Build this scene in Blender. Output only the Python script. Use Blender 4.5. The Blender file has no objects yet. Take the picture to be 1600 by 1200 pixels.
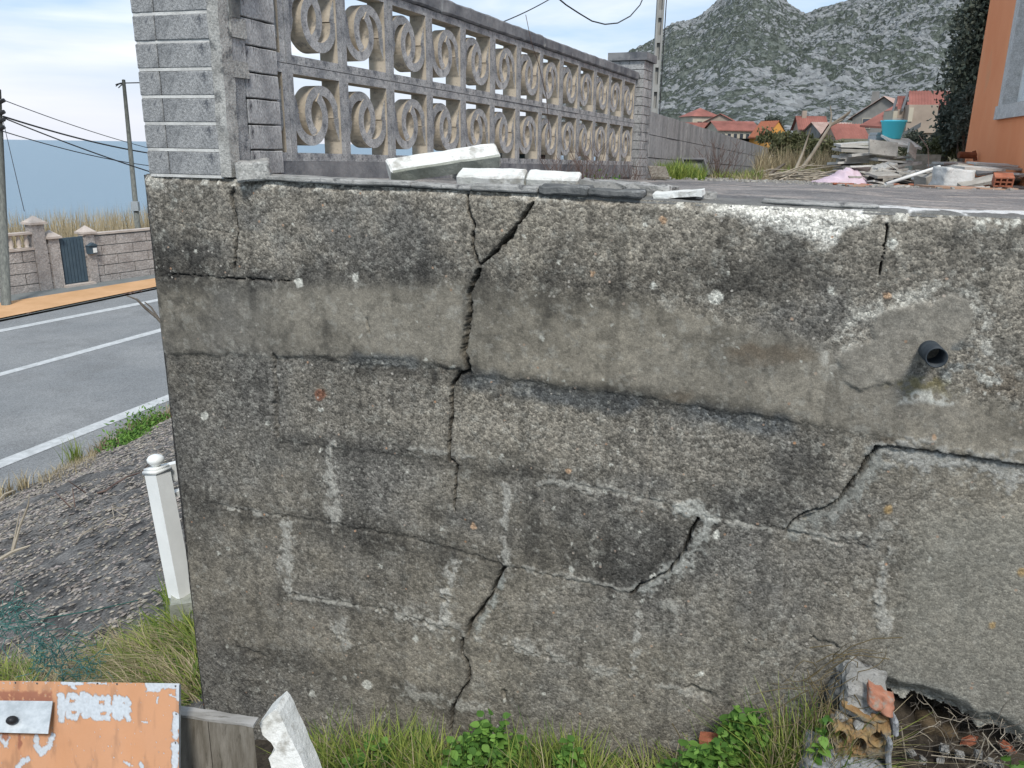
import bpy, bmesh, math, random
import numpy as np
from mathutils import Vector, Matrix, noise as mnoise
rnd = random.Random(7)
rg = np.random.default_rng(11)
scn = bpy.context.scene
COL = scn.collection

# ------------------------------------------------------------------ camera
F_PX, PITCH, ROLL, EYE = 1265.0, math.radians(16.4), math.radians(0.8), 1.70
Fv = np.array([0, math.cos(PITCH), -math.sin(PITCH)])
_R = np.array([1., 0, 0]); _U = np.cross(_R, Fv)
Rv = math.cos(ROLL)*_R + math.sin(ROLL)*_U
Uv = -math.sin(ROLL)*_R + math.cos(ROLL)*_U
EYEP = np.array([0, 0, EYE])
cd = bpy.data.cameras.new('camera'); cam = bpy.data.objects.new('camera', cd); COL.objects.link(cam)
cd.sensor_fit = 'HORIZONTAL'; cd.sensor_width = 36; cd.lens = F_PX/1600*36
cd.clip_start = 0.05; cd.clip_end = 30000
M = Matrix(((Rv[0], Uv[0], -Fv[0], 0), (Rv[1], Uv[1], -Fv[1], 0), (Rv[2], Uv[2], -Fv[2], EYE), (0, 0, 0, 1)))
cam.matrix_world = M
scn.camera = cam

# ------------------------------------------------------------------ light
SUN_DIR = Vector((0.06, -0.66, 0.78)).normalized()      # towards the sun
sun_el = math.asin(SUN_DIR.z); sun_az = math.atan2(SUN_DIR.x, SUN_DIR.y)
sl = bpy.data.lights.new('sun', 'SUN'); so = bpy.data.objects.new('sun', sl); COL.objects.link(so)
sl.energy = 2.5; sl.angle = math.radians(12); sl.color = (1.0, 0.965, 0.91)
so.rotation_euler = (-SUN_DIR).to_track_quat('-Z', 'Y').to_euler()
w = bpy.data.worlds.new('World'); scn.world = w; w.use_nodes = True
nt = w.node_tree; N = nt.nodes; L = nt.links; N.clear()
out = N.new('ShaderNodeOutputWorld'); bg = N.new('ShaderNodeBackground'); L.new(bg.outputs[0], out.inputs[0])
sky = N.new('ShaderNodeTexSky'); sky.sky_type = 'NISHITA'; sky.sun_disc = False
sky.sun_elevation = sun_el; sky.sun_rotation = sun_az; sky.air_density = 1.0; sky.dust_density = 1.2; sky.ozone_density = 1.5
tc = N.new('ShaderNodeTexCoord')
mp = N.new('ShaderNodeMapping'); mp.inputs['Scale'].default_value = (1.3, 1.3, 8.0); mp.inputs['Location'].default_value = (0.35, 0.1, 0.2); L.new(tc.outputs['Generated'], mp.inputs['Vector'])
n1 = N.new('ShaderNodeTexNoise'); n1.inputs['Scale'].default_value = 1.7; n1.inputs['Detail'].default_value = 7; n1.inputs['Roughness'].default_value = 0.52
n1.inputs['Distortion'].default_value = 0.35; L.new(mp.outputs[0], n1.inputs['Vector'])
cr = N.new('ShaderNodeValToRGB'); cr.color_ramp.elements[0].position = 0.45; cr.color_ramp.elements[1].position = 0.69
cr.color_ramp.elements[0].color = (0.12,)*3+(1,); cr.color_ramp.elements[1].color = (0.97,)*3+(1,)
L.new(n1.outputs['Fac'], cr.inputs[0])
# cloud brightness variation
n2 = N.new('ShaderNodeTexNoise'); n2.inputs['Scale'].default_value = 3.1; n2.inputs['Detail'].default_value = 5; L.new(mp.outputs[0], n2.inputs['Vector'])
cc = N.new('ShaderNodeValToRGB'); cc.color_ramp.elements[0].position = 0.35; cc.color_ramp.elements[1].position = 0.65
cc.color_ramp.elements[0].color = (7.1, 7.7, 8.7, 1); cc.color_ramp.elements[1].color = (9.9, 10.0, 10.2, 1)
L.new(n2.outputs['Fac'], cc.inputs[0])
# high thin veil lightens the blue everywhere
veil = N.new('ShaderNodeMixRGB'); veil.inputs[0].default_value = 0.60; L.new(sky.outputs[0], veil.inputs[1]); veil.inputs[2].default_value = (4.6, 6.6, 9.2, 1)
mx = N.new('ShaderNodeMixRGB'); L.new(cr.outputs[0], mx.inputs[0]); L.new(veil.outputs[0], mx.inputs[1]); L.new(cc.outputs[0], mx.inputs[2])
# pale band of sea haze low over the horizon, the same all the way round
sx = N.new('ShaderNodeSeparateXYZ'); L.new(tc.outputs['Generated'], sx.inputs[0])
hzr = N.new('ShaderNodeMapRange'); hzr.interpolation_type = 'SMOOTHSTEP'; L.new(sx.outputs['Z'], hzr.inputs[0]); hzr.inputs[1].default_value = 0.0; hzr.inputs[2].default_value = 0.13; hzr.inputs[3].default_value = 0.85; hzr.inputs[4].default_value = 0.0
hb_ = N.new('ShaderNodeMixRGB'); L.new(hzr.outputs[0], hb_.inputs[0]); L.new(mx.outputs[0], hb_.inputs[1]); hb_.inputs[2].default_value = (7.6, 7.7, 8.3, 1)
L.new(hb_.outputs[0], bg.inputs[0]); bg.inputs[1].default_value = 0.10
scn.view_settings.view_transform = 'Standard'; scn.view_settings.look = 'None'
scn.view_settings.exposure = 0.30; scn.view_settings.gamma = 1; scn.view_settings.use_curve_mapping = False
scn.render.engine = 'CYCLES'

# ------------------------------------------------------------------ pixel helpers
def ray(x, y): return Fv + Rv*(x-800)/F_PX + Uv*(600-y)/F_PX
def at(x, y, depth): return EYEP + ray(x, y)*depth
def on_z(x, y, zrel):
    d = ray(x, y); return EYEP + d*(zrel/d[2])
AW = math.radians(17.85); WD = 1.70
Wn = np.array([math.sin(AW), math.cos(AW), 0]); Wt = np.array([math.cos(AW), -math.sin(AW), 0])
def wp(s, d, z): return Wn*(WD+d) + Wt*s + np.array([0, 0, EYE+z])     # wall frame: along, behind, relative height
def wsz(x, y, d=0.0):
    r = ray(x, y); P = r*(WD+d)/(r@Wn); return float(P@Wt), float(P[2])
def ztop(s): return -0.1035-0.017*(s+0.3)
TM = 0.028
def zterr(s, d): return ztop(np.minimum(s, 0.6)) - TM*d
def on_terr(x, y):       # pixel ray onto the terrace plane
    r = ray(x, y); rs, rn = float(r@Wt), float(r@Wn)
    # k*r.z = a - .017*k*rs - TM*(k*rn-WD)
    a = -0.1035-0.017*0.3+TM*WD
    k = a/(r[2]+0.017*rs+TM*rn); return EYEP+r*k, k

# ------------------------------------------------------------------ numpy noise
def _h(ix, iy, iz, seed):
    h = (ix*374761393 + iy*668265263 + iz*2147483647 + seed*1274126177) & 0xFFFFFFFF
    h = ((h ^ (h >> 13)) * 1274126177) & 0xFFFFFFFF
    h = (h ^ (h >> 16)); return (h & 0xFFFF)/65535.0
def vn(x, y, seed=0):
    x = np.asarray(x, float); y = np.asarray(y, float)
    ix = np.floor(x).astype(np.int64); iy = np.floor(y).astype(np.int64); fx = x-ix; fy = y-iy
    fx = fx*fx*(3-2*fx); fy = fy*fy*(3-2*fy)
    a = _h(ix, iy, 0, seed); b = _h(ix+1, iy, 0, seed); c = _h(ix, iy+1, 0, seed); d = _h(ix+1, iy+1, 0, seed)
    return (a*(1-fx)+b*fx)*(1-fy)+(c*(1-fx)+d*fx)*fy
def fbm(x, y, seed=0, oct=4, gain=0.5):
    t = 0; a = 1; n = 0
    for o in range(oct):
        t = t + a*vn(x*2**o+13.7*o, y*2**o-7.1*o, seed+o*17); n += a; a *= gain
    return t/n
def sstep(a, b, x):
    t = np.clip((x-a)/(b-a), 0, 1); return t*t*(3-2*t)
def seg_dist(X, Y, pts):
    best = np.full(X.shape, 1e9)
    for (x0, y0), (x1, y1) in zip(pts[:-1], pts[1:]):
        dx, dy = x1-x0, y1-y0; l2 = dx*dx+dy*dy+1e-12
        t = np.clip(((X-x0)*dx+(Y-y0)*dy)/l2, 0, 1)
        best = np.minimum(best, np.hypot(X-x0-t*dx, Y-y0-t*dy))
    return best

# ------------------------------------------------------------------ object helpers
def link(o, parent=None):
    COL.objects.link(o)
    if parent is not None: o.parent = parent
    return o
def tag(o, label=None, cat=None, group=None, kind=None):
    if label: o['label'] = label
    if cat: o['category'] = cat
    if group: o['group'] = group
    if kind: o['kind'] = kind
    return o
def empty(name, loc, label=None, cat=None, group=None, rz=0):
    o = bpy.data.objects.new(name, None); o.empty_display_size = 0.1; o.location = tuple(loc); o.rotation_euler = (0, 0, rz)
    link(o); return tag(o, label, cat, group)
def setp(o, parent):
    """parent while keeping world coordinates of mesh vertices (vertices given in world space)"""
    o.parent = parent
    return o
def mesh_np(name, V, Fq, mats, parent=None, smooth=True, mi=None):
    """V (n,3) world coordinates; Fq (m,k). If parent: stored relative to the parent's location (unrotated)."""
    V = np.asarray(V, float); Fq = np.asarray(Fq, np.int64)
    if parent is not None:
        V = V - np.array(parent_origin(parent))
    me = bpy.data.meshes.new(name); k = Fq.shape[1]
    me.vertices.add(len(V)); me.vertices.foreach_set('co', V.astype(np.float32).ravel())
    me.loops.add(Fq.size); me.loops.foreach_set('vertex_index', Fq.astype(np.int32).ravel())
    me.polygons.add(len(Fq)); me.polygons.foreach_set('loop_start', np.arange(0, Fq.size, k, dtype=np.int32))
    me.polygons.foreach_set('use_smooth', np.full(len(Fq), smooth))
    if mi is not None: me.polygons.foreach_set('material_index', np.asarray(mi, np.int32))
    me.update(calc_edges=True)
    for m_ in (mats if isinstance(mats, (list, tuple)) else [mats]): me.materials.append(m_)
    return link(bpy.data.objects.new(name, me), parent)
def parent_origin(p):
    v = Vector((0, 0, 0))
    while p is not None: v = v + p.location; p = p.parent
    return v
def mesh_py(name, verts, faces, mats, parent=None, smooth=False, mi=None):
    o = Vector((0, 0, 0)) if parent is None else parent_origin(parent)
    me = bpy.data.meshes.new(name); me.from_pydata([tuple(Vector([float(c) for c in v])-o) for v in verts], [], faces)
    for m_ in (mats if isinstance(mats, (list, tuple)) else [mats]): me.materials.append(m_)
    if smooth: me.polygons.foreach_set('use_smooth', [True]*len(me.polygons))
    if mi is not None: me.polygons.foreach_set('material_index', mi)
    me.update(); return link(bpy.data.objects.new(name, me), parent)
def vcol(o, name, C):
    C = np.asarray(C, np.float32)
    if C.ndim == 1:
        a = o.data.attributes.new(name, 'FLOAT', 'POINT'); a.data.foreach_set('value', C)
    else:
        a = o.data.attributes.new(name, 'FLOAT_COLOR', 'POINT')
        a.data.foreach_set('color', np.concatenate([C, np.ones((len(C), 1), np.float32)], 1).ravel())
class MB:
    """collects shapes given in world space"""
    def __init__(s): s.v = []; s.f = []; s.m = []
    def add(s, vs, fs, m=0):
        b = len(s.v); s.v += [tuple(float(c) for c in v) for v in vs]; s.f += [tuple(i+b for i in f) for f in fs]; s.m += [m]*len(fs)
    def box(s, o, ax, ay, az, m=0):
        """corner o with edge vectors"""
        o, ax, ay, az = [np.array(q, float) for q in (o, ax, ay, az)]
        if np.dot(np.cross(ax, ay), az) < 0: ax, ay = ay, ax
        P = [o, o+ax, o+ax+ay, o+ay, o+az, o+ax+az, o+ax+ay+az, o+ay+az]
        s.add(P, [(3, 2, 1, 0), (4, 5, 6, 7), (0, 1, 5, 4), (1, 2, 6, 5), (2, 3, 7, 6), (3, 0, 4, 7)], m)
    def tube(s, pts, rads, n=6, m=0, cap=True):
        pts = [np.array(p, float) for p in pts]
        if not hasattr(rads, '__len__'): rads = [rads]*len(pts)
        rings = []; up = np.array([0.13, 0.21, 1.0])
        for i, p in enumerate(pts):
            d = pts[min(i+1, len(pts)-1)]-pts[max(i-1, 0)]; d = d/(np.linalg.norm(d)+1e-9)
            a = np.cross(d, up)
            if np.linalg.norm(a) < 0.05: a = np.cross(d, np.array([1., 0, 0]))
            a /= np.linalg.norm(a); b = np.cross(d, a)
            rings.append([p+(a*math.cos(2*math.pi*k/n)+b*math.sin(2*math.pi*k/n))*rads[i] for k in range(n)])
        vs = [q for r in rings for q in r]; fs = []
        for i in range(len(pts)-1):
            for k in range(n): fs.append((i*n+k, i*n+(k+1) % n, (i+1)*n+(k+1) % n, (i+1)*n+k))
        if cap: fs.append(tuple(range(n))); fs.append(tuple((len(pts)-1)*n+k for k in range(n))[::-1])
        s.add(vs, fs, m)
    def build(s, name, mats, parent=None, smooth=False):
        return mesh_py(name, s.v, s.f, mats, parent, smooth, s.m)
def rough_block(size, cuts=4, amp=0.01, freq=8, seed=0, chip=0.0):
    """an irregular block centred on the origin: list of verts, faces"""
    bm = bmesh.new(); bmesh.ops.create_cube(bm, size=1)
    sx, sy, sz = size
    L_ = max(size)
    for v in bm.verts: v.co = Vector((v.co.x*sx, v.co.y*sy, v.co.z*sz))
    if chip > 0: bmesh.ops.bevel(bm, geom=bm.edges[:], offset=chip, segments=1, affect='EDGES')
    for _ in range(cuts):
        es = [e for e in bm.edges if e.calc_length() > L_/(cuts+1.5)]
        if es: bmesh.ops.subdivide_edges(bm, edges=es, cuts=1, use_grid_fill=True)
    off = Vector((seed*3.17, seed*1.31, seed*0.77))
    for v in bm.verts:
        d = mnoise.noise_vector(v.co*freq+off)*amp + mnoise.noise_vector(v.co*freq*3.1+off)*amp*0.4
        v.co += d
    bmesh.ops.triangulate(bm, faces=[f for f in bm.faces if len(f.verts) > 4])
    bm.verts.ensure_lookup_table(); bm.normal_update()
    vs = [v.co.copy() for v in bm.verts]; fs = [tuple(v.index for v in f.verts) for f in bm.faces]
    bm.free(); return vs, fs
def place_block(name, size, loc, rot, mat, parent=None, label=None, cat=None, group=None, cuts=3, amp=0.006, freq=8, seed=0, chip=0.0, smooth=False):
    vs, fs = rough_block(size, cuts, amp, freq, seed, chip)
    me = bpy.data.meshes.new(name); me.from_pydata(vs, [], fs)
    for m_ in (mat if isinstance(mat, (list, tuple)) else [mat]): me.materials.append(m_)
    if smooth: me.polygons.foreach_set('use_smooth', [True]*len(me.polygons))
    o = link(bpy.data.objects.new(name, me), parent)
    loc = Vector([float(c) for c in loc]); 
    if parent is not None: loc = loc - parent_origin(parent)
    o.location = loc
    if isinstance(rot, Matrix): o.rotation_euler = rot.to_euler()
    else: o.rotation_euler = rot
    return tag(o, label, cat, group)
def basis(x, z_hint=(0, 0, 1)):
    x = Vector([float(c) for c in x]).normalized(); z = Vector(z_hint); y = z.cross(x).normalized(); z = x.cross(y)
    return Matrix((x, y, z)).transposed()

# ------------------------------------------------------------------ materials
def mat(name, c1, c2=None, scale=6.0, rough=0.85, bump=0.3, bscale=None, detail=6, c3=None, c3scale=20.0, c3pos=(0.6, 0.7),
        spec=0.3, metal=0.0, stretch=None, bdist=0.01, attr=None, speck=None, contrast=(0.35, 0.65)):
    m = bpy.data.materials.new(name); m.use_nodes = True; nt = m.node_tree; N = nt.nodes; L = nt.links
    b = N['Principled BSDF']; b.inputs['Roughness'].default_value = rough; b.inputs['Metallic'].default_value = metal
    b.inputs['Specular IOR Level'].default_value = spec
    tc = N.new('ShaderNodeTexCoord'); vec = tc.outputs['Object']
    if stretch:
        mp = N.new('ShaderNodeMapping'); mp.inputs['Scale'].default_value = stretch; L.new(vec, mp.inputs[0]); vec = mp.outputs[0]
    n = N.new('ShaderNodeTexNoise'); n.inputs['Scale'].default_value = scale; n.inputs['Detail'].default_value = detail; n.inputs['Roughness'].default_value = 0.62; L.new(vec, n.inputs['Vector'])
    r = N.new('ShaderNodeValToRGB'); r.color_ramp.elements[0].position = contrast[0]; r.color_ramp.elements[1].position = contrast[1]
    r.color_ramp.elements[0].color = (*c1, 1); r.color_ramp.elements[1].color = (*(c2 or c1), 1); L.new(n.outputs['Fac'], r.inputs[0])
    col = r.outputs[0]
    if c3:
        n3 = N.new('ShaderNodeTexNoise'); n3.inputs['Scale'].default_value = c3scale; n3.inputs['Detail'].default_value = 7; n3.inputs['Roughness'].default_value = 0.65; L.new(vec, n3.inputs['Vector'])
        r3 = N.new('ShaderNodeValToRGB'); r3.color_ramp.elements[0].position = c3pos[0]; r3.color_ramp.elements[1].position = c3pos[1]
        L.new(n3.outputs['Fac'], r3.inputs[0])
        mx = N.new('ShaderNodeMixRGB'); L.new(r3.outputs[0], mx.inputs[0]); L.new(col, mx.inputs[1]); mx.inputs[2].default_value = (*c3, 1); col = mx.outputs[0]
    if speck:
        v = N.new('ShaderNodeTexVoronoi'); v.inputs['Scale'].default_value = speck[0]; L.new(vec, v.inputs['Vector'])
        sp = N.new('ShaderNodeSeparateColor'); L.new(v.outputs['Color'], sp.inputs[0])
        mr = N.new('ShaderNodeMapRange'); mr.inputs[3].default_value = 1-speck[1]; mr.inputs[4].default_value = 1+speck[1]; L.new(sp.outputs[0], mr.inputs[0])
        mm = N.new('ShaderNodeMixRGB'); mm.blend_type = 'MULTIPLY'; mm.inputs[0].default_value = 1; L.new(col, mm.inputs[1]); L.new(mr.outputs[0], mm.inputs[2]); col = mm.outputs[0]
    if attr:
        a = N.new('ShaderNodeAttribute'); a.attribute_name = attr
        mm = N.new('ShaderNodeMixRGB'); mm.blend_type = 'MULTIPLY'; mm.inputs[0].default_value = 1; L.new(col, mm.inputs[1]); L.new(a.outputs['Color'], mm.inputs[2]); col = mm.outputs[0]
    L.new(col, b.inputs['Base Color'])
    if bump:
        nb = N.new('ShaderNodeTexNoise'); nb.inputs['Scale'].default_value = bscale or scale*6; nb.inputs['Detail'].default_value = 6; nb.inputs['Roughness'].default_value = 0.7; L.new(vec, nb.inputs['Vector'])
        bp = N.new('ShaderNodeBump'); bp.inputs['Strength'].default_value = bump; bp.inputs['Distance'].default_value = bdist
        L.new(nb.outputs['Fac'], bp.inputs['Height']); L.new(bp.outputs[0], b.inputs['Normal'])
    return m
def leaf_mat(name, c1, c2, rough=0.6, trans=0.25):
    """leaf / blade colour varied by the per-leaf 'tint' attribute"""
    m = bpy.data.materials.new(name); m.use_nodes = True; nt = m.node_tree; N = nt.nodes; L = nt.links
    b = N['Principled BSDF']; b.inputs['Roughness'].default_value = rough; b.inputs['Specular IOR Level'].default_value = 0.25
    a = N.new('ShaderNodeAttribute'); a.attribute_name = 'tint'
    r = N.new('ShaderNodeValToRGB'); r.color_ramp.elements[0].color = (*c1, 1); r.color_ramp.elements[1].color = (*c2, 1); L.new(a.outputs['Fac'], r.inputs[0])
    L.new(r.outputs[0], b.inputs['Base Color'])
    t = N.new('ShaderNodeBsdfTranslucent'); L.new(r.outputs[0], t.inputs[0])
    ms = N.new('ShaderNodeMixShader'); ms.inputs[0].default_value = trans; L.new(b.outputs[0], ms.inputs[1]); L.new(t.outputs[0], ms.inputs[2])
    L.new(ms.outputs[0], N['Material Output'].inputs[0]); return m

def wall_mat():
    m = bpy.data.materials.new('rendered_concrete_block'); m.use_nodes = True; nt = m.node_tree; N = nt.nodes; L = nt.links
    b = N['Principled BSDF']; b.inputs['Roughness'].default_value = 0.92; b.inputs['Specular IOR Level'].default_value = 0.2
    tc = N.new('ShaderNodeTexCoord'); V = tc.outputs['Object']
    a = N.new('ShaderNodeAttribute'); a.attribute_name = 'stain'
    sm = N.new('ShaderNodeAttribute'); sm.attribute_name = 'smoothness'
    inv = N.new('ShaderNodeMath'); inv.operation = 'SUBTRACT'; inv.inputs[0].default_value = 1.0; L.new(sm.outputs['Fac'], inv.inputs[1])
    def voro(s, feat='F1', rn=1.0):
        v = N.new('ShaderNodeTexVoronoi'); v.inputs['Scale'].default_value = s; v.feature = feat; v.inputs['Randomness'].default_value = rn; L.new(V, v.inputs['Vector']); return v
    def noise(s, d=4, r=0.6):
        v = N.new('ShaderNodeTexNoise'); v.inputs['Scale'].default_value = s; v.inputs['Detail'].default_value = d; v.inputs['Roughness'].default_value = r; L.new(V, v.inputs['Vector']); return v
    def math_(op, x, y):
        q = N.new('ShaderNodeMath'); q.operation = op
        for i, z in enumerate((x, y)):
            if isinstance(z, (int, float)): q.inputs[i].default_value = z
            else: L.new(z, q.inputs[i])
        return q.outputs[0]
    def rng(x, a0, a1, b0, b1):
        q = N.new('ShaderNodeMapRange'); L.new(x, q.inputs[0])
        for i, z in enumerate((a0, a1, b0, b1)):
            if isinstance(z, (int, float)): q.inputs[i+1].default_value = z
            else: L.new(z, q.inputs[i+1])
        return q.outputs[0]
    v1 = voro(170); v2 = voro(330)
    s1 = N.new('ShaderNodeSeparateColor'); L.new(v1.outputs['Color'], s1.inputs[0])
    s2 = N.new('ShaderNodeSeparateColor'); L.new(v2.outputs['Color'], s2.inputs[0])
    # grain brightness from individual pebbles
    g1 = rng(s1.outputs[0], 0, 1, 0.55, 1.45); g2 = rng(s2.outputs[1], 0, 1, 0.7, 1.3)
    grain = math_('MULTIPLY', g1, g2)
    fn = noise(420, 3, 0.7); fine = rng(fn.outputs['Fac'], 0.3, 0.7, 0.72, 1.28)
    mixg = N.new('ShaderNodeMix'); mixg.data_type = 'FLOAT'; L.new(inv.outputs[0], mixg.inputs[0]); mixg.inputs[2].default_value = 1.0; L.new(grain, mixg.inputs[3])
    allg = math_('MULTIPLY', mixg.outputs[0], fine)
    mul = N.new('ShaderNodeVectorMath'); mul.operation = 'SCALE'; L.new(a.outputs['Color'], mul.inputs[0]); L.new(allg, mul.inputs['Scale'])
    col = mul.outputs[0]
    # a few pale, pinkish and orange pebbles
    vp = voro(95); sp = N.new('ShaderNodeSeparateColor'); L.new(vp.outputs['Color'], sp.inputs[0])
    sel = rng(sp.outputs[0], 0.955, 0.965, 0, 1); near = rng(vp.outputs['Distance'], 0.22, 0.36, 1, 0)
    k = math_('MULTIPLY', math_('MULTIPLY', sel, near), rng(inv.outputs[0], 0, 1, 0.25, 0.8))
    pc = N.new('ShaderNodeValToRGB'); pc.color_ramp.elements[0].color = (0.42, 0.39, 0.34, 1); pc.color_ramp.elements[1].color = (0.40, 0.22, 0.12, 1)
    pc.color_ramp.elements[0].position = 0.6; pc.color_ramp.elements[1].position = 0.97; L.new(sp.outputs[1], pc.inputs[0])
    mx = N.new('ShaderNodeMixRGB'); L.new(k, mx.inputs[0]); L.new(col, mx.inputs[1]); L.new(pc.outputs[0], mx.inputs[2]); col = mx.outputs[0]
    # lichen crust: irregular pale freckles
    ln = noise(36, 8, 0.75); lf = rng(ln.outputs['Fac'], 0.66, 0.76, 0, 0.55)
    ml = N.new('ShaderNodeMixRGB'); L.new(lf, ml.inputs[0]); L.new(col, ml.inputs[1]); ml.inputs[2].default_value = (0.36, 0.36, 0.33, 1); col = ml.outputs[0]
    dn = noise(48, 8, 0.78); df = rng(dn.outputs['Fac'], 0.54, 0.74, 0, 0.5)
    md = N.new('ShaderNodeMixRGB'); L.new(df, md.inputs[0]); L.new(col, md.inputs[1]); md.inputs[2].default_value = (0.055, 0.053, 0.048, 1); col = md.outputs[0]
    L.new(col, b.inputs['Base Color'])
    h1 = rng(v1.outputs['Distance'], 0, 0.7, 1, 0); h2 = rng(v2.outputs['Distance'], 0, 0.7, 0.4, 0)
    hh = math_('MULTIPLY', math_('ADD', h1, h2), inv.outputs[0])
    hh = math_('ADD', hh, math_('MULTIPLY', fn.outputs['Fac'], 0.5))
    bp = N.new('ShaderNodeBump'); bp.inputs['Strength'].default_value = 0.8; bp.inputs['Distance'].default_value = 0.0016
    L.new(hh, bp.inputs['Height']); L.new(bp.outputs[0], b.inputs['Normal'])
    return m
MW = wall_mat()
M_ = {}
M_['asphalt'] = mat('asphalt', (0.19, 0.197, 0.197), (0.25, 0.253, 0.247), 0.5, 0.9, 0.5, 60, speck=(75, 0.28), bdist=0.02, c3=(0.17, 0.172, 0.168), c3scale=0.8, c3pos=(0.50, 0.70))
M_['terrace'] = mat('terrace_asphalt', (0.105, 0.105, 0.105), (0.25, 0.235, 0.22), 1.3, 0.9, 0.6, 90, speck=(140, 0.35), c3=(0.34, 0.30, 0.265), c3scale=3.5, c3pos=(0.50, 0.66), stretch=(1, 1, 1))
M_['orange_path'] = mat('ochre_path', (0.50, 0.29, 0.14), (0.60, 0.36, 0.19), 1.5, 0.9, 0.2, 40)
M_['kerbgrey'] = mat('kerb_concrete', (0.15, 0.165, 0.16), (0.20, 0.21, 0.205), 2, 0.9, 0.2, 40)
M_['line'] = mat('road_paint', (0.38, 0.39, 0.38), (0.54, 0.55, 0.54), 9, 0.8, 0.1, 60, c3=(0.2, 0.2, 0.2), c3scale=14, c3pos=(0.62, 0.72))
M_['soil'] = mat('soil', (0.03, 0.024, 0.018), (0.085, 0.068, 0.048), 9, 0.95, 0.8, 60, speck=(60, 0.35), bdist=0.02)
M_['shot'] = mat('weathered_concrete_slope', (0.085, 0.082, 0.077), (0.22, 0.21, 0.195), 3.0, 0.95, 0.9, 70, c3=(0.03, 0.029, 0.028), c3scale=7, c3pos=(0.50, 0.62), speck=(90, 0.4), bdist=0.02)
M_['pebble'] = mat('pale_pebble', (0.20, 0.18, 0.16), (0.42, 0.39, 0.35), 11, 0.85, 0.2, 90, attr='tint')
M_['pillar_brick'] = mat('grey_concrete_brick', (0.175, 0.178, 0.178), (0.33, 0.328, 0.318), 16, 0.9, 0.5, 160, speck=(420, 0.35), c3=(0.065, 0.07, 0.08), c3scale=30, c3pos=(0.55, 0.68), bdist=0.004)
M_['pillar_side'] = mat('weathered_grey_brick', (0.24, 0.24, 0.238), (0.42, 0.415, 0.40), 14, 0.9, 0.5, 160, speck=(420, 0.3), c3=(0.09, 0.09, 0.095), c3scale=45, c3pos=(0.56, 0.68), bdist=0.004, stretch=(1, 1, 0.5))
M_['mortar'] = mat('pale_mortar', (0.48, 0.47, 0.44), (0.66, 0.65, 0.61), 20, 0.95, 0.7, 150, c3=(0.22, 0.22, 0.21), c3scale=40, bdist=0.004)
M_['render'] = mat('pale_cement_render', (0.30, 0.29, 0.265), (0.46, 0.45, 0.415), 14, 0.95, 0.8, 130, c3=(0.15, 0.15, 0.145), c3scale=30, c3pos=(0.52, 0.66), speck=(300, 0.25), bdist=0.005)
M_['lattice'] = mat('weathered_cast_stone', (0.19, 0.195, 0.20), (0.42, 0.415, 0.40), 13, 0.92, 0.6, 150, speck=(350, 0.25), c3=(0.12, 0.125, 0.135), c3scale=32, c3pos=(0.52, 0.66), bdist=0.005)
M_['lattice_in'] = mat('sheltered_cast_stone', (0.34, 0.29, 0.22), (0.50, 0.43, 0.335), 15, 0.9, 0.5, 150, c3=(0.22, 0.2, 0.17), c3scale=40, c3pos=(0.54, 0.66), bdist=0.005)
M_['coping'] = mat('dark_weathered_coping', (0.09, 0.095, 0.105), (0.24, 0.24, 0.24), 12, 0.92, 0.6, 120, c3=(0.30, 0.29, 0.27), c3scale=22, c3pos=(0.64, 0.74), bdist=0.006)
M_['rear_block'] = mat('old_grey_block', (0.20, 0.198, 0.198), (0.36, 0.352, 0.345), 3, 0.95, 0.5, 60, stretch=(2, 2, 0.6), speck=(60, 0.2))
M_['whitepost'] = mat('chipped_white_limewash', (0.62, 0.62, 0.57), (0.80, 0.80, 0.76), 14, 0.85, 0.8, 90, c3=(0.40, 0.385, 0.34), c3scale=22, c3pos=(0.52, 0.66), bdist=0.005)
M_['greypost'] = mat('bare_cast_concrete', (0.26, 0.27, 0.22), (0.42, 0.43, 0.37), 12, 0.9, 0.7, 110, c3=(0.15, 0.15, 0.14), c3scale=40, c3pos=(0.6, 0.7), bdist=0.005)
M_['lumpgrey'] = mat('crumbly_mortar', (0.26, 0.255, 0.235), (0.46, 0.45, 0.42), 14, 0.95, 1.0, 120, c3=(0.09, 0.09, 0.09), c3scale=32, c3pos=(0.55, 0.65), bdist=0.008)
M_['darkcap'] = mat('lichen_dark_slab', (0.07, 0.075, 0.075), (0.20, 0.20, 0.19), 18, 0.95, 0.8, 130, c3=(0.36, 0.36, 0.34), c3scale=30, c3pos=(0.60, 0.70), bdist=0.006)
M_['white_pvc'] = mat('white_plastic', (0.72, 0.73, 0.70), (0.80, 0.81, 0.78), 8, 0.4, 0.02, 60, c3=(0.45, 0.43, 0.33), c3scale=6, c3pos=(0.66, 0.85))
M_['wood'] = mat('grey_weathered_wood', (0.10, 0.085, 0.062), (0.26, 0.235, 0.195), 5, 0.85, 0.5, 40, stretch=(9, 9, 0.9), c3=(0.05, 0.042, 0.03), c3scale=9, c3pos=(0.60, 0.70), bdist=0.004)
M_['woodtop'] = mat('silvered_wood_edge', (0.24, 0.225, 0.20), (0.40, 0.385, 0.36), 5, 0.85, 0.5, 50, stretch=(1.2, 7, 7), bdist=0.004, c3=(0.13, 0.12, 0.10), c3scale=12)
M_['galv'] = mat('galvanised_steel', (0.33, 0.36, 0.37), (0.47, 0.50, 0.51), 60, 0.42, 0.05, 90, metal=0.35, spec=0.5)
M_['black'] = mat('black_rubber', (0.012, 0.012, 0.013), (0.02, 0.02, 0.02), 8, 0.5, 0.05, 50)
M_['pipe'] = mat('dark_plastic_pipe', (0.022, 0.028, 0.034), (0.045, 0.055, 0.062), 30, 0.55, 0.1, 90, c3=(0.16, 0.16, 0.15), c3scale=25, c3pos=(0.68, 0.8))
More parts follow.
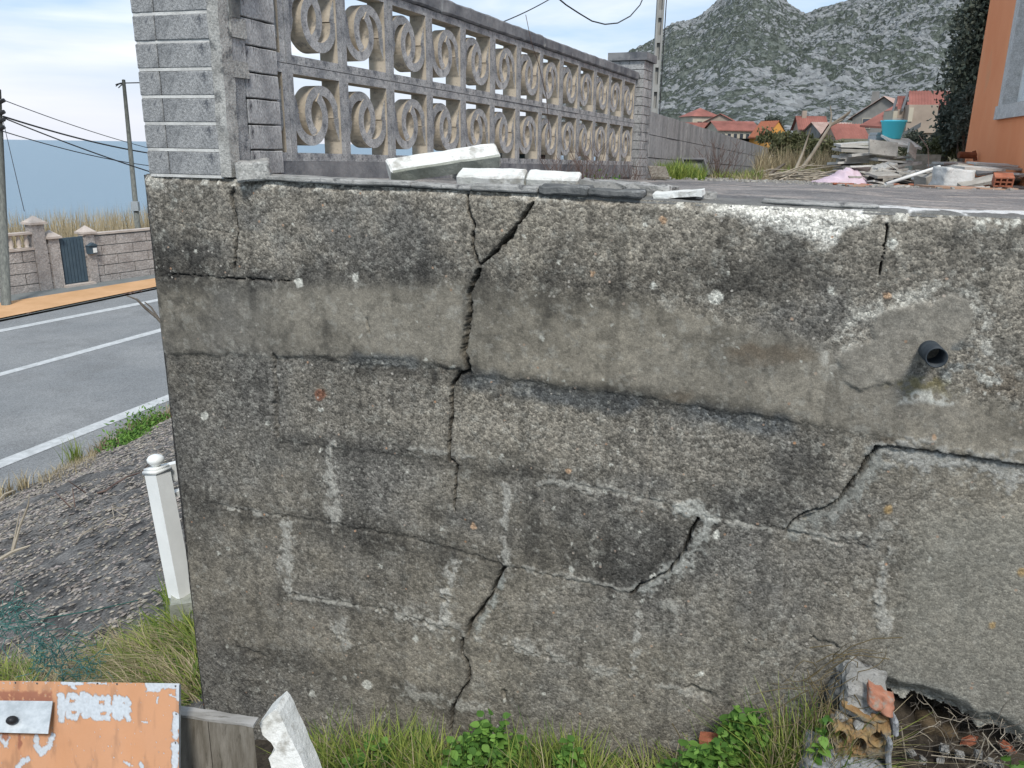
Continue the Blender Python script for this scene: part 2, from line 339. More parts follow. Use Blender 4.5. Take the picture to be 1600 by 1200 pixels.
M_['terracotta'] = mat('terracotta', (0.26, 0.085, 0.045), (0.40, 0.15, 0.085), 14, 0.9, 0.5, 100, c3=(0.30, 0.25, 0.2), c3scale=25, c3pos=(0.62, 0.74), bdist=0.004)
M_['oldbrick'] = mat('mossy_hollow_brick', (0.22, 0.12, 0.055), (0.34, 0.24, 0.11), 20, 0.95, 0.8, 120, c3=(0.16, 0.15, 0.12), c3scale=26, c3pos=(0.5, 0.62), bdist=0.006)
M_['terracotta_old'] = mat('weathered_terracotta', (0.30, 0.12, 0.07), (0.42, 0.20, 0.13), 30, 0.9, 0.5, 120, c3=(0.27, 0.25, 0.21), c3scale=40, c3pos=(0.52, 0.66), bdist=0.004)
M_['bluemortar'] = mat('bluish_mortar', (0.22, 0.23, 0.235), (0.42, 0.43, 0.44), 16, 0.95, 0.9, 120, c3=(0.13, 0.13, 0.125), c3scale=30, c3pos=(0.52, 0.64), bdist=0.007)
M_['rock'] = mat('brown_rock', (0.06, 0.045, 0.028), (0.18, 0.13, 0.075), 22, 0.9, 0.9, 90, c3=(0.03, 0.026, 0.02), c3scale=15, bdist=0.01)
M_['slab'] = mat('broken_stone_slab', (0.42, 0.405, 0.37), (0.62, 0.60, 0.55), 5, 0.9, 0.5, 60, c3=(0.15, 0.145, 0.13), c3scale=9, c3pos=(0.56, 0.68))
M_['slabdark'] = mat('dirty_stone_slab', (0.25, 0.24, 0.215), (0.44, 0.42, 0.375), 5, 0.9, 0.5, 60, c3=(0.09, 0.085, 0.08), c3scale=9)
M_['tan_board'] = mat('tan_tile', (0.32, 0.20, 0.13), (0.42, 0.28, 0.2), 6, 0.8, 0.2, 60)
M_['bucket'] = mat('turquoise_plastic', (0.10, 0.74, 0.92), (0.11, 0.78, 0.94), 5, 0.45, 0.02, 50)
M_['cloth'] = mat('faded_pink_cloth', (0.52, 0.40, 0.45), (0.64, 0.52, 0.58), 6, 0.95, 0.4, 60)
M_['orange_house'] = mat('orange_painted_render', (0.80, 0.28, 0.115), (0.88, 0.36, 0.17), 1.2, 0.85, 0.35, 60, c3=(0.62, 0.30, 0.15), c3scale=2.4, c3pos=(0.55, 0.8), stretch=(1, 1, 0.6), bdist=0.01)
M_['granite'] = mat('pale_granite_trim', (0.44, 0.42, 0.39), (0.58, 0.56, 0.53), 18, 0.8, 0.3, 90, speck=(150, 0.2))
M_['blind'] = mat('white_blind', (0.72, 0.74, 0.74), (0.78, 0.8, 0.8), 3, 0.5, 0.0)
M_['glass'] = mat('dark_window_glass', (0.03, 0.04, 0.05), (0.05, 0.06, 0.07), 3, 0.12, 0.0, spec=0.8)
M_['conc_pole'] = mat('concrete_pole', (0.23, 0.23, 0.215), (0.36, 0.355, 0.335), 3, 0.9, 0.3, 40, stretch=(3, 3, 0.5))
M_['wood_pole'] = mat('old_wooden_pole', (0.10, 0.105, 0.095), (0.20, 0.205, 0.18), 3, 0.9, 0.3, 40, stretch=(8, 8, 0.5))
M_['cable'] = mat('black_cable', (0.018, 0.018, 0.02), (0.03, 0.03, 0.03), 3, 0.6, 0.0)
M_['split_stone'] = mat('pinkish_split_block', (0.33, 0.295, 0.27), (0.47, 0.43, 0.395), 3, 0.92, 1.0, 14, speck=(30, 0.18), bdist=0.05)
M_['cast_cream'] = mat('cream_cast_stone', (0.42, 0.36, 0.31), (0.54, 0.47, 0.41), 4, 0.88, 0.2, 30)
M_['gate'] = mat('slate_blue_metal', (0.055, 0.085, 0.11), (0.07, 0.105, 0.13), 4, 0.5, 0.05)
M_['rooftile'] = mat('red_roof_tile', (0.19, 0.075, 0.058), (0.34, 0.135, 0.105), 0.35, 0.85, 0.4, 9, bdist=0.05)
M_['roof_old'] = mat('weathered_pink_roof', (0.32, 0.22, 0.18), (0.45, 0.33, 0.28), 0.8, 0.9, 0.3, 9)
M_['roof_grey'] = mat('grey_roof_edge', (0.10, 0.105, 0.11), (0.13, 0.135, 0.14), 1, 0.8, 0.1, 9)
M_['cream'] = mat('cream_render', (0.40, 0.36, 0.28), (0.50, 0.45, 0.36), 0.7, 0.9, 0.2, 12)
M_['stonehouse'] = mat('pinkish_stone_wall', (0.28, 0.225, 0.18), (0.38, 0.31, 0.25), 0.8, 0.9, 0.3, 12)
M_['greyhouse'] = mat('grey_stone_wall', (0.19, 0.185, 0.17), (0.28, 0.27, 0.25), 0.8, 0.9, 0.3, 12)
M_['orange_far'] = mat('orange_gable', (0.55, 0.26, 0.06), (0.62, 0.3, 0.08), 1, 0.9, 0.1, 12)
M_['bark'] = mat('bark', (0.09, 0.075, 0.06), (0.17, 0.15, 0.125), 7, 0.95, 0.6, 60, stretch=(3, 3, 0.5))
M_['deadwood'] = mat('bleached_branch', (0.28, 0.24, 0.18), (0.42, 0.37, 0.29), 6, 0.9, 0.4, 60)
M_['twig'] = mat('reddish_twig', (0.10, 0.065, 0.055), (0.17, 0.12, 0.10), 6, 0.9, 0.1)
M_['net'] = mat('green_coated_wire', (0.03, 0.10, 0.09), (0.05, 0.15, 0.13), 6, 0.5, 0.1)
M_['rust'] = mat('rusty_iron', (0.14, 0.045, 0.02), (0.24, 0.085, 0.04), 12, 0.9, 0.4, 60)
M_['tray'] = mat('grey_plastic_tray', (0.12, 0.12, 0.125), (0.18, 0.18, 0.18), 5, 0.6, 0.1)
M_['sack'] = mat('dirty_white_sack', (0.45, 0.45, 0.43), (0.62, 0.62, 0.6), 5, 0.8, 0.6, 30, c3=(0.3, 0.3, 0.28), c3scale=9, bdist=0.02)
M_['leafdark'] = leaf_mat('dark_evergreen_leaf', (0.03, 0.045, 0.035), (0.15, 0.17, 0.135))
M_['leafbush'] = leaf_mat('olive_shrub_leaf', (0.05, 0.062, 0.025), (0.19, 0.19, 0.095))
M_['leafnettle'] = leaf_mat('fresh_green_leaf', (0.035, 0.10, 0.018), (0.20, 0.36, 0.07))
M_['grass'] = leaf_mat('green_grass_blade', (0.05, 0.12, 0.015), (0.33, 0.37, 0.085))
M_['drygrass'] = leaf_mat('dry_grass_blade', (0.16, 0.125, 0.065), (0.55, 0.46, 0.29))
M_['reed'] = leaf_mat('dry_dune_reed', (0.30, 0.24, 0.14), (0.58, 0.48, 0.31))

# ------------------------------------------------------------------ sea, land, hill
def sea_mat():
    m = bpy.data.materials.new('sea_water'); m.use_nodes = True; nt = m.node_tree; N = nt.nodes; L = nt.links
    b = N['Principled BSDF']; b.inputs['Base Color'].default_value = (0.17, 0.245, 0.295, 1); b.inputs['Roughness'].default_value = 0.4
    b.inputs['Specular IOR Level'].default_value = 0.5
    g = N.new('ShaderNodeTexCoord'); mp = N.new('ShaderNodeMapping'); mp.inputs['Rotation'].default_value = (0, 0, 0.5); mp.inputs['Scale'].default_value = (0.25, 1, 1); L.new(g.outputs['Object'], mp.inputs[0])
    n = N.new('ShaderNodeTexNoise'); n.inputs['Scale'].default_value = 0.35; n.inputs['Detail'].default_value = 8; n.inputs['Roughness'].default_value = 0.65; L.new(mp.outputs[0], n.inputs['Vector'])
    bp = N.new('ShaderNodeBump'); bp.inputs['Strength'].default_value = 0.55; bp.inputs['Distance'].default_value = 1.2; L.new(n.outputs['Fac'], bp.inputs['Height']); L.new(bp.outputs[0], b.inputs['Normal'])
    return m
a_ = np.linspace(0, 2*math.pi, 97)[:-1]
rr = [0, 50, 200, 800, 3000, 14000]
V = [(0, 0, EYE-13)]; Fs = []
for r in rr[1:]: V += [(r*math.cos(t), r*math.sin(t), EYE-13) for t in a_]
for k in range(96): Fs.append((0, 1+k, 1+(k+1) % 96))
for i in range(len(rr)-2):
    for k in range(96): Fs.append((1+i*96+k, 1+(i+1)*96+k, 1+(i+1)*96+(k+1) % 96, 1+i*96+(k+1) % 96))
tag(mesh_py('sea', V, Fs, sea_mat()), kind='structure')

RZ = -4.2                                         # road level below the eye
AR = math.radians(21)
def qroad(x, y): return -x*math.cos(AR)+y*math.sin(AR)
# ridge of the hill traced as directions, then given its true distance
ridge_px = [(880, 150), (925, 128), (955, 102), (985, 80), (1020, 62), (1050, 38), (1085, 30), (1108, 14), (1130, -4), (1150, -22), (1172, -30), (1200, -18), (1228, 4), (1260, 23), (1285, 14), (1310, 10), (1335, 2), (1352, 6), (1385, 0), (1430, -14), (1480, -30), (1540, -46), (1600, -60), (1800, -75), (2100, -40), (2500, 20)]
raz, rel = [], []
for (x, y) in ridge_px:
    d = ray(x, y); raz.append(math.atan2(d[0], d[1])); rel.append(d[2]/math.hypot(d[0], d[1]))
raz = np.array([-0.2, raz[0]-0.05]+raz+[1.6]); rel = np.array([-0.05, -0.01]+rel+[0.0])
def hill_z(az, r):
    """relative height of the hillside"""
    R = 620.0
    e = np.interp(az, raz, rel)
    v = np.clip((r-175)/(R-175), 0, 1.25)
    zr = R*e
    base = 1.0 + (zr-1.0)*np.where(v < 1, v**1.1, 1-(v-1)*2.2)
    x = r*np.sin(az); y = r*np.cos(az)
    big = (fbm(x/95+3, y/95, 5, 3)-0.5)*62*np.clip(v*2.4, 0, 1)*np.clip(1.12-v, 0.0, 1)
    rid = 1-np.abs(2*fbm(x/26, y/26, 9, 5, 0.58)-1)
    rid2 = 1-np.abs(2*fbm(x/7+5, y/7+base/5, 19, 4, 0.7)-1)
    crag = (rid-0.8)*9*np.clip(v*3, 0.0, 1)+(rid2-0.8)*6.0*np.clip(v*3, 0.0, 1)
    return base+big+crag, v, rid, rid2
naz, nr = 640, 400
az = np.linspace(-0.05, 1.05, naz); rq = 88+(760-88)*(np.linspace(0, 1, nr)**1.15)
AZ, RQ = np.meshgrid(az, rq, indexing='ij')
HZ, VV, R1, R2 = hill_z(AZ, RQ)
X = RQ*np.sin(AZ); Y = RQ*np.cos(AZ)
V = np.stack([X, Y, HZ+EYE], -1).reshape(-1, 3)
ii = np.arange(naz*nr).reshape(naz, nr)
Fq = np.stack([ii[:-1, :-1], ii[:-1, 1:], ii[1:, 1:], ii[1:, :-1]], -1).reshape(-1, 4)[:, ::-1]
rockm = fbm(X/70, Y/70+HZ/40, 77, 3)*0.30+fbm(X/22, Y/22+HZ/14, 79, 3)*0.22+fbm(X/5, Y/5+HZ/5, 78, 4, 0.7)*0.45+0.10*(VV-0.35)+(R2-0.8)*0.35
def hill_mat():
    m = bpy.data.materials.new('rocky_hillside'); m.use_nodes = True; nt = m.node_tree; N = nt.nodes; L = nt.links
    b = N['Principled BSDF']; b.inputs['Roughness'].default_value = 0.95; b.inputs['Specular IOR Level'].default_value = 0.1
    tc = N.new('ShaderNodeTexCoord'); a = N.new('ShaderNodeAttribute'); a.attribute_name = 'rock'
    n = N.new('ShaderNodeTexNoise'); n.inputs['Scale'].default_value = 0.45; n.inputs['Detail'].default_value = 9; n.inputs['Roughness'].default_value = 0.72; L.new(tc.outputs['Object'], n.inputs['Vector'])
    ad = N.new('ShaderNodeMath'); ad.operation = 'MULTIPLY_ADD'; L.new(n.outputs['Fac'], ad.inputs[0]); ad.inputs[1].default_value = 1.15; L.new(a.outputs['Fac'], ad.inputs[2])
    r = N.new('ShaderNodeValToRGB'); L.new(ad.outputs[0], r.inputs[0]); e = r.color_ramp.elements
    e[0].position = 0.955; e[0].color = (0.035, 0.046, 0.032, 1); e[1].position = 1.0; e[1].color = (0.25, 0.258, 0.255, 1)
    mr = N.new('ShaderNodeMapRange'); L.new(ad.outputs[0], mr.inputs[0]); mr.inputs[1].default_value = 0.55; mr.inputs[2].default_value = 1.60
    L.new(mr.outputs[0], r.inputs[0]); e[0].position = 0.50; e[1].position = 0.60
    e2 = e.new(0.36); e2.color = (0.102, 0.118, 0.100, 1); e[0].color = (0.132, 0.146, 0.128, 1)  # scrub and rock tones lifted and greyed to stand in for air haze
    e3 = e.new(0.54); e3.color = (0.18, 0.19, 0.195, 1)
    v = N.new('ShaderNodeTexVoronoi'); v.inputs['Scale'].default_value = 0.55; L.new(tc.outputs['Object'], v.inputs['Vector'])
    sc = N.new('ShaderNodeSeparateColor'); L.new(v.outputs['Color'], sc.inputs[0])
    m2 = N.new('ShaderNodeMapRange'); L.new(sc.outputs[0], m2.inputs[0]); m2.inputs[3].default_value = 0.75; m2.inputs[4].default_value = 1.22
    mm = N.new('ShaderNodeMixRGB'); mm.blend_type = 'MULTIPLY'; mm.inputs[0].default_value = 1; L.new(r.outputs[0], mm.inputs[1]); L.new(m2.outputs[0], mm.inputs[2])
    L.new(mm.outputs[0], b.inputs['Base Color'])
    bp = N.new('ShaderNodeBump'); bp.inputs['Strength'].default_value = 0.7; bp.inputs['Distance'].default_value = 1.6; L.new(n.outputs['Fac'], bp.inputs['Height']); L.new(bp.outputs[0], b.inputs['Normal'])
    return m
hill = mesh_np('hill', V, Fq, hill_mat(), smooth=False); tag(hill, kind='structure'); vcol(hill, 'rock', rockm.reshape(-1))

# lower ground: road corridor, dunes falling to the sea, gardens behind the terrace
def land_z(x, y):
    q = qroad(x, y); r = np.hypot(x, y); az = np.arctan2(x, y)
    z = np.full(np.shape(x), RZ-0.06)
    z = z + (-10.5)*sstep(26, 70, q)
    right = sstep(5, 0.5, q)
    z = z + right*(-RZ-0.52)
    z = z + sstep(18, 88, r)*sstep(0.02, 0.25, az)*1.6*right
    return z + (fbm(x/6, y/6, 3, 3)-0.5)*0.25*sstep(20, 60, r)
na, nr2 = 160, 90
az = np.linspace(-1.5, 1.25, na); rq = 6.5+(150-6.5)*(np.linspace(0, 1, nr2)**1.8)
AZ, RQ = np.meshgrid(az, rq, indexing='ij'); X = RQ*np.sin(AZ); Y = RQ*np.cos(AZ); Z = land_z(X, Y)
V = np.stack([X, Y, Z+EYE], -1).reshape(-1, 3); ii = np.arange(na*nr2).reshape(na, nr2)
Fq = np.stack([ii[:-1, :-1], ii[1:, :-1], ii[1:, 1:], ii[:-1, 1:]], -1).reshape(-1, 4)
tag(mesh_np('ground', V, Fq, mat('rough_ground', (0.05, 0.055, 0.03), (0.17, 0.14, 0.08), 0.4, 0.95, 0.5, 6, c3=(0.06, 0.075, 0.03), c3scale=0.9)), kind='structure')

# ------------------------------------------------------------------ road and what runs beside it
def road_pt(x, y, lift=0.0): return on_z(x, y, RZ+lift)
def extend(p, q, a, b):
    d = (q-p)/np.linalg.norm(q-p); return p-d*a, q+d*b
def strip(name, pa, pb, lift, m, kind='structure', n=60, ext=(14, 45), lumpy=0.0):
    a0, a1 = extend(road_pt(*pa[0], lift), road_pt(*pa[1], lift), *ext); b0, b1 = extend(road_pt(*pb[0], lift), road_pt(*pb[1], lift), *ext)
    t = np.linspace(0, 1, n)[:, None]; A = a0+(a1-a0)*t; B = b0+(b1-b0)*t
    V = np.stack([A, B], 1).reshape(-1, 3); i = np.arange(n-1)*2
    Fq = np.stack([i, i+1, i+3, i+2], 1); c = np.cross(V[1]-V[0], V[2]-V[0]); Fq = Fq if c[2] < 0 else Fq[:, ::-1]
    Fq = Fq[:, ::-1] if np.cross(V[Fq[0, 1]]-V[Fq[0, 0]], V[Fq[0, 2]]-V[Fq[0, 0]])[2] < 0 else Fq
    return tag(mesh_np(name, V, Fq, m), kind=kind)
near_edge = [(0, 790), (250, 664)]; far_edge = [(0, 503), (232, 455)]
strip('road', near_edge, far_edge, 0.0, M_['asphalt'])
def lane_line(name, p, q, wd, m):
    dx = 0
    a = [(p[0], p[1]-wd[0]/2), (q[0], q[1]-wd[1]/2)]; b = [(p[0], p[1]+wd[0]/2), (q[0], q[1]+wd[1]/2)]
    return strip(name, b, a, 0.006, m)
lane_line('road_line', (0, 725), (256, 624), (13, 10), M_['line'])
lane_line('road_line', (0, 585), (243, 518), (5.5, 5.5), M_['line'])
lane_line('road_line', (30, 511), (235, 471), (4.2, 4), M_['line'])
# ochre footway, raised on a low kerb
def slab_strip(name, pa, pb, z0, z1, m, ext=(14, 45)):
    a0, a1 = extend(on_z(*pa[0], z1), on_z(*pa[1], z1), *ext); b0, b1 = extend(on_z(*pb[0], z1), on_z(*pb[1], z1), *ext)
    dz = np.array([0, 0, z1-z0]); V = [a0-dz, a1-dz, b1-dz, b0-dz, a0, a1, b1, b0]
    mb = MB(); mb.add(V, [(4, 5, 6, 7), (0, 4, 5, 1)[::-1], (1, 5, 6, 2)[::-1], (2, 6, 7, 3)[::-1], (3, 7, 4, 0)[::-1]])
    o = mb.build(name, m); bm = bmesh.new(); bm.from_mesh(o.data); bmesh.ops.recalc_face_normals(bm, faces=bm.faces); bm.to_mesh(o.data); bm.free()
    return tag(o, kind='structure')
strip('pavement', [(0, 497), (232, 450)], [(0, 473), (230, 436.5)], 0.07, M_['orange_path'], ext=(4, 14), n=30)
strip('kerb_face', [(0, 500), (232, 452.5)], [(0, 496.6), (232, 449.6)], 0.035, M_['kerbgrey'], ext=(4, 14), n=30)
strip('kerb', [(0, 477), (230, 438.5)], [(0, 460), (230, 429.5)], 0.05, M_['kerbgrey'], ext=(4, 14), n=20)
# small debris along the path edge
mb = MB()
for i in range(16):
    x = rnd.uniform(5, 60) if i < 10 else rnd.uniform(190, 230); y = 497-0.2*x+rnd.uniform(1, 3)
    p = on_z(x, y, RZ+0.02); q = on_z(x+rnd.uniform(6, 16), y-2+rnd.uniform(-1, 1), RZ+0.02); mb.tube([p, (p+q)/2+np.array([0, 0, .03]), q], 0.018, 4)
tag(mb.build('leaf_litter', M_['twig']), kind='stuff')

# boundary wall of the seaward side, its own frame
B0 = on_z(75, 455, RZ); B1 = on_z(232, 432.5, RZ); bd = B1-B0; bd[2] = 0; bd /= np.linalg.norm(bd); bn = np.array([-bd[1], bd[0], 0])
if bn@Fv < 0: bn = -bn
def buz(x, y, d=0.0):
    r = ray(x, y); k = ((B0+bn*d-EYEP)@bn)/(r@bn); P = EYEP+r*k; return float((P-B0)@bd), float(P[2]-EYE)
def bwp(u, d, z): return B0*np.array([1, 1, 0])+bd*u+bn*d+np.array([0, 0, EYE+z])
def bbox(mb, u0, u1, d0, d1, z0, z1, m=0): mb.box(bwp(u0, d0, z0), bd*(u1-u0), bn*(d1-d0), np.array([0, 0, z1-z0]), m)
def bzpx(x, y): return buz(x, y)[1]
bw = empty('boundary_wall', bwp(0, 0, RZ), 'low pinkish split-stone boundary wall with balustrade across the road', 'wall')
zb = RZ-0.05
def blocks(u0, u1, z0, z1, rows, blen, off, d0=0.0):
    hgt = (z1-z0)/rows
    for r in range(rows):
        u = u0 - (off if r % 2 else 0)
        while u < u1-0.02:
            a = max(u, u0); b = min(u+blen, u1)
            if b-a > 0.06:
                mb = MB(); jit = rnd.uniform(0, 0.012)
                bbox(mb, a+0.012, b-0.012, d0-jit, d0+0.2, z0+r*hgt+0.012, z0+(r+1)*hgt-0.012); mb.build('block', M_['split_stone'], bw)
            u += blen
uL = buz(72, 400)[0]; zTopR = buz(150, 367)[1]; zc = zTopR
uPil0, uPil1 = buz(55, 400)[0], buz(74, 400)[0]
uD0, uD1 = buz(98, 405)[0], buz(122, 405)[0]+0.25
uP2 = buz(133, 400)[0]
zPan = buz(30, 392)[1]; zRail = buz(30, 364)[1]
def mortar_core(u0, u1, z1): 
    mb = MB(); bbox(mb, u0, u1, 0.03, 0.17, zb, z1); return mb.build('mortar', M_['kerbgrey'], bw)
mortar_core(uPil0-7, uPil0, zPan-0.01); mortar_core(uP2, uP2+16, zc-0.01); mortar_core(uPil1, uD0-0.06, zc-0.1)
blocks(uPil0-7, uPil0, zb, zPan-0.02, 4, 1.9, 0.95)
blocks(uP2, uP2+16, zb, zc-0.03, 5, 1.05, 0.5)
blocks(uPil1, uD0-0.05, zb, zc-0.12, 5, 1.0, 0.5)
mb = MB(); bbox(mb, uP2, uP2+16, -0.03, 0.23, zc, zc+0.06); mb.build('coping', M_['cast_cream'], bw)
mb = MB(); bbox(mb, uPil0-7, uPil0, -0.03, 0.23, zPan-0.01, zPan+0.05); bbox(mb, uPil0-7, uPil0, -0.02, 0.22, zRail-0.06, zRail); mb.build('rail', M_['cast_cream'], bw)
def lathe(mb, c, prof, n=8, m=0):
    rings = [[(c[0]+r*math.cos(2*math.pi*k/n), c[1]+r*math.sin(2*math.pi*k/n), c[2]+z) for k in range(n)] for r, z in prof]
    vs = [p for r in rings for p in r]; fs = []
    for i in range(len(prof)-1):
        for k in range(n): fs.append((i*n+k, i*n+(k+1) % n, (i+1)*n+(k+1) % n, (i+1)*n+k))
    fs.append(tuple(range(n))[::-1]); fs.append(tuple((len(prof)-1)*n+k for k in range(n))); mb.add(vs, fs, m)
bal = None; hh = zRail-0.06-(zPan+0.05)
for k in range(30):
    u = uPil0-0.13-k*0.215
    if bal is None:
        mb = MB(); lathe(mb, bwp(u, 0.1, zPan+0.05), [(0.07, 0), (0.07, hh*.08), (0.045, hh*.12), (0.075, hh*.35), (0.05, hh*.7), (0.035, hh*.8), (0.065, hh*.92), (0.07, hh)], 8)
        bal = mb.build('baluster', M_['cast_cream'], bw, True); b_u = u
    else:
        o = bal.copy(); COL.objects.link(o); o.location = Vector(tuple(bd*(u-b_u)))
def bpillar(u0, u1, z1, name='pillar'):
    mb = MB(); bbox(mb, u0, u1, -0.05, 0.3, zb, z1); p = mb.build(name, M_['split_stone'], bw)
    mb = MB(); e = 0.07; bbox(mb, u0-e, u1+e, -0.05-e, 0.3+e, z1, z1+0.06)
    c = [bwp(u0-e+.02, -0.05-e+.02, z1+.06), bwp(u1+e-.02, -0.05-e+.02, z1+.06), bwp(u1+e-.02, 0.3+e-.02, z1+.06), bwp(u0-e+.02, 0.3+e-.02, z1+.06), bwp((u0+u1)/2, 0.125, z1+.24)]
    mb.add(c, [(0, 1, 4), (1, 2, 4), (2, 3, 4), (3, 0, 4)]); mb.build('cap', M_['cast_cream'], p)
bpillar(uPil0, uPil1, bzpx(65, 350)); bpillar(uD0-0.36, uD0-0.06, bzpx(88, 372)); bpillar(uD1+0.03, uD1+0.31, bzpx(128, 366))
mb = MB(); zg0 = bzpx(118, 443); zg1 = bzpx(110, 371); bbox(mb, uD0-0.05, uD1+0.02, 0.02, 0.07, zg0, zg1)
for k in range(7): 
    uu = uD0+(uD1-uD0)*k/7; bbox(mb, uu, uu+(uD1-uD0)/7-0.02, 0.005, 0.02, zg0+0.04, zg1-0.05)
mb.build('gate', M_['gate'], bw)
mb = MB(); bbox(mb, uD0-0.1, uD1+0.1, -0.2, 0.2, RZ-0.02, zg0); mb.build('threshold', M_['cast_cream'], bw)
lb = empty('letterbox', bwp(uP2+0.2, -0.1, bzpx(140, 395)), 'small dark letterbox with a white card on the stone wall by the gate', 'letterbox')
ul = uP2+0.05; zl = bzpx(140, 396)
mb = MB(); bbox(mb, ul, ul+0.26, -0.16, -0.005, zl, zl+0.24)
p_ = [bwp(ul-.02, -.2, zl+.24), bwp(ul+.28, -.2, zl+.24), bwp(ul+.28, -.005, zl+.24), bwp(ul-.02, -.005, zl+.24), bwp(ul+.13, -.2, zl+.33), bwp(ul+.13, -.005, zl+.33)]
mb.add(p_, [(0, 1, 4), (1, 2, 5, 4), (2, 3, 5), (3, 0, 4, 5)]); mb.build('box', M_['gate'], lb)
mb = MB(); bbox(mb, ul+.12, ul+.24, -0.175, -0.163, zl+.03, zl+.17); mb.build('card', M_['white_pvc'], lb)

# ------------------------------------------------------------------ vegetation builders
def blades(name, roots, heights, bend, width, m, parent=None, lean=None, seg=3, tint=None, kind=None):
    """grass: tapered curved blades; roots (n,3)"""
    n = len(roots); az = rg.uniform(0, 2*math.pi, n)
    dirv = np.stack([np.cos(az), np.sin(az), np.zeros(n)], 1)
    if lean is not None: dirv = dirv*0.7+np.array(lean)[None, :]
    side = np.stack([-np.sin(az+rg.normal(0, .6, n)), np.cos(az), np.zeros(n)], 1); side /= np.linalg.norm(side, axis=1)[:, None]+1e-9
    b = bend*rg.uniform(0.3, 1.5, n); wd = width*rg.uniform(0.6, 1.3, n); rows = []
    for k in range(seg+1):
        t = k/seg
        c = roots+np.array([0, 0, 1.0])[None, :]*(heights*(t-0.35*b/(heights+1e-6)*t*t*0.6))[:, None]+dirv*(b*t*t)[:, None]
        ww = (wd*(1-t**1.5)*0.5+0.0002)[:, None]
        rows.append(c-side*ww); rows.append(c+side*ww)
    V = np.stack(rows, 1).reshape(-1, 3); base = np.arange(n)*(2*(seg+1)); Fq = []
    for k in range(seg): Fq.append(np.stack([base+2*k, base+2*k+1, base+2*k+3, base+2*k+2], 1))
    o = mesh_np(name, V, np.concatenate(Fq), m, parent)
    tt = rg.uniform(0, 1, n) if tint is None else tint
    vcol(o, 'tint', np.repeat(tt, 2*(seg+1)))
    if kind: o['kind'] = kind
    return o
def leaves(name, P, size, m, parent=None, tint=None, aspect=0.55, up=0.3, kind=None, normal=None):
    """leaf quads (diamond with a fold) at points P"""
    n = len(P); d = rg.normal(0, 1, (n, 3)); d[:, 2] += up*1.0; d /= np.linalg.norm(d, axis=1)[:, None]
    q = rg.normal(0, 1, (n, 3))
    if normal is not None: q = q*0.5; nn = rg.normal(0, .45, (n, 3))+np.array(normal); q = np.cross(d, nn)
    s = np.cross(d, q); s /= np.linalg.norm(s, axis=1)[:, None]+1e-9
    if normal is not None: s = q/(np.linalg.norm(q, axis=1)[:, None]+1e-9)
    nrm = np.cross(d, s); L_ = (size*rg.uniform(0.6, 1.35, n))[:, None]; W_ = L_*aspect*0.5
    V = np.stack([P, P+d*L_*0.45+s*W_+nrm*L_*0.08, P+d*L_, P+d*L_*0.45-s*W_+nrm*L_*0.08], 1).reshape(-1, 3)
    b = np.arange(n)*4; Fq = np.stack([b, b+1, b+2, b+3], 1)
    o = mesh_np(name, V, Fq, m, parent, smooth=False); tt = rg.uniform(0, 1, n) if tint is None else tint
    vcol(o, 'tint', np.repeat(np.clip(tt, 0, 1), 4))
    if kind: o['kind'] = kind
    return o
def shrub(name, c, rad, n, size, m, label, cat='shrub', group=None, clumps=14, trunk=True, flat=1.0):
    c = np.array(c, float); rad = np.array(rad, float); base = c-np.array([0, 0, rad[2]])
    root = empty(name, base, label, cat, group)
    cc = rg.normal(0, 1, (clumps, 3)); cc /= np.linalg.norm(cc, axis=1)[:, None]; cc *= rg.uniform(0.35, 0.85, (clumps, 1)); cc[:, 2] = np.abs(cc[:, 2])*flat if flat > 1 else cc[:, 2]
    cr = rg.uniform(0.22, 0.42, clumps); k = rg.integers(0, clumps, n); p = rg.normal(0, 1, (n, 3)); p /= np.linalg.norm(p, axis=1)[:, None]; p *= (rg.uniform(0, 1, n)**0.4)[:, None]
    P = (cc[k]+p*cr[k][:, None])*rad+c
    P[:, 2] = np.maximum(P[:, 2], base[2]+0.01)
    tint = rg.uniform(0, 1, n)*0.5+rg.uniform(0, 0.5, clumps)[k]
    leaves('crown' if trunk else 'foliage', P, size, m, root, tint)
    mb = MB()
    for i in range(min(clumps, 9)):
        e = cc[i]*rad*0.9+c; md = (base+e)/2+rg.normal(0, .08, 3)*rad; r0 = float(rad[0])*0.035
        mb.tube([base+rg.normal(0, .03, 3)*rad, md, e], [r0, r0*.6, r0*.25], 5)
    mb.build('trunk' if trunk else 'stem', M_['bark'], root, True); return root

# dune reeds beyond the boundary wall
n = 9000; u = rg.uniform(-9, 14, n); d = rg.uniform(1.0, 9, n); P = np.array([bwp(a, b, RZ-0.1) for a, b in zip(u, d)])
topz = buz(100, 345)[1]
blades('dune_reeds', P, rg.uniform(0.75, 1.0, n)*(topz-RZ-0.02)+0.025*d*0+fbm(u/1.1, d/1.1, 4, 3)*0.5-0.25, 0.35, 0.035, M_['reed'], kind='stuff')
n = 500; u = rg.uniform(-9, 14, n); d = rg.uniform(0.6, 3, n); P = np.array([bwp(a, b, RZ-0.1) for a, b in zip(u, d)])
blades('dry_stalks', P, rg.uniform(0.9, 1.22, n)*(topz-RZ+0.18), 0.3, 0.02, M_['drygrass'], kind='stuff', tint=rg.uniform(0, .3, n))

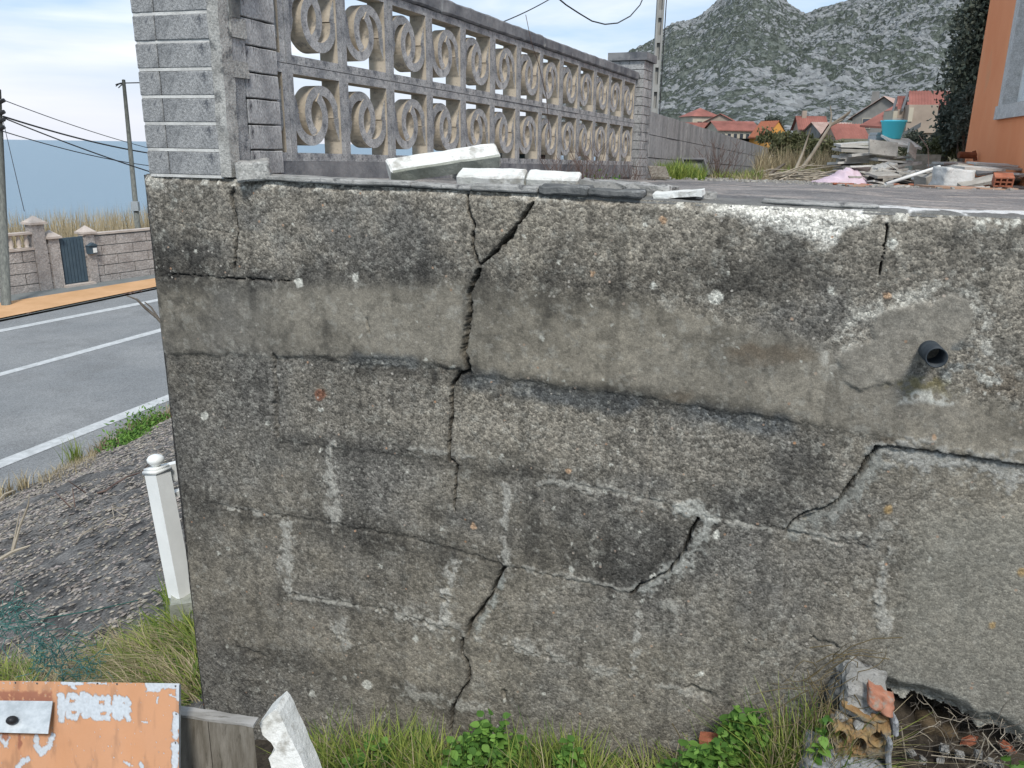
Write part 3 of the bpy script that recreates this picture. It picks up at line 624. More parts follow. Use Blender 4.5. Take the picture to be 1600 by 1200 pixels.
# ------------------------------------------------------------------ poles and cables
def pole(name, x0, y0, x1, y1, depth, w0, w1, m, label, zfloor=None, extra=None, n=8):
    top = at(x0, y0, depth); bot = at(x1, y1, depth)
    bot = top+(bot-top)*((EYE+RZ-0.1-top[2])/(bot[2]-top[2]))
    root = empty(name, bot, label, 'utility pole'); mb = MB(); mb.tube([bot, top], [w1, w0], n); mb.build('pole', m, root, True)
    return root, top, bot
pA, tA, bA = pole('utility_pole', 193, 125, 215, 352, 27, 0.055, 0.10, M_['wood_pole'], 'slim grey pole with a short cross wire beside the brick pillar, seaward side')
mb = MB()
for dy, dx in ((0.15, -0.28), (0.2, -0.2)):
    mb.tube([tA+np.array([dx, 0, -dy-.05]), tA+np.array([dx*.6, 0, -dy+.02]), tA+np.array([0, 0, -0.12])], 0.018, 5)
mb.tube([tA+np.array([-.28, 0, -.15]), tA+np.array([-.1, 0, -.1]), tA+np.array([0.5, 0, -.08]), tA+np.array([1.4, 0.3, -.08])], 0.02, 5); mb.build('cross_wire', M_['cable'], pA)
mb = MB(); bx = at(213, 322, 26.9); mb.box(bx-np.array([.12, .1, .15]), (.22, 0, 0), (0, .14, 0), (0, 0, .3)); mb.build('junction_box', M_['galv'], pA)
pB, tB, bB = pole('utility_pole', -3, 140, 5, 352, 21, 0.07, 0.12, M_['wood_pole'], 'thick dark pole carrying four cables at the left edge of the view')
for y in (158, 176, 188, 200):
    mb = MB(); q = at(3, y, 20.9); mb.tube([q-np.array([.06, 0, .03]), q+np.array([.07, 0, .03])], 0.05, 6)
    mb.build('insulator', M_['cable'], pB)
def cable(p, q, sag, r, label, group=None, m='cable', n=26):
    p, q = np.array(p, float), np.array(q, float); mb = MB()
    pts = [p+(q-p)*t+np.array([0, 0, -4*sag*t*(1-t)]) for t in np.linspace(0, 1, n)]
    mb.tube(pts, r, 5); return tag(mb.build('cable', M_[m]), label, 'cable', group)
cable(at(2, 155, 20.9), at(260, 238, 30), 0.10, 0.012, 'thin cable, topmost of those fanning right from the left-edge pole')
cable(at(5, 182, 20.9), at(260, 243, 30), 0.12, 0.024, 'thick upper cable of the crossing pair right of the left-edge pole')
cable(at(5, 184, 20.9), at(262, 277, 24), 0.06, 0.018, 'cable of the crossing pair that slopes most steeply to the brick pillar')
cable(at(4, 205, 20.9), at(262, 262, 30), 0.14, 0.014, 'lowest thin cable slanting over the sea to the brick pillar')
cable(at(4, 185, 20.9), at(38, 330, 17), 0.02, 0.008, 'thin stay wire dropping from the left-edge pole')
# concrete pole behind the far pillar, with its row of openings
pc = at(1021, 190, 26); hw0, hw1 = 0.13, 0.17
topC = at(1024, -150, 26)[2]; botC = EYE-1.9
root = empty('utility_pole', (pc[0], pc[1], botC), 'grey concrete pole with a ladder of slots rising behind the far brick pillar', 'utility pole')
mb = MB(); cx, cy = pc[0], pc[1]; H = topC-botC
for sx in (-1, 1): mb.box((cx+sx*0.083-0.03, cy-0.09, botC), (0.06, 0, 0), (0, 0.18, 0), (0, 0, H))
zz = botC
while zz < topC: mb.box((cx-0.052, cy-0.084, zz), (0.104, 0, 0), (0, 0.168, 0), (0, 0, 0.22)); zz += 0.72
mb.box((cx-0.0525, cy+0.02, botC), (0.105, 0, 0), (0, 0.03, 0), (0, 0, H)); mb.build('pole', M_['conc_pole'], root)
mb = MB(); mb.tube([(cx+0.16, cy-0.1, botC), (cx+0.16, cy-0.1, topC)], 0.016, 5); mb.build('conduit', M_['cable'], root)
cable(at(655, 70, 15), at(870, -8, 20), 0.15, 0.013, 'thin straight cable running up over the lattice fence')
p, q = at(855, -6, 18), at(1015, -45, 26)
def sagpts(): pass
mb = MB(); pts = [(868, -6), (885, 8), (905, 21), (925, 33), (945, 38), (965, 36), (985, 25), (1000, 8), (1012, -20)]
mb.tube([at(x, y, 18+i*.9) for i, (x, y) in enumerate(pts)], 0.018, 5)
tag(mb.build('cable', M_['cable']), 'thick slack cable hanging in a deep loop beside the concrete pole', 'cable')

# ------------------------------------------------------------------ far houses
def house(name, px, base_y, depth, w_, d_, h_, yaw, wall, roof, label, rh=1.6, rtype='gable', over=0.35, wins=(), ridge='x', chimney=False):
    """px: image column and row of the base centre of the facade; yaw turns the facade"""
    c = at(px, base_y, depth); root = empty(name, c, label, 'house'); cs, sn = math.cos(yaw), math.sin(yaw)
    def T(p): return (c[0]+p[0]*cs-p[1]*sn, c[1]+p[0]*sn+p[1]*cs, c[2]+p[2])
    def bx(mb, x0, x1, y0, y1, z0, z1, m=0): mb.box(T((x0, y0, z0)), np.array(T((x1, y0, z0)))-np.array(T((x0, y0, z0))), np.array(T((x0, y1, z0)))-np.array(T((x0, y0, z0))), (0, 0, z1-z0), m)
    mb = MB(); bx(mb, -w_/2, w_/2, 0, d_, -2.5, h_)
    if rtype == 'gable':
        if ridge == 'x': mb.add([T(q) for q in [(-w_/2, 0, h_), (-w_/2, d_, h_), (-w_/2, d_/2, h_+rh-.1), (w_/2, 0, h_), (w_/2, d_, h_), (w_/2, d_/2, h_+rh-.1)]], [(0, 1, 2), (3, 5, 4)])
        else: mb.add([T(q) for q in [(-w_/2, 0, h_), (w_/2, 0, h_), (0, 0, h_+rh-.1), (-w_/2, d_, h_), (w_/2, d_, h_), (0, d_, h_+rh-.1)]], [(0, 1, 2), (3, 5, 4)])
    mb.build('wall', wall, root)
    mb = MB(); e = over; th = 0.14
    def slope(a, b, c2, d2, along):
        """corrugated roof slope: a-b eave, d2-c2 ridge"""
        a, b, c2, d2 = [np.array(T(q)) for q in (a, b, c2, d2)]; n_ = max(4, int(np.linalg.norm(b-a)/0.28)); up = np.array([0, 0, 1.0]); vs = []; fs = []
        for i in range(n_*2+1):
            t = i/(n_*2); lift = up*(0.07 if i % 2 else 0.0); p0 = a+(b-a)*t+lift; p1 = d2+(c2-d2)*t+lift; vs += [p0, p1, p0-up*th]
        for i in range(n_*2): k = i*3; fs += [(k, k+3, k+4, k+1), (k+2, k+5, k+3, k)]
        mb.add(vs, fs)
    if rtype == 'gable' and ridge == 'x':
        slope((-w_/2-e, -e, h_-.15), (w_/2+e, -e, h_-.15), (w_/2+e, d_/2, h_+rh), (-w_/2-e, d_/2, h_+rh), 0)
        slope((w_/2+e, d_+e, h_-.15), (-w_/2-e, d_+e, h_-.15), (-w_/2-e, d_/2, h_+rh), (w_/2+e, d_/2, h_+rh), 0)
    elif rtype == 'gable':
        slope((-w_/2-e, d_+e, h_-.15), (-w_/2-e, -e, h_-.15), (0, -e, h_+rh), (0, d_+e, h_+rh), 0)
        slope((w_/2+e, -e, h_-.15), (w_/2+e, d_+e, h_-.15), (0, d_+e, h_+rh), (0, -e, h_+rh), 0)
    else:
        ap = (0, d_/2, h_+rh); cs_ = [(-w_/2-e, -e, h_-.1), (w_/2+e, -e, h_-.1), (w_/2+e, d_+e, h_-.1), (-w_/2-e, d_+e, h_-.1)]
        r0 = (-max(0, w_/2-d_/2), d_/2, h_+rh); r1 = (max(0, w_/2-d_/2), d_/2, h_+rh)
        mb.add([T(q) for q in cs_+[r0, r1]], [(0, 1, 5, 4), (1, 2, 5), (2, 3, 4, 5), (3, 0, 4)])
    rf = mb.build('roof', roof, root)
    if chimney: 
        mb = MB(); bx(mb, -w_*.28-.3, -w_*.28+.3, d_*.4, d_*.4+.6, h_+rh*.5, h_+rh+.7); mb.build('chimney', wall, rf)
    for (wx, wz, ww, wh) in wins:
        mb = MB(); bx(mb, wx-ww/2-.08, wx+ww/2+.08, -0.06, 0.05, wz-.08, wz+wh+.08); f = mb.build('window', M_['cream'], root)
        mb = MB(); bx(mb, wx-ww/2, wx+ww/2, -0.075, -0.055, wz, wz+wh); mb.build('pane', M_['glass'], f)
    return root, T, bx
# tower house and its low neighbour
house('house', 1100, 222, 150, 5.2, 5.2, 4.6, 0.25, M_['cream'], M_['rooftile'], 'cream tower house with a pyramid red roof above the grey block wall', rh=1.5, rtype='hip', wins=((-1.2, 2.6, .9, 1), (1.0, 2.6, .9, 1)))
house('house', 1078, 226, 140, 7, 4, 2.2, 0.1, M_['cream'], M_['rooftile'], 'low red-roofed house just left of and below the tower house', rh=1.5)
house('house', 1122, 224, 142, 6, 5, 3.4, -0.35, M_['stonehouse'], M_['rooftile'], 'red-roofed house squeezed between the tower house and the long cream house', rh=1.5, ridge='y')
house('house', 1152, 232, 120, 6.2, 5.5, 2.7, 0.15, M_['cream'], M_['rooftile'], 'long cream house with a red tiled roof beside the round dark tree', rh=1.2, wins=tuple((-2.4+k*0.95, 1.2, .5, .9) for k in range(6)))
house('house', 1212, 237, 80, 2.4, 3, 1.5, 0.3, M_['orange_far'], M_['terracotta'], 'small bright orange gabled house peeping over the block wall', rh=1.4, ridge='y', over=.1)
house('house', 1268, 222, 110, 3.4, 4, 1.8, -0.1, M_['stonehouse'], M_['rooftile'], 'small red-roofed house behind the dead branches', rh=1.6, chimney=True)
house('house', 1329, 234, 75, 2.7, 3, 1.0, 0.1, M_['stonehouse'], M_['rooftile'], 'low red roof just left of the turquoise bucket', rh=1.3)
house('house', 1312, 228, 100, 5.0, 5, 1.6, 0.1, M_['greyhouse'], M_['roof_old'], 'faded grey roof peeping above the low red roof', rh=1.2)
hr, T, bx = house('house', 1372, 226, 82, 5.6, 7.0, 2.6, -0.62, M_['greyhouse'], M_['roof_old'], 'grey stone house with a faded pink roof on the left of the dormer house', rh=2.0, ridge='y', wins=((-1.4, 1.6, .7, .9), (0.9, 1.6, .8, .9), (-1.4, -.2, .8, 1.1), (0.9, -.2, .7, .9)), chimney=True)
# dormer house: big stone gable with two red dormers
cH = at(1440, 236, 46); hd = empty('house', cH, 'pink stone house with two red tiled dormers and a grey raking roof edge', 'house')
def hp(x, y, dd=0.0): return at(x, y, 46+dd)
mb = MB(); gf = [hp(1404, 238), hp(1490, 238), hp(1490, 196), hp(1482, 168), hp(1416, 205)]
back = [p+np.array([1.5, 5, 0]) for p in gf]; nn_ = len(gf)
mb.add(gf+back, [tuple(range(nn_))]+[(i, (i+1) % nn_, (i+1) % nn_+nn_, i+nn_) for i in range(nn_)]+[tuple(range(nn_, 2*nn_))[::-1]])
mb.build('wall', M_['stonehouse'], hd)
mb = MB(); e0, e1 = hp(1408, 209, -.35), hp(1486, 164, -.35); mb.box(e0, e1-e0, (0.3, 1.0, 0), (0, 0, -0.26)); mb.build('roof_edge', M_['roof_grey'], hd)
mb = MB(); a, b = hp(1414, 203, 0), hp(1482, 164, 0); mb.box(a, b-a, (-1.3, 3.2, 0.2), (0, 0, 0.12)); mb.build('roof', M_['rooftile'], hd)
def dormer(x0, x1, yb, ye, yr, xe0, xe1, dd, gx):
    """wall face x0..x1 from yb up to eave ye, roof to ridge yr spanning xe0..xe1; gx left gable point"""
    f0, f1 = hp(x0, yb, dd), hp(x1, yb, dd); t0 = hp(x0, ye, dd); hgt = t0[2]-f0[2]; off = np.array([0.25, 2.4, 0])
    mb = MB(); mb.box(f0-np.array([0, 0, .4]), f1-f0, off, (0, 0, hgt+.4))
    dwl = mb.build('dormer', M_['stonehouse'], hd)
    A, B = hp(xe0, ye+1, dd-.2), hp(xe1, ye+1, dd-.2); C, D = hp(xe1-1, yr, dd+1.4), hp(xe0, yr, dd+1.4); C = C+np.array([.0, 0, 0]); mb = MB(); vs = []; fs = []; n_ = max(6, int((xe1-xe0)/4.6)); rows_ = 7
    for r_ in range(rows_+1):
        for i in range(n_*2+1):
            t = i/(2*n_); q = (A+(B-A)*t)*(1-r_/rows_)+(D+(C-D)*t)*(r_/rows_); q = q+np.array([0, 0, (0.05 if i % 2 else 0)]); vs.append(q)
            if r_ < rows_: vs.append(q*0+((A+(B-A)*t)*(1-(r_+1)/rows_)+(D+(C-D)*t)*((r_+1)/rows_))+np.array([0, 0, (0.05 if i % 2 else 0)+0.05]))
    m_ = n_*2+1; fs = []; idx = 0; rowsidx = []
    k = 0
    for r_ in range(rows_):
        rowsidx.append(k); k += 2*m_
    for r_ in range(rows_):
        b0 = rowsidx[r_]
        for i in range(m_-1): fs.append((b0+2*i, b0+2*i+2, b0+2*i+3, b0+2*i+1))
    mb.add(vs, fs); mb.build('tiled_roof', M_['rooftile'], dwl)
    # gable side to the left, in shade under a grey verge
    mb = MB(); g = hp(gx, ye+6, dd+.2); v = [D+np.array([0, 0, .03]), A+np.array([-.03, 0, 0.0]), g]
    mb.box(D+np.array([-.1, 0, 0.02]), g-D, (0.14, 0, 0), (0, 0, -0.16)); mb.build('verge', M_['roof_grey'], dwl)
    return dwl
d1 = dormer(1416, 1462, 196, 164, 144, 1420, 1486, -0.3, 1411)
mb = MB(); q0 = hp(1418, 190, -.42); q1 = hp(1425, 190, -.42); mb.box(q0, q1-q0, (0, .1, 0), (0, 0, 0.75)); wf = mb.build('window', M_['cream'], d1)
mb = MB(); q0 = hp(1419.5, 188, -.45); q1 = hp(1423.5, 188, -.45); mb.box(q0, q1-q0, (0, .02, 0), (0, 0, 0.6)); 
d2 = dormer(1400, 1416, 196, 171, 152, 1402, 1418, 0.3, 1395)
mb = MB(); q0 = hp(1392, 205, .4); q1 = hp(1401, 205, .4); mb.box(q0, q1-q0, (0.1, 1.5, 0), (0, 0, 1.1)); mb.build('bay', M_['cream'], hd)

# round dark tree and garden shrubs
shrub('tree', at(1203, 203, 100), (2.0, 2.0, 1.75), 5000, 0.30, M_['leafdark'], 'round dark green tree between the cream house and the branches', 'tree', clumps=22)

# ------------------------------------------------------------------ terrace
ss = np.concatenate([np.linspace(-1.27, 1.7, 120), np.linspace(1.75, 9, 60)]); ds = np.concatenate([np.linspace(0.13, 1.2, 60), np.linspace(1.25, 9.5, 130)])
S, D = np.meshgrid(ss, ds, indexing='ij')
# left limit follows the lattice line
LA = math.radians(24.28); lat_t = (math.sin(LA-AW), math.cos(LA-AW))   # in (s,d)
SL = S.copy(); lim = -1.30+(D-0.29)*lat_t[0]/lat_t[1]
SL = lim+(S-S.min())*(9-lim)/(9-S.min())
Z = zterr(SL, D)+(fbm(SL*3, D*3, 31, 4)-0.5)*0.018+(fbm(SL*30, D*30, 33, 2)-0.5)*0.003
V = (Wn[None, None, :]*(WD+D[..., None])+Wt[None, None, :]*SL[..., None]); V[..., 2] = EYE+Z
ii = np.arange(S.size).reshape(S.shape)
Fq = np.stack([ii[:-1, :-1], ii[1:, :-1], ii[1:, 1:], ii[:-1, 1:]], -1).reshape(-1, 4)
tag(mesh_np('terrace', V.reshape(-1, 3), Fq, M_['terrace']), kind='structure')
# the earth the terrace stands on (its far and side faces)
mb = MB(); zz0 = -3.6
def tp(s, d, z): return wp(s, d, z)
q = [(-1.50, 0.34), (9, 0.34), (9, 9.45), (-1.30+9.2*lat_t[0]/lat_t[1]-.1, 9.45)]
mb.add([tp(s, d, zterr(s, d)-0.035) for s, d in q]+[tp(s, d, zz0) for s, d in q], [(0, 1, 2, 3), (4, 5, 1, 0)[::-1], (5, 6, 2, 1)[::-1], (6, 7, 3, 2)[::-1], (7, 4, 0, 3)[::-1]])
tag(mb.build('terrace_fill', M_['soil']), kind='structure')
#@@PART2
# ------------------------------------------------------------------ the cracked retaining wall
wall = empty('retaining_wall', wp(0, 0, -1.7), 'big cracked and stained grey block retaining wall filling the foreground', 'wall')
def wall_fields(S, Zr):
    """relief (metres, towards the viewer), colour and smoothness on the face of the wall.
    Features are laid out in the traced plan of the face (PX, PY)."""
    P = Wn[None, None, :]*WD+Wt[None, None, :]*S[..., None]; P = P.copy(); P[..., 2] = Zr
    wd = P@Fv; PX = 800+F_PX*(P@Rv)/wd; PY = 600-F_PX*(P@Uv)/wd
    jx = (fbm(PX/26, PY/26, 1, 4)-0.5)*22; jy = (fbm(PX/26+9, PY/26, 2, 4)-0.5)*22
    X = PX+jx; Y = PY+jy
    X2 = PX+(fbm(PX/8, PY/8, 3, 3)-0.5)*9; Y2 = PY+(fbm(PX/8+4, PY/8, 4, 3)-0.5)*9
    H = (fbm(S/0.35, Zr/0.35, 5, 3)-0.5)*0.008 + (fbm(S/0.05, Zr/0.05, 6, 3, .4)-0.5)*0.0022
    peb = fbm(S/0.0075, Zr/0.0075, 7, 2)
    n_big = fbm(S/0.5, Zr/0.4, 8, 5, 0.55); n_mid = fbm(S/0.11, Zr/0.09, 9, 5, 0.6); streak = fbm(S/0.035, Zr/0.30, 10, 4, 0.6); n_f = fbm(S/0.022, Zr/0.022, 12, 4, 0.65)
    def ell(x, y, rx, ry, soft=0.55, XX=None, YY=None):
        r = np.hypot(((X if XX is None else XX)-x)/rx, ((Y if YY is None else YY)-y)/ry); r = r+(n_mid-0.5)*0.9
        return sstep(1.0+soft*0.5, 1.0-soft*0.5, r)
    def band(pts, w, XX=X2, YY=Y2): return seg_dist(XX, YY, pts)-w/2
    # base colour
    t = np.clip(0.5+(n_big-0.5)*2.2+(n_mid-0.5)*1.2, 0, 1)[..., None]
    C = np.array([0.145, 0.138, 0.128])*(1-t)+np.array([0.245, 0.222, 0.185])*t
    smooth = np.clip(0.18+(n_big-0.5)*0.8, 0, 1)
    def mixc(mask, col, k=1.0):
        nonlocal C
        m = np.clip(mask*k, 0, 1)[..., None]; C = C*(1-m)+np.array(col)*m
    def mul(mask, k):
        nonlocal C
        C = C*(1-np.clip(mask, 0, 1)*(1-k))[..., None]
    row1 = np.interp(PX, [200, 430, 700, 760, 1000, 1250, 1600], [432, 438, 428, 440, 462, 520, 640])
    row2 = np.interp(PX, [200, 430, 640, 720, 760, 900, 1200, 1300, 1600], [552, 556, 562, 578, 586, 606, 652, 668, 730])
    # exposed pebbly concrete of the top course and of the third course
    top_c = sstep(18, -14, PY+jy*0.8-row1)
    mixc(top_c*sstep(0.3, 0.6, n_mid), (0.255, 0.232, 0.20), 0.7); smooth = smooth*(1-top_c*0.95)
    # buttery render band
    b2 = sstep(-10, 26, PY+jy-row1)*sstep(14, -14, PY+jy*.7-row2)
    mixc(b2*sstep(330, 480, PX)*sstep(1370, 1250, PX), (0.25, 0.226, 0.185), 0.60); smooth = np.maximum(smooth, b2*0.72); H += b2*0.0035
    c3_ = sstep(-4, 30, PY-row2)*sstep(430, 470, PX)*sstep(1230, 1180, PX)*sstep(135, 100, PY-row2); mixc(c3_, (0.235, 0.212, 0.178), 0.5); smooth = smooth*(1-c3_*0.9)
    # dark growth under the course lips, plus painted shade below the render band
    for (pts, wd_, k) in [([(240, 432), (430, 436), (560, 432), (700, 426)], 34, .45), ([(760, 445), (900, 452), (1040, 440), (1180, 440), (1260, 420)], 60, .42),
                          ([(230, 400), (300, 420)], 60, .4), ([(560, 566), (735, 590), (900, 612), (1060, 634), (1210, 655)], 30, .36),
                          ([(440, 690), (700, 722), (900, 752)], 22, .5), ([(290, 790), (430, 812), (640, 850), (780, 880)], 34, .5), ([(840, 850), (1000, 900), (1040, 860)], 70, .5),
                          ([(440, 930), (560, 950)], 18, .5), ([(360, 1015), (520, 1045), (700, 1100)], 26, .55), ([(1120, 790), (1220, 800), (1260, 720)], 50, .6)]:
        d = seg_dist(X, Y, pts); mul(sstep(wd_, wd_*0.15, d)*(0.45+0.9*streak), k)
    d = seg_dist(X, Y, [(740, 590), (830, 612), (1010, 640), (1220, 668)]); mixc(sstep(26, 4, d)*sstep(.3, .6, n_mid), (0.095, 0.105, 0.115), 0.75)  # bluish shadow line below the render band's ledge, painted into the colour
    d = seg_dist(X, Y, [(560, 562), (640, 568)]); mixc(sstep(16, 4, d), (0.17, 0.18, 0.185), 0.6)
    # general dark lichen
    for (x, y, rx, ry, k) in [(255, 700, 60, 420, .50), (330, 560, 90, 90, .62), (330, 400, 34, 34, .32), (296, 376, 24, 20, .42), (310, 292, 30, 24, .5), (440, 620, 60, 60, .8), (640, 390, 120, 40, .6),
                              (330, 900, 70, 160, .62), (420, 1080, 120, 50, .62), (600, 880, 140, 60, .66), (960, 850, 120, 62, .48), (905, 560, 50, 30, .6), (960, 480, 60, 40, .5), (1180, 470, 70, 35, .55), (1200, 540, 90, 30, .45),
                              (820, 505, 60, 40, .6), (1500, 420, 70, 60, .62), (1560, 560, 60, 60, .5), (1590, 640, 60, 40, .5), (1300, 420, 70, 30, .6), (1100, 410, 70, 24, .6), (1430, 740, 60, 40, .55), (1400, 850, 40, 60, .7), (1130, 400, 24, 60, .7),
                              (1220, 990, 120, 60, .8), (1570, 1080, 22, 18, .42), (1480, 980, 60, 30, .78), (1360, 1040, 26, 16, .5), (1500, 900, 40, 22, .7), (640, 1000, 110, 40, .75), (380, 980, 60, 60, .6), (680, 480, 50, 40, .75), (860, 780, 60, 40, .7), (1180, 770, 60, 40, .6), (880, 400, 80, 30, .72), (1450, 600, 40, 20, .6)]:
        mul(ell(x, y, rx, ry, 1.3)*(0.25+1.0*n_f)*.58, k)
    mul(sstep(0.52, 0.72, n_mid)*0.8, 0.62); mul(sstep(0.54, 0.75, streak)*0.8, 0.62); mul(sstep(0.54, 0.72, n_f)*(.3+1.4*n_mid), 0.70); mul(sstep(.50, .66, fbm(S/.013, Zr/.013, 45, 4, .7))*(1-smooth*.6), .72); mixc(sstep(.56, .72, fbm(S/.02, Zr/.02, 46, 5, .7)), (.33, .325, .30), .35); mul(sstep(.48, .66, fbm(S/0.09, Zr/0.08, 44, 6, .7)), .80)
    # brown stains
    for (x, y, rx, ry) in [(1190, 552, 55, 12), (1060, 618, 22, 8), (1165, 548, 30, 6), (1250, 555, 30, 14), (500, 616, 12, 10), (1390, 690, 30, 8), (1560, 600, 50, 22)]: mixc(ell(x, y, rx, ry, .9), (0.11, 0.085, 0.06), .5)
    # right lower part: repaired, smoother, greener
    rl = sstep(1390, 1480, PX+0.25*(PY-800)+jx*2)*sstep(770, 830, PY); mixc(rl, (0.195, 0.19, 0.168), .6); smooth = np.maximum(smooth, rl*.45)
    # repair patch around the drain
    pp = [(1340, 545), (1380, 520), (1385, 495), (1420, 480), (1470, 472), (1505, 478), (1520, 505)]
    patch = np.maximum.reduce([ell(1440, 520, 72, 50, .25, X2, Y2), ell(1370, 565, 58, 32, .3, X2, Y2), ell(1480, 500, 36, 34, .25, X2, Y2), ell(1345, 590, 26, 18, .4, X2, Y2)])
    mixc(patch, (0.245, 0.228, 0.20), .65); mul(patch*sstep(.42, .6, n_f), .8); smooth = np.maximum(smooth, patch*.7); H += patch*0.005
    halo = sstep(26, 6, seg_dist(X2, Y2, [(1300, 560), (1345, 500), (1400, 474), (1500, 452), (1530, 500), (1540, 560)]))*(1-patch)*sstep(.42, .6, n_f)
    mixc(halo, (0.40, 0.39, 0.36), .8)
    mixc(ell(1500, 570, 40, 36, .7)*sstep(.45, .6, n_f), (0.10, 0.115, 0.125), .75)  # shadow of the drain to its lower right, painted dark bluish
    mixc(ell(1540, 590, 60, 26, .9)*sstep(.5, .62, n_f), (0.36, 0.36, 0.34), .8)
    mixc(ell(1440, 605, 50, 16, .8)*sstep(.4, .6, n_f), (0.13, 0.11, 0.045), .75)
    mixc(ell(1450, 622, 50, 10, .9)*sstep(.5, .6, n_f), (0.42, 0.42, 0.40), .8)
    # limewash runs under the top edge
    lw = np.interp(PX, [1110, 1150, 1190, 1220, 1250, 1275, 1290, 1310, 1330, 1360, 1372], [330, 338, 350, 352, 368, 372, 378, 372, 352, 345, 330])
    wash = sstep(10, -8, PY+jy*1.3-lw)*sstep(1090, 1150, X)*sstep(1385, 1360, X)*sstep(.30, .46, n_f+0.15*sstep(350, 335, PY)); mixc(wash, (0.60, 0.59, 0.56), .92)
    mixc(sstep(10, 0, PY-np.interp(PX, [360, 700, 1000, 1380, 1600], [290, 300, 318, 340, 350]))*sstep(.45, .6, n_f), (0.42, 0.41, 0.38), .75)
    mixc(ell(1550, 345, 60, 14, .9)*sstep(.5, .6, n_f), (0.40, 0.40, 0.37), .6)
    for (x, y, r_) in [(555, 433, 7), (467, 440, 6), (1118, 464, 11), (1021, 447, 5), (1035, 344, 6), (318, 650, 6), (572, 1070, 8), (1060, 800, 4), (1120, 837, 7), (500, 618, 8), (925, 428, 4), (1008, 352, 3), (1396, 380, 9), (888, 737, 5), (1385, 462, 6), (1458, 683, 5), (1455, 622, 5), (1300, 455, 6), (500, 640, 3), (740, 823, 5), (648, 1001, 5), (485, 1085, 5), (1020, 902, 5), (892, 891, 5), (1095, 1055, 4), (1330, 1030, 4)]:
        org = (x, y) in [(888, 737), (1035, 344), (925, 428), (1458, 683), (740, 823), (1385, 462)]
        col = (0.38, 0.25, 0.16) if org else (0.17, .07, .04) if (x, y) == (500, 618) else (0.46, 0.46, 0.43)
        mixc(sstep(1.15, .75, np.hypot(X2-x, Y2-y)/r_), col, .9)
    for (x, y, r_) in [(1388, 800, 7), (1598, 895, 7), (1552, 978, 5), (1257, 813, 4)]: mixc(sstep(1.3, .6, np.hypot(X2-x, Y2-y)/r_), (0.34, 0.22, 0.08), .7)
    for k in range(150):        # pale lichen dots
        x, y, r_ = rnd.uniform(240, 1600), rnd.uniform(310, 1140), rnd.uniform(1.2, 3.4); m = np.hypot(X2-x, Y2-y)/r_ < 1.0
        C[m] = C[m]*.25+np.array([0.40, 0.40, 0.37])*.75
    # mortar: pale pointing smeared over joints
    q_f = fbm(S/.008, Zr/.008, 22, 2)
    def smear(pts, w, k=.85, col=(0.30, 0.295, 0.275), h=0.0022, br=.43):
        nonlocal H, smooth
        d = seg_dist(X2, Y2, pts); m = sstep(w*.75, w*.22, d+(n_f-.5)*w*1.7+(q_f-.5)*w*.9)*sstep(br-.06, br+.10, fbm(S/.025, Zr/.025, 21, 4, .65)); mixc(m*(.55+.9*q_f), col, k*.86); H = H+m*h; smooth = np.maximum(smooth, m*.45)
    for pts, w_ in [([(514, 705), (518, 750), (524, 815)], 17), ([(447, 822), (446, 870), (448, 915)], 16), ([(791, 758), (789, 820), (787, 872)], 11), ([(703, 885), (700, 930)], 18), ([(697, 930), (694, 985)], 10), ([(690, 925), (688, 975)], 6),
                    ([(998, 958), (992, 1010), (990, 1062)], 8), ([(532, 985), (540, 1010)], 22), ([(1386, 865), (1372, 940)], 13), ([(1375, 940), (1385, 975)], 18)]: smear(pts, w_*1.1, .95, (0.33, 0.325, 0.305), br=.36)
    for pts, w_ in [([(450, 930), (520, 942), (600, 958), (660, 975), (700, 987)], 9), ([(600, 955), (690, 985)], 20), ([(735, 998), (800, 1012), (900, 1040), (1000, 1062)], 10), ([(780, 1002), (850, 1020)], 16), ([(620, 1075), (690, 1098), (765, 1117)], 16), ([(1020, 1068), (1090, 1085)], 10),
                    ([(640, 700), (740, 715)], 7), ([(360, 795), (430, 806)], 8), ([(850, 752), (900, 758), (1000, 778), (1080, 800)], 12), ([(1100, 808), (1230, 835)], 9), ([(1230, 828), (1300, 840), (1350, 852)], 16), ([(1350, 850), (1390, 820)], 20),
                    ([(790, 885), (900, 905), (985, 925)], 7), ([(1020, 925), (1060, 950)], 18), ([(700, 975), (740, 1000)], 12), ([(1180, 655), (1250, 670)], 5)]: smear(pts, w_, .8)
    smear([(1060, 795), (1110, 805), (1095, 840), (1070, 880), (1010, 918)], 20, .9, (0.34, 0.345, 0.33), br=.34)
    smear([(785, 905), (770, 940), (742, 985)], 13, .7, (0.31, 0.33, 0.32), br=.33)
    smear([(1385, 705), (1440, 712), (1500, 722), (1600, 745)], 32, 1.0, (0.31, 0.31, 0.30), br=.2)
    smear([(1372, 715), (1347, 758), (1306, 800), (1244, 828)], 26, .95, (0.22, 0.225, 0.215), br=.2)
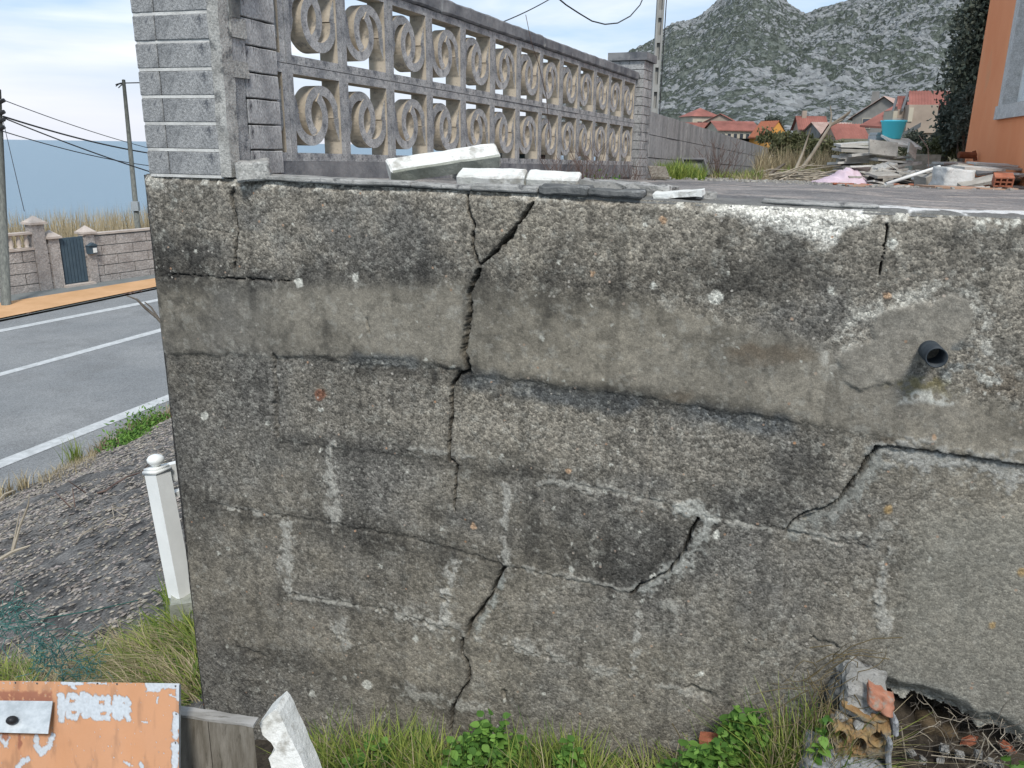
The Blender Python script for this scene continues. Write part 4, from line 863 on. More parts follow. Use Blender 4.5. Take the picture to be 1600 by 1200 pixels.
    # joints: shallow grooves
    for pts, w_, dp in [([(365, 296), (367, 340), (368, 420)], 4, .006), ([(428, 556), (429, 610), (433, 682)], 5, .011), ([(650, 300), (651, 425)], 5, .0016), ([(986, 330), (987, 425)], 4, .002), ([(1022, 642), (1012, 778)], 4, .003), ([(1175, 775), (1170, 790)], 3, .002),
                        ([(240, 433), (430, 437), (460, 437)], 4, .003), ([(440, 560), (560, 572), (720, 578)], 4, .002), ([(870, 752), (1000, 780), (1060, 795)], 4, .003), ([(440, 692), (700, 724)], 4, .002), ([(330, 790), (430, 806), (640, 842), (780, 884)], 4, .0035), ([(1100, 806), (1230, 832), (1360, 860)], 4, .003),
                        ([(790, 886), (980, 928)], 3.5, .003), ([(450, 930), (590, 952), (700, 988)], 3.5, .0035), ([(735, 998), (1000, 1064)], 4, .002), ([(1385, 864), (1368, 950)], 4, .003), ([(370, 1014), (410, 1026)], 6, .006), ([(530, 940), (531, 1040)], 3, .0025), ([(200, 300), (365, 345)], 2, .001),
                        ([(1080, 1080), (1112, 1090)], 10, .008), ([(230, 335), (300, 355), (365, 365)], 2.2, .0025), ([(575, 500), (578, 520)], 3, .006), ([(786, 1082), (787, 1092)], 5, .012), ([(1270, 1000), (1310, 1012)], 4, .006)]:
        H -= dp*sstep(w_, w_*.25, seg_dist(X2, Y2, pts))
    # ledge under the render band: the courses below sit back
    H -= 0.0035*sstep(-3, 5, PY+jy*.5-row2)*sstep(1320, 1230, PX)
    # below the long diagonal crack on the right the face has dropped back
    cr9 = np.interp(PX, [1228, 1240, 1300, 1340, 1370, 1440, 1500, 1600, 2300], [828, 812, 790, 740, 698, 703, 712, 728, 860])
    H -= 0.009*sstep(-1, 3, Y2*.4+PY*.6-cr9)*sstep(1222, 1232, PX)*sstep(330, 60, PY-cr9)
    # open cracks
    crack = np.zeros_like(H)
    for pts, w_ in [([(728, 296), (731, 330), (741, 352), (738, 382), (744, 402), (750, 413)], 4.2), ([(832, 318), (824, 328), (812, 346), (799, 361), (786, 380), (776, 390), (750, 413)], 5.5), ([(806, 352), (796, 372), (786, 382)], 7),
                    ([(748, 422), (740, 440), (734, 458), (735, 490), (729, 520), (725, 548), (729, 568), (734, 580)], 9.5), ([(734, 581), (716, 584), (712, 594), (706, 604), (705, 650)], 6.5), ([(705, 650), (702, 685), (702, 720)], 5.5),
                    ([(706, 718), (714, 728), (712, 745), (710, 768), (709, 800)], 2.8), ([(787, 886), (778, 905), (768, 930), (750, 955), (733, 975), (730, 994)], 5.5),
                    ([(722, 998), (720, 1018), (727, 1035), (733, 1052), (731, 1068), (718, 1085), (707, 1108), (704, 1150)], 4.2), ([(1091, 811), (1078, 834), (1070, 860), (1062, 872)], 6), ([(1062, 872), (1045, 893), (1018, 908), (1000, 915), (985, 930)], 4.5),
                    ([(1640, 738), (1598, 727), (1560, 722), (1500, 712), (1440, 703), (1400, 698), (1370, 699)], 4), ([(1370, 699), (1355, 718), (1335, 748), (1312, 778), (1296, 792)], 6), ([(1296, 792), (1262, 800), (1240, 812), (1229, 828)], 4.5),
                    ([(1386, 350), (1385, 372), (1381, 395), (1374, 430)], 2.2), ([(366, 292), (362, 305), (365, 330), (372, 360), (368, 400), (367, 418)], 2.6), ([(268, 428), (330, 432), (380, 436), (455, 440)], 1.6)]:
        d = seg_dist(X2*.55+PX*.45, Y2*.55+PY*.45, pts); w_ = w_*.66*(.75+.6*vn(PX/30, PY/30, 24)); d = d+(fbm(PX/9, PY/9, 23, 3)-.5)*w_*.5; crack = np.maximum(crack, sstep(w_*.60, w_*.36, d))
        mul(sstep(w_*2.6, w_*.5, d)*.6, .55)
    smooth = smooth*(1-crack)
    # broken lower edge over the hollow
    hol = np.interp(PX, HOLE_X, HOLE_Y); hd_ = hol-(PY+jy*.35); inx = sstep(1372, 1392, PX)
    lip = sstep(34, 2, hd_)*inx; H -= lip*0.035+lip*(n_f-.5)*.03; mixc(sstep(44, 22, hd_+(n_mid-.5)*30)*inx, (0.25, 0.255, 0.24), .7)
    # chipped arris along the top and the outer corner
    tz = ztop(S)-Zr; H -= 0.012*sstep(0.016, 0.0, tz+(n_f-.5)*.012); H -= 0.012*sstep(0.014, 0, (S+1.53)+(n_f-.5)*.01)
    H += (1-smooth*.8)*(peb-.5)*0.0026; C = C*1.10
    H -= crack*0.045; C = (C*.88+C.mean()*.12)*np.array([1.035, 1.015, .945])
    return H, C, smooth, PX, PY
HOLE_X = [1380, 1405, 1440, 1480, 1510, 1530, 1555, 1580, 1600, 1660, 1900, 2500]; HOLE_Y = [1084, 1097, 1100, 1112, 1128, 1146, 1142, 1157, 1172, 1200, 1290, 1500]
ROWZ = [0.06, -0.308, -0.530, -0.765, -0.985, -1.225, -1.455, -1.9]
JOINT = [[-1.262, -.779, -.288, .197, .69, 1.18], [-1.30, -.49, 0.02, .51, 1.0], [-1.182, -.705, -.219, .27, .76, 1.25], [-1.05, -.555, -.06, .272, .77, 1.26], [-1.19, -.712, -.218, .285, .78, 1.27], [-1.04, -.55, -.222, .26, .75, 1.24], [-1.28, -.8, -.32, .2, .69, 1.18]]
def wall_piece(s0, s1, step, z0=-1.76):
    ns = int(round((s1-s0)/step))+1; nz = int(round((ztop(0)-z0)/step))+1
    s_ = np.linspace(s0, s1, ns); v_ = np.linspace(0, 1, nz)
    S = np.repeat(s_[:, None], nz, 1); Zt = ztop(s_)[:, None]; Zr = Zt+(z0-Zt)*v_[None, :]
    H, C, SM, PX, PY = wall_fields(S, Zr)
    V = Wn[None, None, :]*(WD-H[..., None])+Wt[None, None, :]*S[..., None]; V[..., 2] = EYE+Zr
    ii = np.arange(S.size).reshape(S.shape); Fq = np.stack([ii[:-1, :-1], ii[:-1, 1:], ii[1:, 1:], ii[1:, :-1]], -1).reshape(-1, 4)
    Sc = (S[:-1, :-1]+step/2).ravel(); Zc = Zr[:-1, :-1].ravel(); pxc = PX[:-1, :-1].ravel(); pyc = PY[:-1, :-1].ravel()
    jag = (fbm(pxc/14, pyc/14, 51, 3)-.5)*16
    keep = ~((pxc > 1383) & (pyc+jag > np.interp(pxc, HOLE_X, HOLE_Y)))
    row = np.digitize(-Zc, [-z for z in ROWZ[1:-1]]); col = np.zeros_like(row)
    for r in range(7): m = row == r; col[m] = np.digitize(Sc[m], JOINT[r])
    ids = row*10+col; Vf = V.reshape(-1, 3); Cf = C.reshape(-1, 3); Sf = SM.ravel()
    for k in np.unique(ids):
        q = Fq[(ids == k) & keep]
        if len(q) < 30: continue
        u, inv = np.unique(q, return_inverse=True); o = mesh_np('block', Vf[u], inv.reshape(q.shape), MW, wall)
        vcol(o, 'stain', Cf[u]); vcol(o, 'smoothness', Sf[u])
STEP = 0.0026
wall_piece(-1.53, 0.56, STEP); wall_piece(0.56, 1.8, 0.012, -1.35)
# top of the wall (with the end return) and its core
def sheet(fn, U, Vv):
    A, B = np.meshgrid(U, Vv, indexing='ij'); P = fn(A, B); ii = np.arange(A.size).reshape(A.shape)
    return P.reshape(-1, 3), np.stack([ii[:-1, :-1], ii[1:, :-1], ii[1:, 1:], ii[:-1, 1:]], -1).reshape(-1, 4)
def topf(S, D):
    P = Wn*(WD+D[..., None])+Wt*S[..., None]; P[..., 2] = EYE+ztop(S)+(fbm(S*9, D*9, 61, 4)-.5)*.014*sstep(0.0, .03, D)-.012*sstep(.02, .008, D)+.005-.02*sstep(.19, .26, D)
    return P
V, Fq = sheet(topf, np.linspace(-1.53, 1.8, 700), np.concatenate([np.linspace(0.011, .06, 12), np.linspace(.065, .27, 30)]))
S_ = (V-0)@Wt; D_ = V@Wn-WD; n_f = fbm(S_*22, D_*22, 66, 4, .65)
C = np.array([0.15, .148, .138])+np.zeros((len(V), 1)); C = C*(0.7+.6*fbm(S_*9, D_*14, 65, 4)[:, None])
wh = sstep(.05, .14, S_)*sstep(.44, .5, n_f+.25*sstep(.03, .10, D_)*sstep(.22, .13, D_)-.1)*sstep(.30, .14, D_); C = C*(1-wh[:, None])+np.array([.58, .575, .55])*wh[:, None]
gd = sstep(-.6, -.9, S_)*.6; C = C*(1-gd[:, None]*.5)
o = mesh_np('wall_top', V, Fq, MW, wall); vcol(o, 'stain', C); vcol(o, 'smoothness', np.full(len(V), .8))
def endf(D, Zf):
    z = ztop(-1.53)+(-1.76-ztop(-1.53))*Zf; P = Wn*(WD+D[..., None])+Wt*(-1.53-.004*fbm(D*20, z*20, 5)[..., None]); P[..., 2] = EYE+z; return P
V, Fq = sheet(endf, np.linspace(.012, .26, 30), np.linspace(0, 1, 160)); o = mesh_np('end_face', V, Fq, MW, wall); vcol(o, 'stain', np.full((len(V), 3), .12)); vcol(o, 'smoothness', np.full(len(V), .3))
mb = MB(); Z0 = -1.76
for (sa, sb, zt, zb_) in ((-1.522, .30, None, Z0), (.30, 1.8, None, -1.12)):
    P = [wp(sa, .07, zb_), wp(sb, .07, zb_), wp(sb, .25, zb_), wp(sa, .25, zb_), wp(sa, .07, ztop(sa)-.03), wp(sb, .07, ztop(sb)-.03), wp(sb, .25, ztop(sb)-.03), wp(sa, .25, ztop(sa)-.03)]
    mb.add(P, [(3, 2, 1, 0), (4, 5, 6, 7), (0, 1, 5, 4), (1, 2, 6, 5), (2, 3, 7, 6), (3, 0, 4, 7)])
o = mb.build('wall_core', M_['soil'], wall)
# drain pipe
a0 = wp(*([wsz(1449, 546)[0]]+[0.05]+[wsz(1449, 546)[1]])); e_s, e_z = wsz(1463, 558, -0.070); a1 = wp(e_s, -0.075, e_z)
ax = (a1-a0); ax /= np.linalg.norm(ax); r_o, r_i = 0.0172, 0.0150
b1 = np.cross(ax, [0, 0, 1.]); b1 /= np.linalg.norm(b1); b2_ = np.cross(ax, b1); rings = []
for c, r in ((a0, r_o), (a1, r_o), (a1, r_i), (a0, r_i)): rings.append([c+(b1*math.cos(t)+b2_*math.sin(t))*r*1.12 for t in np.linspace(0, 2*math.pi, 33)[:-1]])
vs = [p for r in rings for p in r]; fs = [(i*32+k, i*32+(k+1) % 32, (i+1)*32+(k+1) % 32, (i+1)*32+k) for i in range(3) for k in range(32)]+[tuple(96+k for k in range(32))]
mesh_py('drain_pipe', vs, fs, M_['pipe'], wall, True)
# thin mortar slabs along the top edge
def edge_slab(x0, x1, y, d0, wd_, th, m, seed, cuts=5, yaw=0.0):
    s0, s1 = wsz(x0, y, d0)[0], wsz(x1, y, d0)[0]; s = (s0+s1)/2
    place_block('capping_slab', (abs(s1-s0), wd_, th), wp(s, d0+wd_/2, ztop(s)+th/2+.003), (0, math.atan(.017), -AW+yaw), m, wall, cuts=cuts, amp=th*.28, freq=26, seed=seed, chip=.003)
edge_slab(368, 640, 288, -.006, .06, .012, M_['lumpgrey'], 1, 6); edge_slab(735, 838, 300, .0, .07, .013, M_['lumpgrey'], 2); edge_slab(840, 916, 305, -.003, .08, .018, M_['darkcap'], 3); edge_slab(918, 1003, 308, .0, .08, .014, M_['darkcap'], 4)
edge_slab(1190, 1375, 322, .02, .07, .008, M_['lumpgrey'], 6, 6); edge_slab(640, 735, 294, .0, .06, .009, M_['lumpgrey'], 7)

# ------------------------------------------------------------------ brick pillar at the end of the wall
pil = empty('brick_pillar', wp(-1.39, .12, ztop(-1.39)), 'tall grey brick pillar with pale mortar and broken render on the wall end', 'pillar')
ps0, ps1, pdep, ch = -1.507, -1.272, .235, .0612; zb0 = ztop(-1.39)+.003
def pbox(mb, s0, s1, d0, d1, z0, z1): mb.box(wp(s0, d0, z0), Wt*(s1-s0), Wn*(d1-d0), (0, 0, z1-z0))
for k in range(12):
    z0 = zb0+k*ch+.0028; z1 = zb0+(k+1)*ch-.0028+rnd.uniform(-.0008, .0008); j = rnd.uniform(0, .002); sv = ps0+.063+rnd.uniform(-.001, .001)
    for (a, b, dd, mt) in ((ps0, sv-.0012, .09, 'pillar_brick'), (sv+.0012, ps1-.012, .06, 'pillar_brick')):
        c = wp((a+b)/2, dd/2+j, (z0+z1)/2); place_block('brick', (b-a, dd, z1-z0), c, (0, 0, -AW), M_[mt], pil, cuts=2, amp=.0009, freq=60, seed=k*3+int(a*100), chip=.0025)
    c = wp(ps1-.02, .165, (z0+z1)/2+.002); place_block('brick', (.045, .14, (z1-z0)+.002), c, (0, 0, -AW), M_['pillar_side'], pil, cuts=2, amp=.0012, freq=50, seed=k*7+5, chip=.002)
mb = MB(); pbox(mb, ps0+.012, ps1-.018, .012, pdep-.004, zb0, zb0+12*ch); mb.build('mortar', M_['darkcap'], pil)
for k in range(13):
    zj = zb0+k*ch; mb = MB(); pbox(mb, ps0+.003+rnd.uniform(0, .002), ps1-.016, .0018+rnd.uniform(0, .002), .06, zj-.0034, zj+.0034); mb.build('mortar_joint', M_['mortar'], pil)
# ragged render strip on the corner and the patch of thick render with pieces broken away
def strip_render(name, d0, d1, out, zlist, m, seed):
    """vertical plate on the right-hand face, edges wavy"""
    n_ = 70; V = []; zt = np.linspace(zlist[0], zlist[1], n_)
    for z in zt:
        e0 = d0+(float(fbm(z*30, seed, seed, 3))-.5)*.006; e1 = d1+(float(fbm(z*26, seed+5, seed, 3))-.5)*.012
        for (d, s) in ((e0, ps1-.02), (e0, ps1+out), (e1, ps1+out*.9), (e1, ps1-.02)): V.append(wp(s+(float(fbm(z*40, d*40, seed, 2))-.5)*.003, d, z))
    fs = [(i*4+k, i*4+(k+1) % 4, (i+1)*4+(k+1) % 4, (i+1)*4+k) for i in range(n_-1) for k in range(4)]+[(0, 1, 2, 3), tuple((n_-1)*4+k for k in range(4))[::-1]]
    o = mesh_py(name, V, fs, m, pil); bm = bmesh.new(); bm.from_mesh(o.data); bmesh.ops.recalc_face_normals(bm, faces=bm.faces); bm.to_mesh(o.data); bm.free(); return o
strip_render('render_strip', -.001, .040, .010, (zb0, zb0+12*ch), M_['render'], 3)
strip_render('render_patch', .040, .088, .004, (zb0+ch*.2, zb0+4.05*ch), M_['pillar_brick'], 8)
strip_render('render_patch', .038, .100, .010, (zb0+3.75*ch, zb0+4.35*ch), M_['render'], 9)
strip_render('render_patch', .040, .098, .006, (zb0+4.35*ch, zb0+5.6*ch), M_['pillar_side'], 11)
strip_render('render_patch', .040, .100, .013, (zb0+5.2*ch, zb0+5.9*ch), M_['render'], 12)
strip_render('render_patch', .040, .075, .016, (zb0+5.9*ch, zb0+7.0*ch), M_['darkcap'], 13)
strip_render('render_patch', .020, .125, .026, (zb0+7.0*ch, zb0+7.75*ch), M_['render'], 14)
strip_render('render_patch', .030, .10, .016, (zb0+7.7*ch, zb0+11*ch), M_['pillar_side'], 15)
s_, z_ = wsz(385, 272, -.02); place_block('broken_block', (.075, .085, .042), wp(s_-.003, .015, ztop(s_)+.024), (math.radians(4), math.radians(-5), -AW+.55), M_['render'], None, 'pale chunk of broken concrete on the wall top at the foot of the pillar', 'rubble', cuts=4, amp=.004, freq=30, seed=4, chip=.004)

# ------------------------------------------------------------------ lattice fence
latd = np.array([math.sin(LA), math.cos(LA), -.018]); lath = latd*np.array([1, 1, 0]); latn = np.array([lath[1], -lath[0], 0]); latn /= np.linalg.norm(latn)  # latn faces right
LP0 = ray(457, 252)*2.21+EYEP
LAT = empty('lattice_fence', LP0+np.array([0, 0, -.05]), 'openwork concrete lattice fence of ring blocks under a dark coping', 'fence')
CS = .25
def lp(u, w_, z): return LP0+latd*u-latn*w_+np.array([0, 0, z])
def cell(mir):
    T_ = .062; vs = []; fs = []; mi = []
    def addbox(u0, u1, z0, z1, inner, w0=0, w1=T_):
        b = len(vs)
        for w_ in (w0, w1):
            for (u, z) in ((u0, z0), (u1, z0), (u1, z1), (u0, z1)): vs.append((u, w_, z))
        for f, t in (((0, 1, 2, 3), 'f'), ((7, 6, 5, 4), 'b'), ((0, 4, 5, 1), 'd'), ((1, 5, 6, 2), 'r'), ((2, 6, 7, 3), 'u'), ((3, 7, 4, 0), 'l')):
            fs.append(tuple(b+i for i in f)); mi.append(1 if t in inner else 0)
    fw = .023; g = .001; S2 = CS-g
    addbox(g, fw, g, S2, 'r'); addbox(S2-fw+g, S2, g, S2, 'l'); addbox(fw, S2-fw+g, g, fw, ''); addbox(fw, S2-fw+g, S2-fw, S2, 'd')
    def arc(cu, cz, R, r, w0, w1, a0, a1, n_=30):
        b = len(vs)
        for k in range(n_+1):
            t = math.radians(a0+(a1-a0)*k/n_); c_, s_ = math.cos(t), math.sin(t)
            for rr_, w_ in ((R, w0), (R, w1), (r, w1), (r, w0)):
                u = c0+sg*(cu+rr_*c_); z = c0+cz+rr_*s_
                vs.append((min(max(u, fw*.4), S2-fw*.4), w_, min(max(z, fw*.4), S2-fw*.4)))
        for k in range(n_):
            i, j = b+k*4, b+(k+1)*4
            for e, m_ in ((0, 1), (1, 0), (2, 1), (3, 0)): fs.append((i+e, j+e, j+(e+1) % 4, i+(e+1) % 4)); mi.append(m_)
        fs.append((b, b+1, b+2, b+3)); mi.append(1); e = b+n_*4; fs.append((e+3, e+2, e+1, e)); mi.append(1)
    sg = -1 if mir else 1; c0 = CS/2
    arc(-.029, -.004, .078, .051, .005, T_-.004, -188, 56); arc(.029, .004, .078, .051, .009, T_-.008, -8, 236)
    for q in (1, -1):      # the arcs run out into the frame in a tapering web
        b = len(vs); e_ = c0-fw+.003
        for w_ in (.007, T_-.006):
            for (u, z) in ((-e_, .0), (-.078, .006), (-.086, .035), (-e_, .075)): vs.append((c0+sg*q*u, w_, c0+q*z))
        for f, m_ in (((0, 1, 2, 3), 0), ((7, 6, 5, 4), 0), ((0, 4, 5, 1), 1), ((1, 5, 6, 2), 1), ((2, 6, 7, 3), 1), ((3, 7, 4, 0), 1)): fs.append(tuple(b+i for i in f)); mi.append(m_)
    return vs, fs, mi
protos = {}
for iv in range(2):
    vs, fs, mi = cell(iv); V = [LP0+np.array([0, 0, 0])+latd*u-latn*w_+np.array([0, 0, z]) for (u, w_, z) in vs]
    me = bpy.data.meshes.new('breeze_block'); me.from_pydata([tuple(p-LP0) for p in V], [], fs); me.materials.append(M_['lattice']); me.materials.append(M_['lattice_in']); me.polygons.foreach_set('material_index', mi)
    bm = bmesh.new(); bm.from_mesh(me)
    bmesh.ops.recalc_face_normals(bm, faces=bm.faces); bm.to_mesh(me); bm.free(); protos[iv] = me
for r in range(2):
    for i in range(-1, 13):
        o = bpy.data.objects.new('breeze_block', protos[(i+r) % 2]); COL.objects.link(o); o.parent = LAT; q = latd*CS*i; wob = latn*rnd.uniform(-.002, .002)
        o.location = (q[0]+wob[0], q[1]+wob[1], q[2]+.05+r*CS)
NB = 13
for k, (a, b) in enumerate(((-.05, .82), (.825, 1.75), (1.755, 2.6), (2.605, NB*CS+.02))):
    mb = MB(); mb.box(lp(a, -.012, CS*2+.001), latd*(b-a), -latn*.10, (0, 0, .045+.003*(k % 2))); o = mb.build('coping', M_['coping'], LAT)
    bm = bmesh.new(); bm.from_mesh(o.data); bmesh.ops.bevel(bm, geom=bm.edges[:], offset=.006, segments=1, affect='EDGES'); bmesh.ops.subdivide_edges(bm, edges=[e for e in bm.edges if e.calc_length() > .3], cuts=24)
    for v in bm.verts: v.co += mnoise.noise_vector(v.co*22)*.003
    bm.to_mesh(o.data); bm.free()
mb = MB(); mb.box(lp(-.1, -.006, -.07), latd*(NB*CS+.1), -latn*.09, (0, 0, .0705)); mb.build('plinth', M_['coping'], LAT)
# far pillar
u0 = NB*CS+.025; zp0 = -.32; zp1 = CS*2+.075
fp = empty('brick_pillar', lp(u0+.11, .05, zp0), 'short grey brick pillar with a dark cap at the far end of the lattice fence', 'pillar')
zz = zp0; k = 0
while zz < zp1-.01:
    h_ = .052; mb = MB(); e = rnd.uniform(-.0015, .0015)
    sp_ = .105 if k % 2 else .07
    mb.box(lp(u0, -.04+e, zz+.002), latd*(sp_-.002), -latn*.21, (0, 0, h_-.005)); mb.build('brick', M_['pillar_side'], fp)
    mb = MB(); mb.box(lp(u0+sp_+.002, -.04-e, zz+.002), latd*(.20-sp_), -latn*.21, (0, 0, h_-.005)); mb.build('brick', M_['pillar_brick'], fp); zz += h_; k += 1
mb = MB(); mb.box(lp(u0+.006, -.034, zp0), latd*.19, -latn*.198, (0, 0, zz-zp0-.003)); mb.build('mortar', M_['render'], fp)
mb = MB(); mb.box(lp(u0-.018, -.058, zz), latd*.235, -latn*.246, (0, 0, .045)); mb.build('cap', M_['coping'], fp)
# old block wall beyond the far pillar
r0 = at(1000, 281, 7.0); r1 = at(1212, 278, 19.5); rdv = r1-r0; rl_ = np.hypot(rdv[0], rdv[1]); rdir = rdv/rl_; ru = np.array([0, 0, 1.])
tl0 = at(1024, 180, 7.6)[2]-at(1024, 281, 7.6)[2]; tl1 = at(1212, 236, 19.5)[2]-r1[2]
rn = np.array([rdir[1], -rdir[0], 0])
rw = empty('block_wall', r0, 'long low wall of bare grey blocks running away behind the far pillar', 'wall')
nc = int(rl_/.5)
for i in range(nc):
    t0_, t1_ = i/nc, (i+1)/nc
    for r in range(3):
        off = .25 if r % 2 else 0; u_0 = max(0, i*.5-off+.003); u_1 = min(rl_, (i+1)*.5-off-.003)
        def hz(u): return (tl0+(tl1-tl0)*u/rl_)/3
        b_ = [r0+rdir*u_0+ru*hz(u_0)*r, r0+rdir*u_1+ru*hz(u_1)*r]; t_ = [b_[0]+ru*(hz(u_0)-.006), b_[1]+ru*(hz(u_1)-.006)]; e = rn*rnd.uniform(0, .006)
        P = [b_[0]+e, b_[1]+e, b_[1]-rn*.15, b_[0]-rn*.15, t_[0]+e, t_[1]+e, t_[1]-rn*.15, t_[0]-rn*.15]
        mesh_py('block', P, [(3, 2, 1, 0), (4, 5, 6, 7), (0, 1, 5, 4), (1, 2, 6, 5), (2, 3, 7, 6), (3, 0, 4, 7)], M_['rear_block'], rw)
P = [r0-rn*.02-ru*.6, r1-rn*.02-ru*.9, r1-rn*.13-ru*.9, r0-rn*.13-ru*.6]; P += [r0-rn*.02+ru*(tl0-.01), r1-rn*.02+ru*(tl1-.01), r1-rn*.13+ru*(tl1-.01), r0-rn*.13+ru*(tl0-.01)]
mesh_py('mortar', P, [(3, 2, 1, 0), (4, 5, 6, 7), (0, 1, 5, 4), (1, 2, 6, 5), (2, 3, 7, 6), (3, 0, 4, 7)], M_['darkcap'], rw)

# ------------------------------------------------------------------ fallen post pieces on the wall top
def beam(name, p, q, wdt, hgt, m, label, cat='rubble', seed=0, amp=.003, cuts=5, roll=0.0, mi_under=None):
    p, q = np.array(p, float), np.array(q, float); L_ = np.linalg.norm(q-p); R_ = basis(q-p)
    if roll: R_ = R_ @ Matrix.Rotation(roll, 3, 'X')
    return place_block(name, (L_, wdt, hgt), (p+q)/2, R_, m, None, label, cat, cuts=cuts, amp=amp, freq=28, seed=seed, chip=.004)
s_a = wsz(603, 266, .02)
pa = at(607, 268, 1.99); pb = at(778, 242, 2.06)
def post_piece(name, c0, c1, wdt, hgt, label, seed, roll=0):
    """cast post fragment: white painted outside, grey where it has broken"""
    o = beam(name, c0, c1, wdt, hgt, [M_['whitepost'], M_['greypost']], label, seed=seed, roll=roll)
    return o
o = post_piece('broken_post', pa, pb, .055, .040, 'longest white-painted concrete post piece, tilted with its right end raised', 2, roll=.62)
for p in o.data.polygons:
    if p.normal.y < -.6: p.material_index = 1
place_block('rubble', (.10, .09, .055), at(738, 262, 2.12), (0.1, 0, .3), M_['lumpgrey'], None, 'dark lump of mortar propping the raised end of the tilted post', 'rubble', cuts=4, amp=.008, freq=25, seed=9)
c0 = at(718, 281, 1.92); c1 = at(822, 284, 1.885)
post_piece('broken_post', c0, c1, .052, .042, 'white post piece lying flat, left one of the touching pair', 5, roll=.35)
post_piece('broken_post', at(824, 284.5, 1.885), at(906, 288, 1.86), .05, .043, 'white post piece lying flat, right one of the pair with a grey broken patch', 8, roll=.35)
# crumbly grey mortar slab and flat stones
s0 = wsz(978, 296, .1)[0]; place_block('mortar_slab', (.20, .11, .032), wp(s0, .13, ztop(s0)+.012), (0, math.radians(3), -AW-.05), M_['lumpgrey'], None, 'crumbly grey mortar slab lying behind the dark capping slabs', 'rubble', cuts=6, amp=.006, freq=40, seed=21)
s0 = wsz(1060, 308, .04)[0]; place_block('flat_stone', (.10, .05, .012), wp(s0, .05, ztop(s0)+.014), (math.radians(3), math.radians(-6), -AW), M_['whitepost'], None, 'thin flat stone with a whitened top on the wall edge', 'stone', cuts=4, amp=.004, freq=30, seed=23)
s0 = wsz(1108, 300, .08)[0]; place_block('flat_stone', (.05, .05, .016), wp(s0-.02, .1, ztop(s0)+.010), (0, 0, .4), M_['lumpgrey'], None, 'small grey lump just right of the flat white-topped stone', 'stone', cuts=4, amp=.004, freq=30, seed=24)
place_block('flat_stone', (.010, .014, .006), wp(wsz(716, 273, .15)[0], .05, ztop(-.6)+.006), (0, 0, 0), M_['whitepost'], None, 'tiny white chip on the wall top left of the flat post pieces', 'stone', cuts=2, amp=.001, freq=60, seed=25)
#@@PART3
# ------------------------------------------------------------------ things on the terrace
def tpt(x, depth, lift=0.0):
    """point on the terrace under image column x at the given distance"""
    P = at(x, 285, depth); s = float((P-EYEP)@Wt); d = float((P-EYEP)@Wn)-WD
    return wp(s, d, float(zterr(s, d))+lift)
RVX = Vector((float(Rv[0]), float(Rv[1]), 0)).normalized(); CAMZ = math.atan2(RVX.y, RVX.x)
# orange house on the right
cA = at(1506, 250, 9.3); sH = float((cA-EYEP)@Wt); dH = float((cA-EYEP)@Wn)-WD
oh = empty('orange_house', wp(sH, dH, -.6), 'bright orange rendered house with granite-framed window at the right edge', 'house')
def ohb(mb, d0, d1, z0, z1, o0, o1): mb.box(wp(sH+o0, d0, z0), Wt*(o1-o0), Wn*(d1-d0), (0, 0, z1-z0))
def onface(x, y):
    r = ray(x, y); P = r*(sH/(r@Wt)); return float(P@Wn)-WD, float(P[2])
wd1, wz1 = onface(1562, 172); wd0 = wd1-1.6; wtop = 2.3; wz0 = wz1
fr = .16
mb = MB(); 
for (d0, d1, z0, z1) in ((wd1, dH, -1.2, 4.5), (wd0-.6, wd0, -1.2, 4.5), (wd0, wd1, -1.2, wz0), (wd0, wd1, wtop, 4.5)): ohb(mb, d0, d1, z0, z1, 0, .3)
mb.build('wall', M_['orange_house'], oh)
mb = MB(); ohb(mb, wd0-.6, dH-.001, -1.2, 4.5, .32, 6); mb.build('inner_walls', M_['orange_house'], oh)
def ohmb(name, m, par, *bs):
    mb = MB()
    for b in bs: ohb(mb, *b)
    return mb.build(name, m, par)
wi = ohmb('window', M_['granite'], oh, (wd1-fr, wd1+.004, wz0+.005, wtop, -.02, .14), (wd0, wd0+fr, wz0+.005, wtop, -.02, .14), (wd0+fr, wd1-fr, wtop-fr, wtop, -.02, .14), (wd0-.02, wd1+.03, wz0-.09, wz0+.005+.03, -.035, .14))
ohmb('frame', M_['white_pvc'], wi, (wd1-fr-.05, wd1-fr, wz0+.04, wtop-fr, .10, .16), (wd0+fr, wd0+fr+.05, wz0+.04, wtop-fr, .10, .16), (wd0+fr, wd1-fr, wz0+.036, wz0+.10, .11, .15))
zz = wz0+.10
mb = MB()
while zz < wtop-fr-.05: ohb(mb, wd0+fr+.05, wd1-fr-.05, zz, zz+.046, .13, .145); zz += .05
mb.build('roller_blind', M_['blind'], wi)
ohmb('glass', M_['glass'], wi, (wd0+fr, wd1-fr, wz0+.04, wtop-fr, .165, .17))
# rusty iron pin sticking from the house corner
rp = at(1507, 243, 8.6); mb = MB(); mb.tube([at(1498, 242, 8.6), at(1524, 243, 8.6)], .035, 8); mb.tube([at(1522, 236, 8.6), at(1524, 251, 8.6)], .02, 6)
tag(mb.build('rusty_pipe', M_['rust']), 'rusty iron pipe stub beside the foot of the orange house', 'pipe')
# evergreen tree behind the house corner
shrub('tree', at(1562, 70, 12.2), (.78, .9, 1.9), 16000, .085, M_['leafdark'], 'tall dark evergreen tree rising beside the corner of the orange house', 'tree', clumps=60)
shrub('shrub', at(1512, 195, 11.0), (.36, .5, .60), 4200, .06, M_['leafdark'], 'dark lower bulge of foliage touching the orange house corner', 'shrub', clumps=22)
